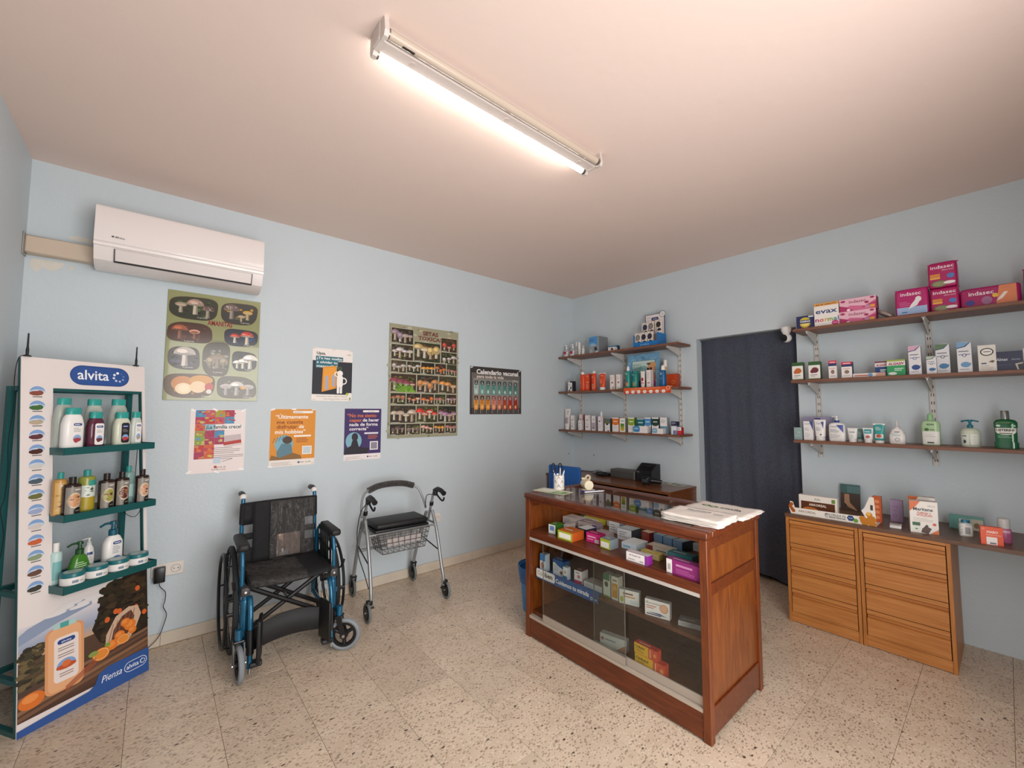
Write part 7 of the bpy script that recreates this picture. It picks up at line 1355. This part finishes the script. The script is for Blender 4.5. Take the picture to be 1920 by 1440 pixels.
scs = thing('scissors', 'black handled scissors standing in the pen cup', 'scissors', (cp.x, cp.y+.012, cp.z+zb), -.6)
ob('blades', MB().box(-.006, .006, -.001, .001, 0, .09), STEEL, scs, smooth=0)
for s_, n_ in ((-1, 0), (1, 1)):
    k = MB(); pts = [(s_*.016+.012*math.cos(a)*1.0-.012*(s_ < 0), 0, .125+.03*math.sin(a)) for a in [2*PI*i/14 for i in range(14)]]; k.tube(pts, .0042, 8, True); ob('handle', k, BLACK, scs)
td = thing('tape_dispenser', 'cream cylindrical tape dispenser lying on the counter', 'dispenser', (-1.515, -1.447, CTz), math.radians(-32))
ob('drum', MB().cyl((0, -.03, .031), (0, .05, .031), .030, 28), M('#d8cdb2', .35), td)
ob('drum_face', MB().cyl((0, -.034, .031), (0, -.03, .031), .028, 28), M('#e9dfc2', .35), td)
ob('foot', MB().cbox(-.038, .038, -.036, .01, 0, .004, .001), M('#cfc4ac', .4), td)
rl = MB().torus((.02, .05, .066), .014, .007, 'y', 20, 8); ob('tape_roll', rl, M('#c9b79a', .4), td)
ob('cutter', MB().cbox(-.026, .004, .035, .05, .055, .07, .003), M('#cbbd9f', .4), td)
for lab, loc, tip, c in (('dark blue pen lying beside the tape dispenser', (-1.632, -1.486, CTz+.0052), (.115, -.05, 0), '#2a2a6a'), ('white pen lying beside the dark blue one', (-1.62, -1.512, CTz+.0048), (.12, -.045, 0), '#e4e4e6')): pen('pen', lab, loc, tip, c, .0045)
def bags(name, label, cx, cy, w_, d, n, rz, draw, seed):
    t = thing(name, label, 'bags', (cx, cy, CTz), rz); q = random.Random(seed)
    for i in range(n):
        nx, ny = 14, 12; ox, oy = q.uniform(-.006, .006), q.uniform(-.006, .006); ph = q.uniform(0, 6); vs = []
        ww, dd = w_*q.uniform(.96, 1.0), d*q.uniform(.96, 1.0)
        for a in range(nx+1):
            for b in range(ny+1):
                x = -ww/2+ww*a/nx+ox; y = -dd/2+dd*b/ny+oy; z = .004+i*.0036+.0016*math.sin(x*45+ph)*math.cos(y*38+ph*2)+.0006*math.sin(x*130+y*90)
                vs.append((x+.002*math.sin(y*90+i), y+.002*math.sin(x*80+i*2), z))
        k = ny+1; fs = [(a*k+b, (a+1)*k+b, (a+1)*k+b+1, a*k+b+1) for a in range(nx) for b in range(ny)]
        o = ob('bag', MB().add(vs, fs), M('#e6ded6', .5), t, smooth=1.2); so = o.modifiers.new('thickness', 'SOLIDIFY'); so.thickness = .004; so.offset = -.2
    p = Print(lambda x, y, l: (x, y, .004+(n-1)*.0036+.0034+l)); draw(p); p.build('print', t, PAPER)
    return t
bags('bag_stack', 'flat stack of white carrier bags with green loop logo, back of the counter', -1.475, -2.268, .30, .245, 4, RZ, lambda p: (p.ring(-.085, .02, .013, .022, '#5d8a4a', 20, .7), p.ring(-.045, .014, .013, .022, '#5d8a4a', 20, .7), p.text('cinfa', -.01, .0, .032, '#3a3c40', 'l', fit=.1, bold=.01)), 3)
bags('bag_stack', 'thicker stack of folded white paper bags at the counter front corner', -1.715, -2.268, .27, .20, 8, RZ+.05, lambda p: (p.text('Farmacia', -.07, .035, .024, '#5a6a7a', 'l', fit=.11), p.text('salud', .055, .02, .018, '#5a5a60', 'l', fit=.04), p.line(-.07, .02, .03, .02, .003, '#8a98a4')), 4)

# ------------------------------------------------------------------ desk top things
DZt = .6905
def gadget(name, label, cat, loc, w_, d, h, col, rz=RZ, b=.006, rough=.45):
    t = thing(name, label, cat, loc, rz); ob('casing', MB().cbox(-w_/2, w_/2, -d/2, d/2, 0, h, b, 2), M(col, rough), t); return t
g = gadget('label_printer', 'flat dark grey device box on the desk', 'printer', (-.085, -.755, DZt), .285, .125, .082, '#4f4d4a'); ob('panel_line', MB().box(-.143, .143, -.0635, -.0625, .055, .058), M('#2a2927', .6), g, smooth=0); ob('corner_trim', MB().box(.128, .1425, -.0638, -.0625, .002, .08), M('#7d7974', .4), g, smooth=0)
g = thing('receipt_printer', 'black receipt printer with sloping top on the desk', 'printer', (-.095, -1.0, DZt), RZ)
ob('casing', MB().prism([(-.075, 0), (.075, 0), (.075, .16), (.02, .165), (-.075, .105)], 'x', -.075, .085), M('#161618', .35), g, smooth=0); ob('paper_slot', MB().box(-.05, .06, -.03, -.018, .1345, .146), M('#050506', .5), g, smooth=0); ob('badge', MB().box(-.068, -.04, -.0765, -.0748, .085, .092), M('#7a7a7c', .4), g, smooth=0)
g = thing('barcode_scanner', 'black hand-held barcode scanner lying on the desk', 'scanner', (-.27, -1.09, DZt), RZ+.3); g.scale = (1.25, 1.25, 1.25)
ob('scanner_head', MB().loft([(0, .024, .02, 2.5), (.03, .034, .028, 2.5), (.05, .032, .026, 2.5), (.058, .02, .016, 2.5)], 18), M('#1b1d20', .3), g); ob('handle', MB().tube([(.015, .01, .03), (.06, .03, .026), (.1, .04, .02)], [.016, .018, .014], 12), M('#141517', .4), g); ob('scan_window', MB().cbox(-.02, .02, -.034, -.024, .018, .042, .003), M('#30343a', .1), g)
cl = thing('cable_bundle', 'tangle of black cables and plugs on the desk', 'cables', (-.12, -.5, DZt), RZ)
q = random.Random(5)
for i in range(5): ob('cable', MB().curve([(q.uniform(-.08, .08), q.uniform(-.07, .06), q.uniform(.004, .03)) for _ in range(7)], .0042, 6), BLACK, cl)
ob('plug', MB().cbox(-.03, .05, -.07, -.03, 0, .028, .006, 2), BLACKP, cl); ob('plug', MB().cbox(.05, .085, -.03, .03, 0, .03, .006, 2), M('#1f1f22', .4), cl); ob('long_cable', MB().curve([(-.0, .02, .02), (-.1, .06, .035), (-.2, .08, .01), (-.36, .07, .004)], .003, 6), BLACK, cl)
for i, (lab, x, y, rz, c) in enumerate((('white leaflet by the wall at the end of the desk', -.07, -1.16, .2, '#d5d3c8'), ('grey-green leaflet overlapping the desk corner', -.09, -1.30, -.15, '#aeb5a4'))):
    o = tag(ob('leaflet', MB().cbox(-.06, .06, -.05, .05, 0, .002, .0005), M(c, .4), None, (x, y, DZt), RZ+rz, smooth=0), lab, 'leaflet'); p = Print(F_top(.002)); p.lines(-.045, .03, .06, 4, .015, .006, '#5a5a54', i); p.rect(.0, -.04, .05, .04, '#7a8a6a'); p.build('print', o)
# blue office chair between desk and counter
ch = thing('office_chair', 'blue office chair behind the counter', 'chair', (-.80, -.70, 0), math.radians(8))
bm_ = MB(); n = 10
pf = []
for i in range(n+1):
    v = i/n; pf.append(v)
ob('backrest', MB().cbox(-.155, -.125, -.165, .165, .56, .875, .0148, 4), M('#12539c', .5, bump=.4, bscale=250), ch, smooth=.8)
for i in range(9): ob('back_rib', MB().box(-.1565, -.1545, -.13+i*.032, -.122+i*.032, .60, .76), M('#0e468a', .6), ch, smooth=0)
ob('back_bar', MB().curve([(-.12, 0, .62), (-.1, 0, .5), (-.02, 0, .43)], .016, 8), BLACK, ch)
ob('seat', MB().cbox(-.19, .2, -.2, .2, .43, .48, .02, 3), M('#12539c', .7), ch)
ob('gas_column', MB().cyl((0, 0, .08), (0, 0, .43), .022, 12), BLACK, ch)
for i in range(5):
    a = 2*PI*i/5; lg = ob('leg', MB().cyl((0, 0, .1), (.24*math.cos(a), .24*math.sin(a), .07), .017, 8, .012), BLACK, ch); ob('caster', MB().cyl((.24*math.cos(a)-.01, .24*math.sin(a)-.012, .026), (.24*math.cos(a)+.01, .24*math.sin(a)+.012, .026), .0255, 12), BLACK, lg)
# blue waste bin
bn = thing('waste_bin', 'translucent blue waste bin beside the counter', 'bin', (-1.60, -1.07, 0))
ob('bin_shell', MB().loft([(.0, .10, .10), (.28, .125, .125), (.285, .13, .13), (.285, .122, .122), (.004, .096, .096)], 28), M('#2f86c4', .3), bn)
ob('bin_liner', MB().loft([(.19, .1225, .1225), (.287, .134, .134), (.296, .132, .132), (.27, .118, .118)], 28, False), M('#245f9e', .3, bump=.6, bscale=40), bn)
tag(ob('crumpled_wrapper', MB().ball((0, 0, 0), .075, .075, .14, 14, 10, .9), M('#d8708a', .4, noise=.45, nscale=30), None, (-1.605, -1.07, .146)), 'crumpled pink and white wrapping stuffed in the waste bin', 'wrapper')
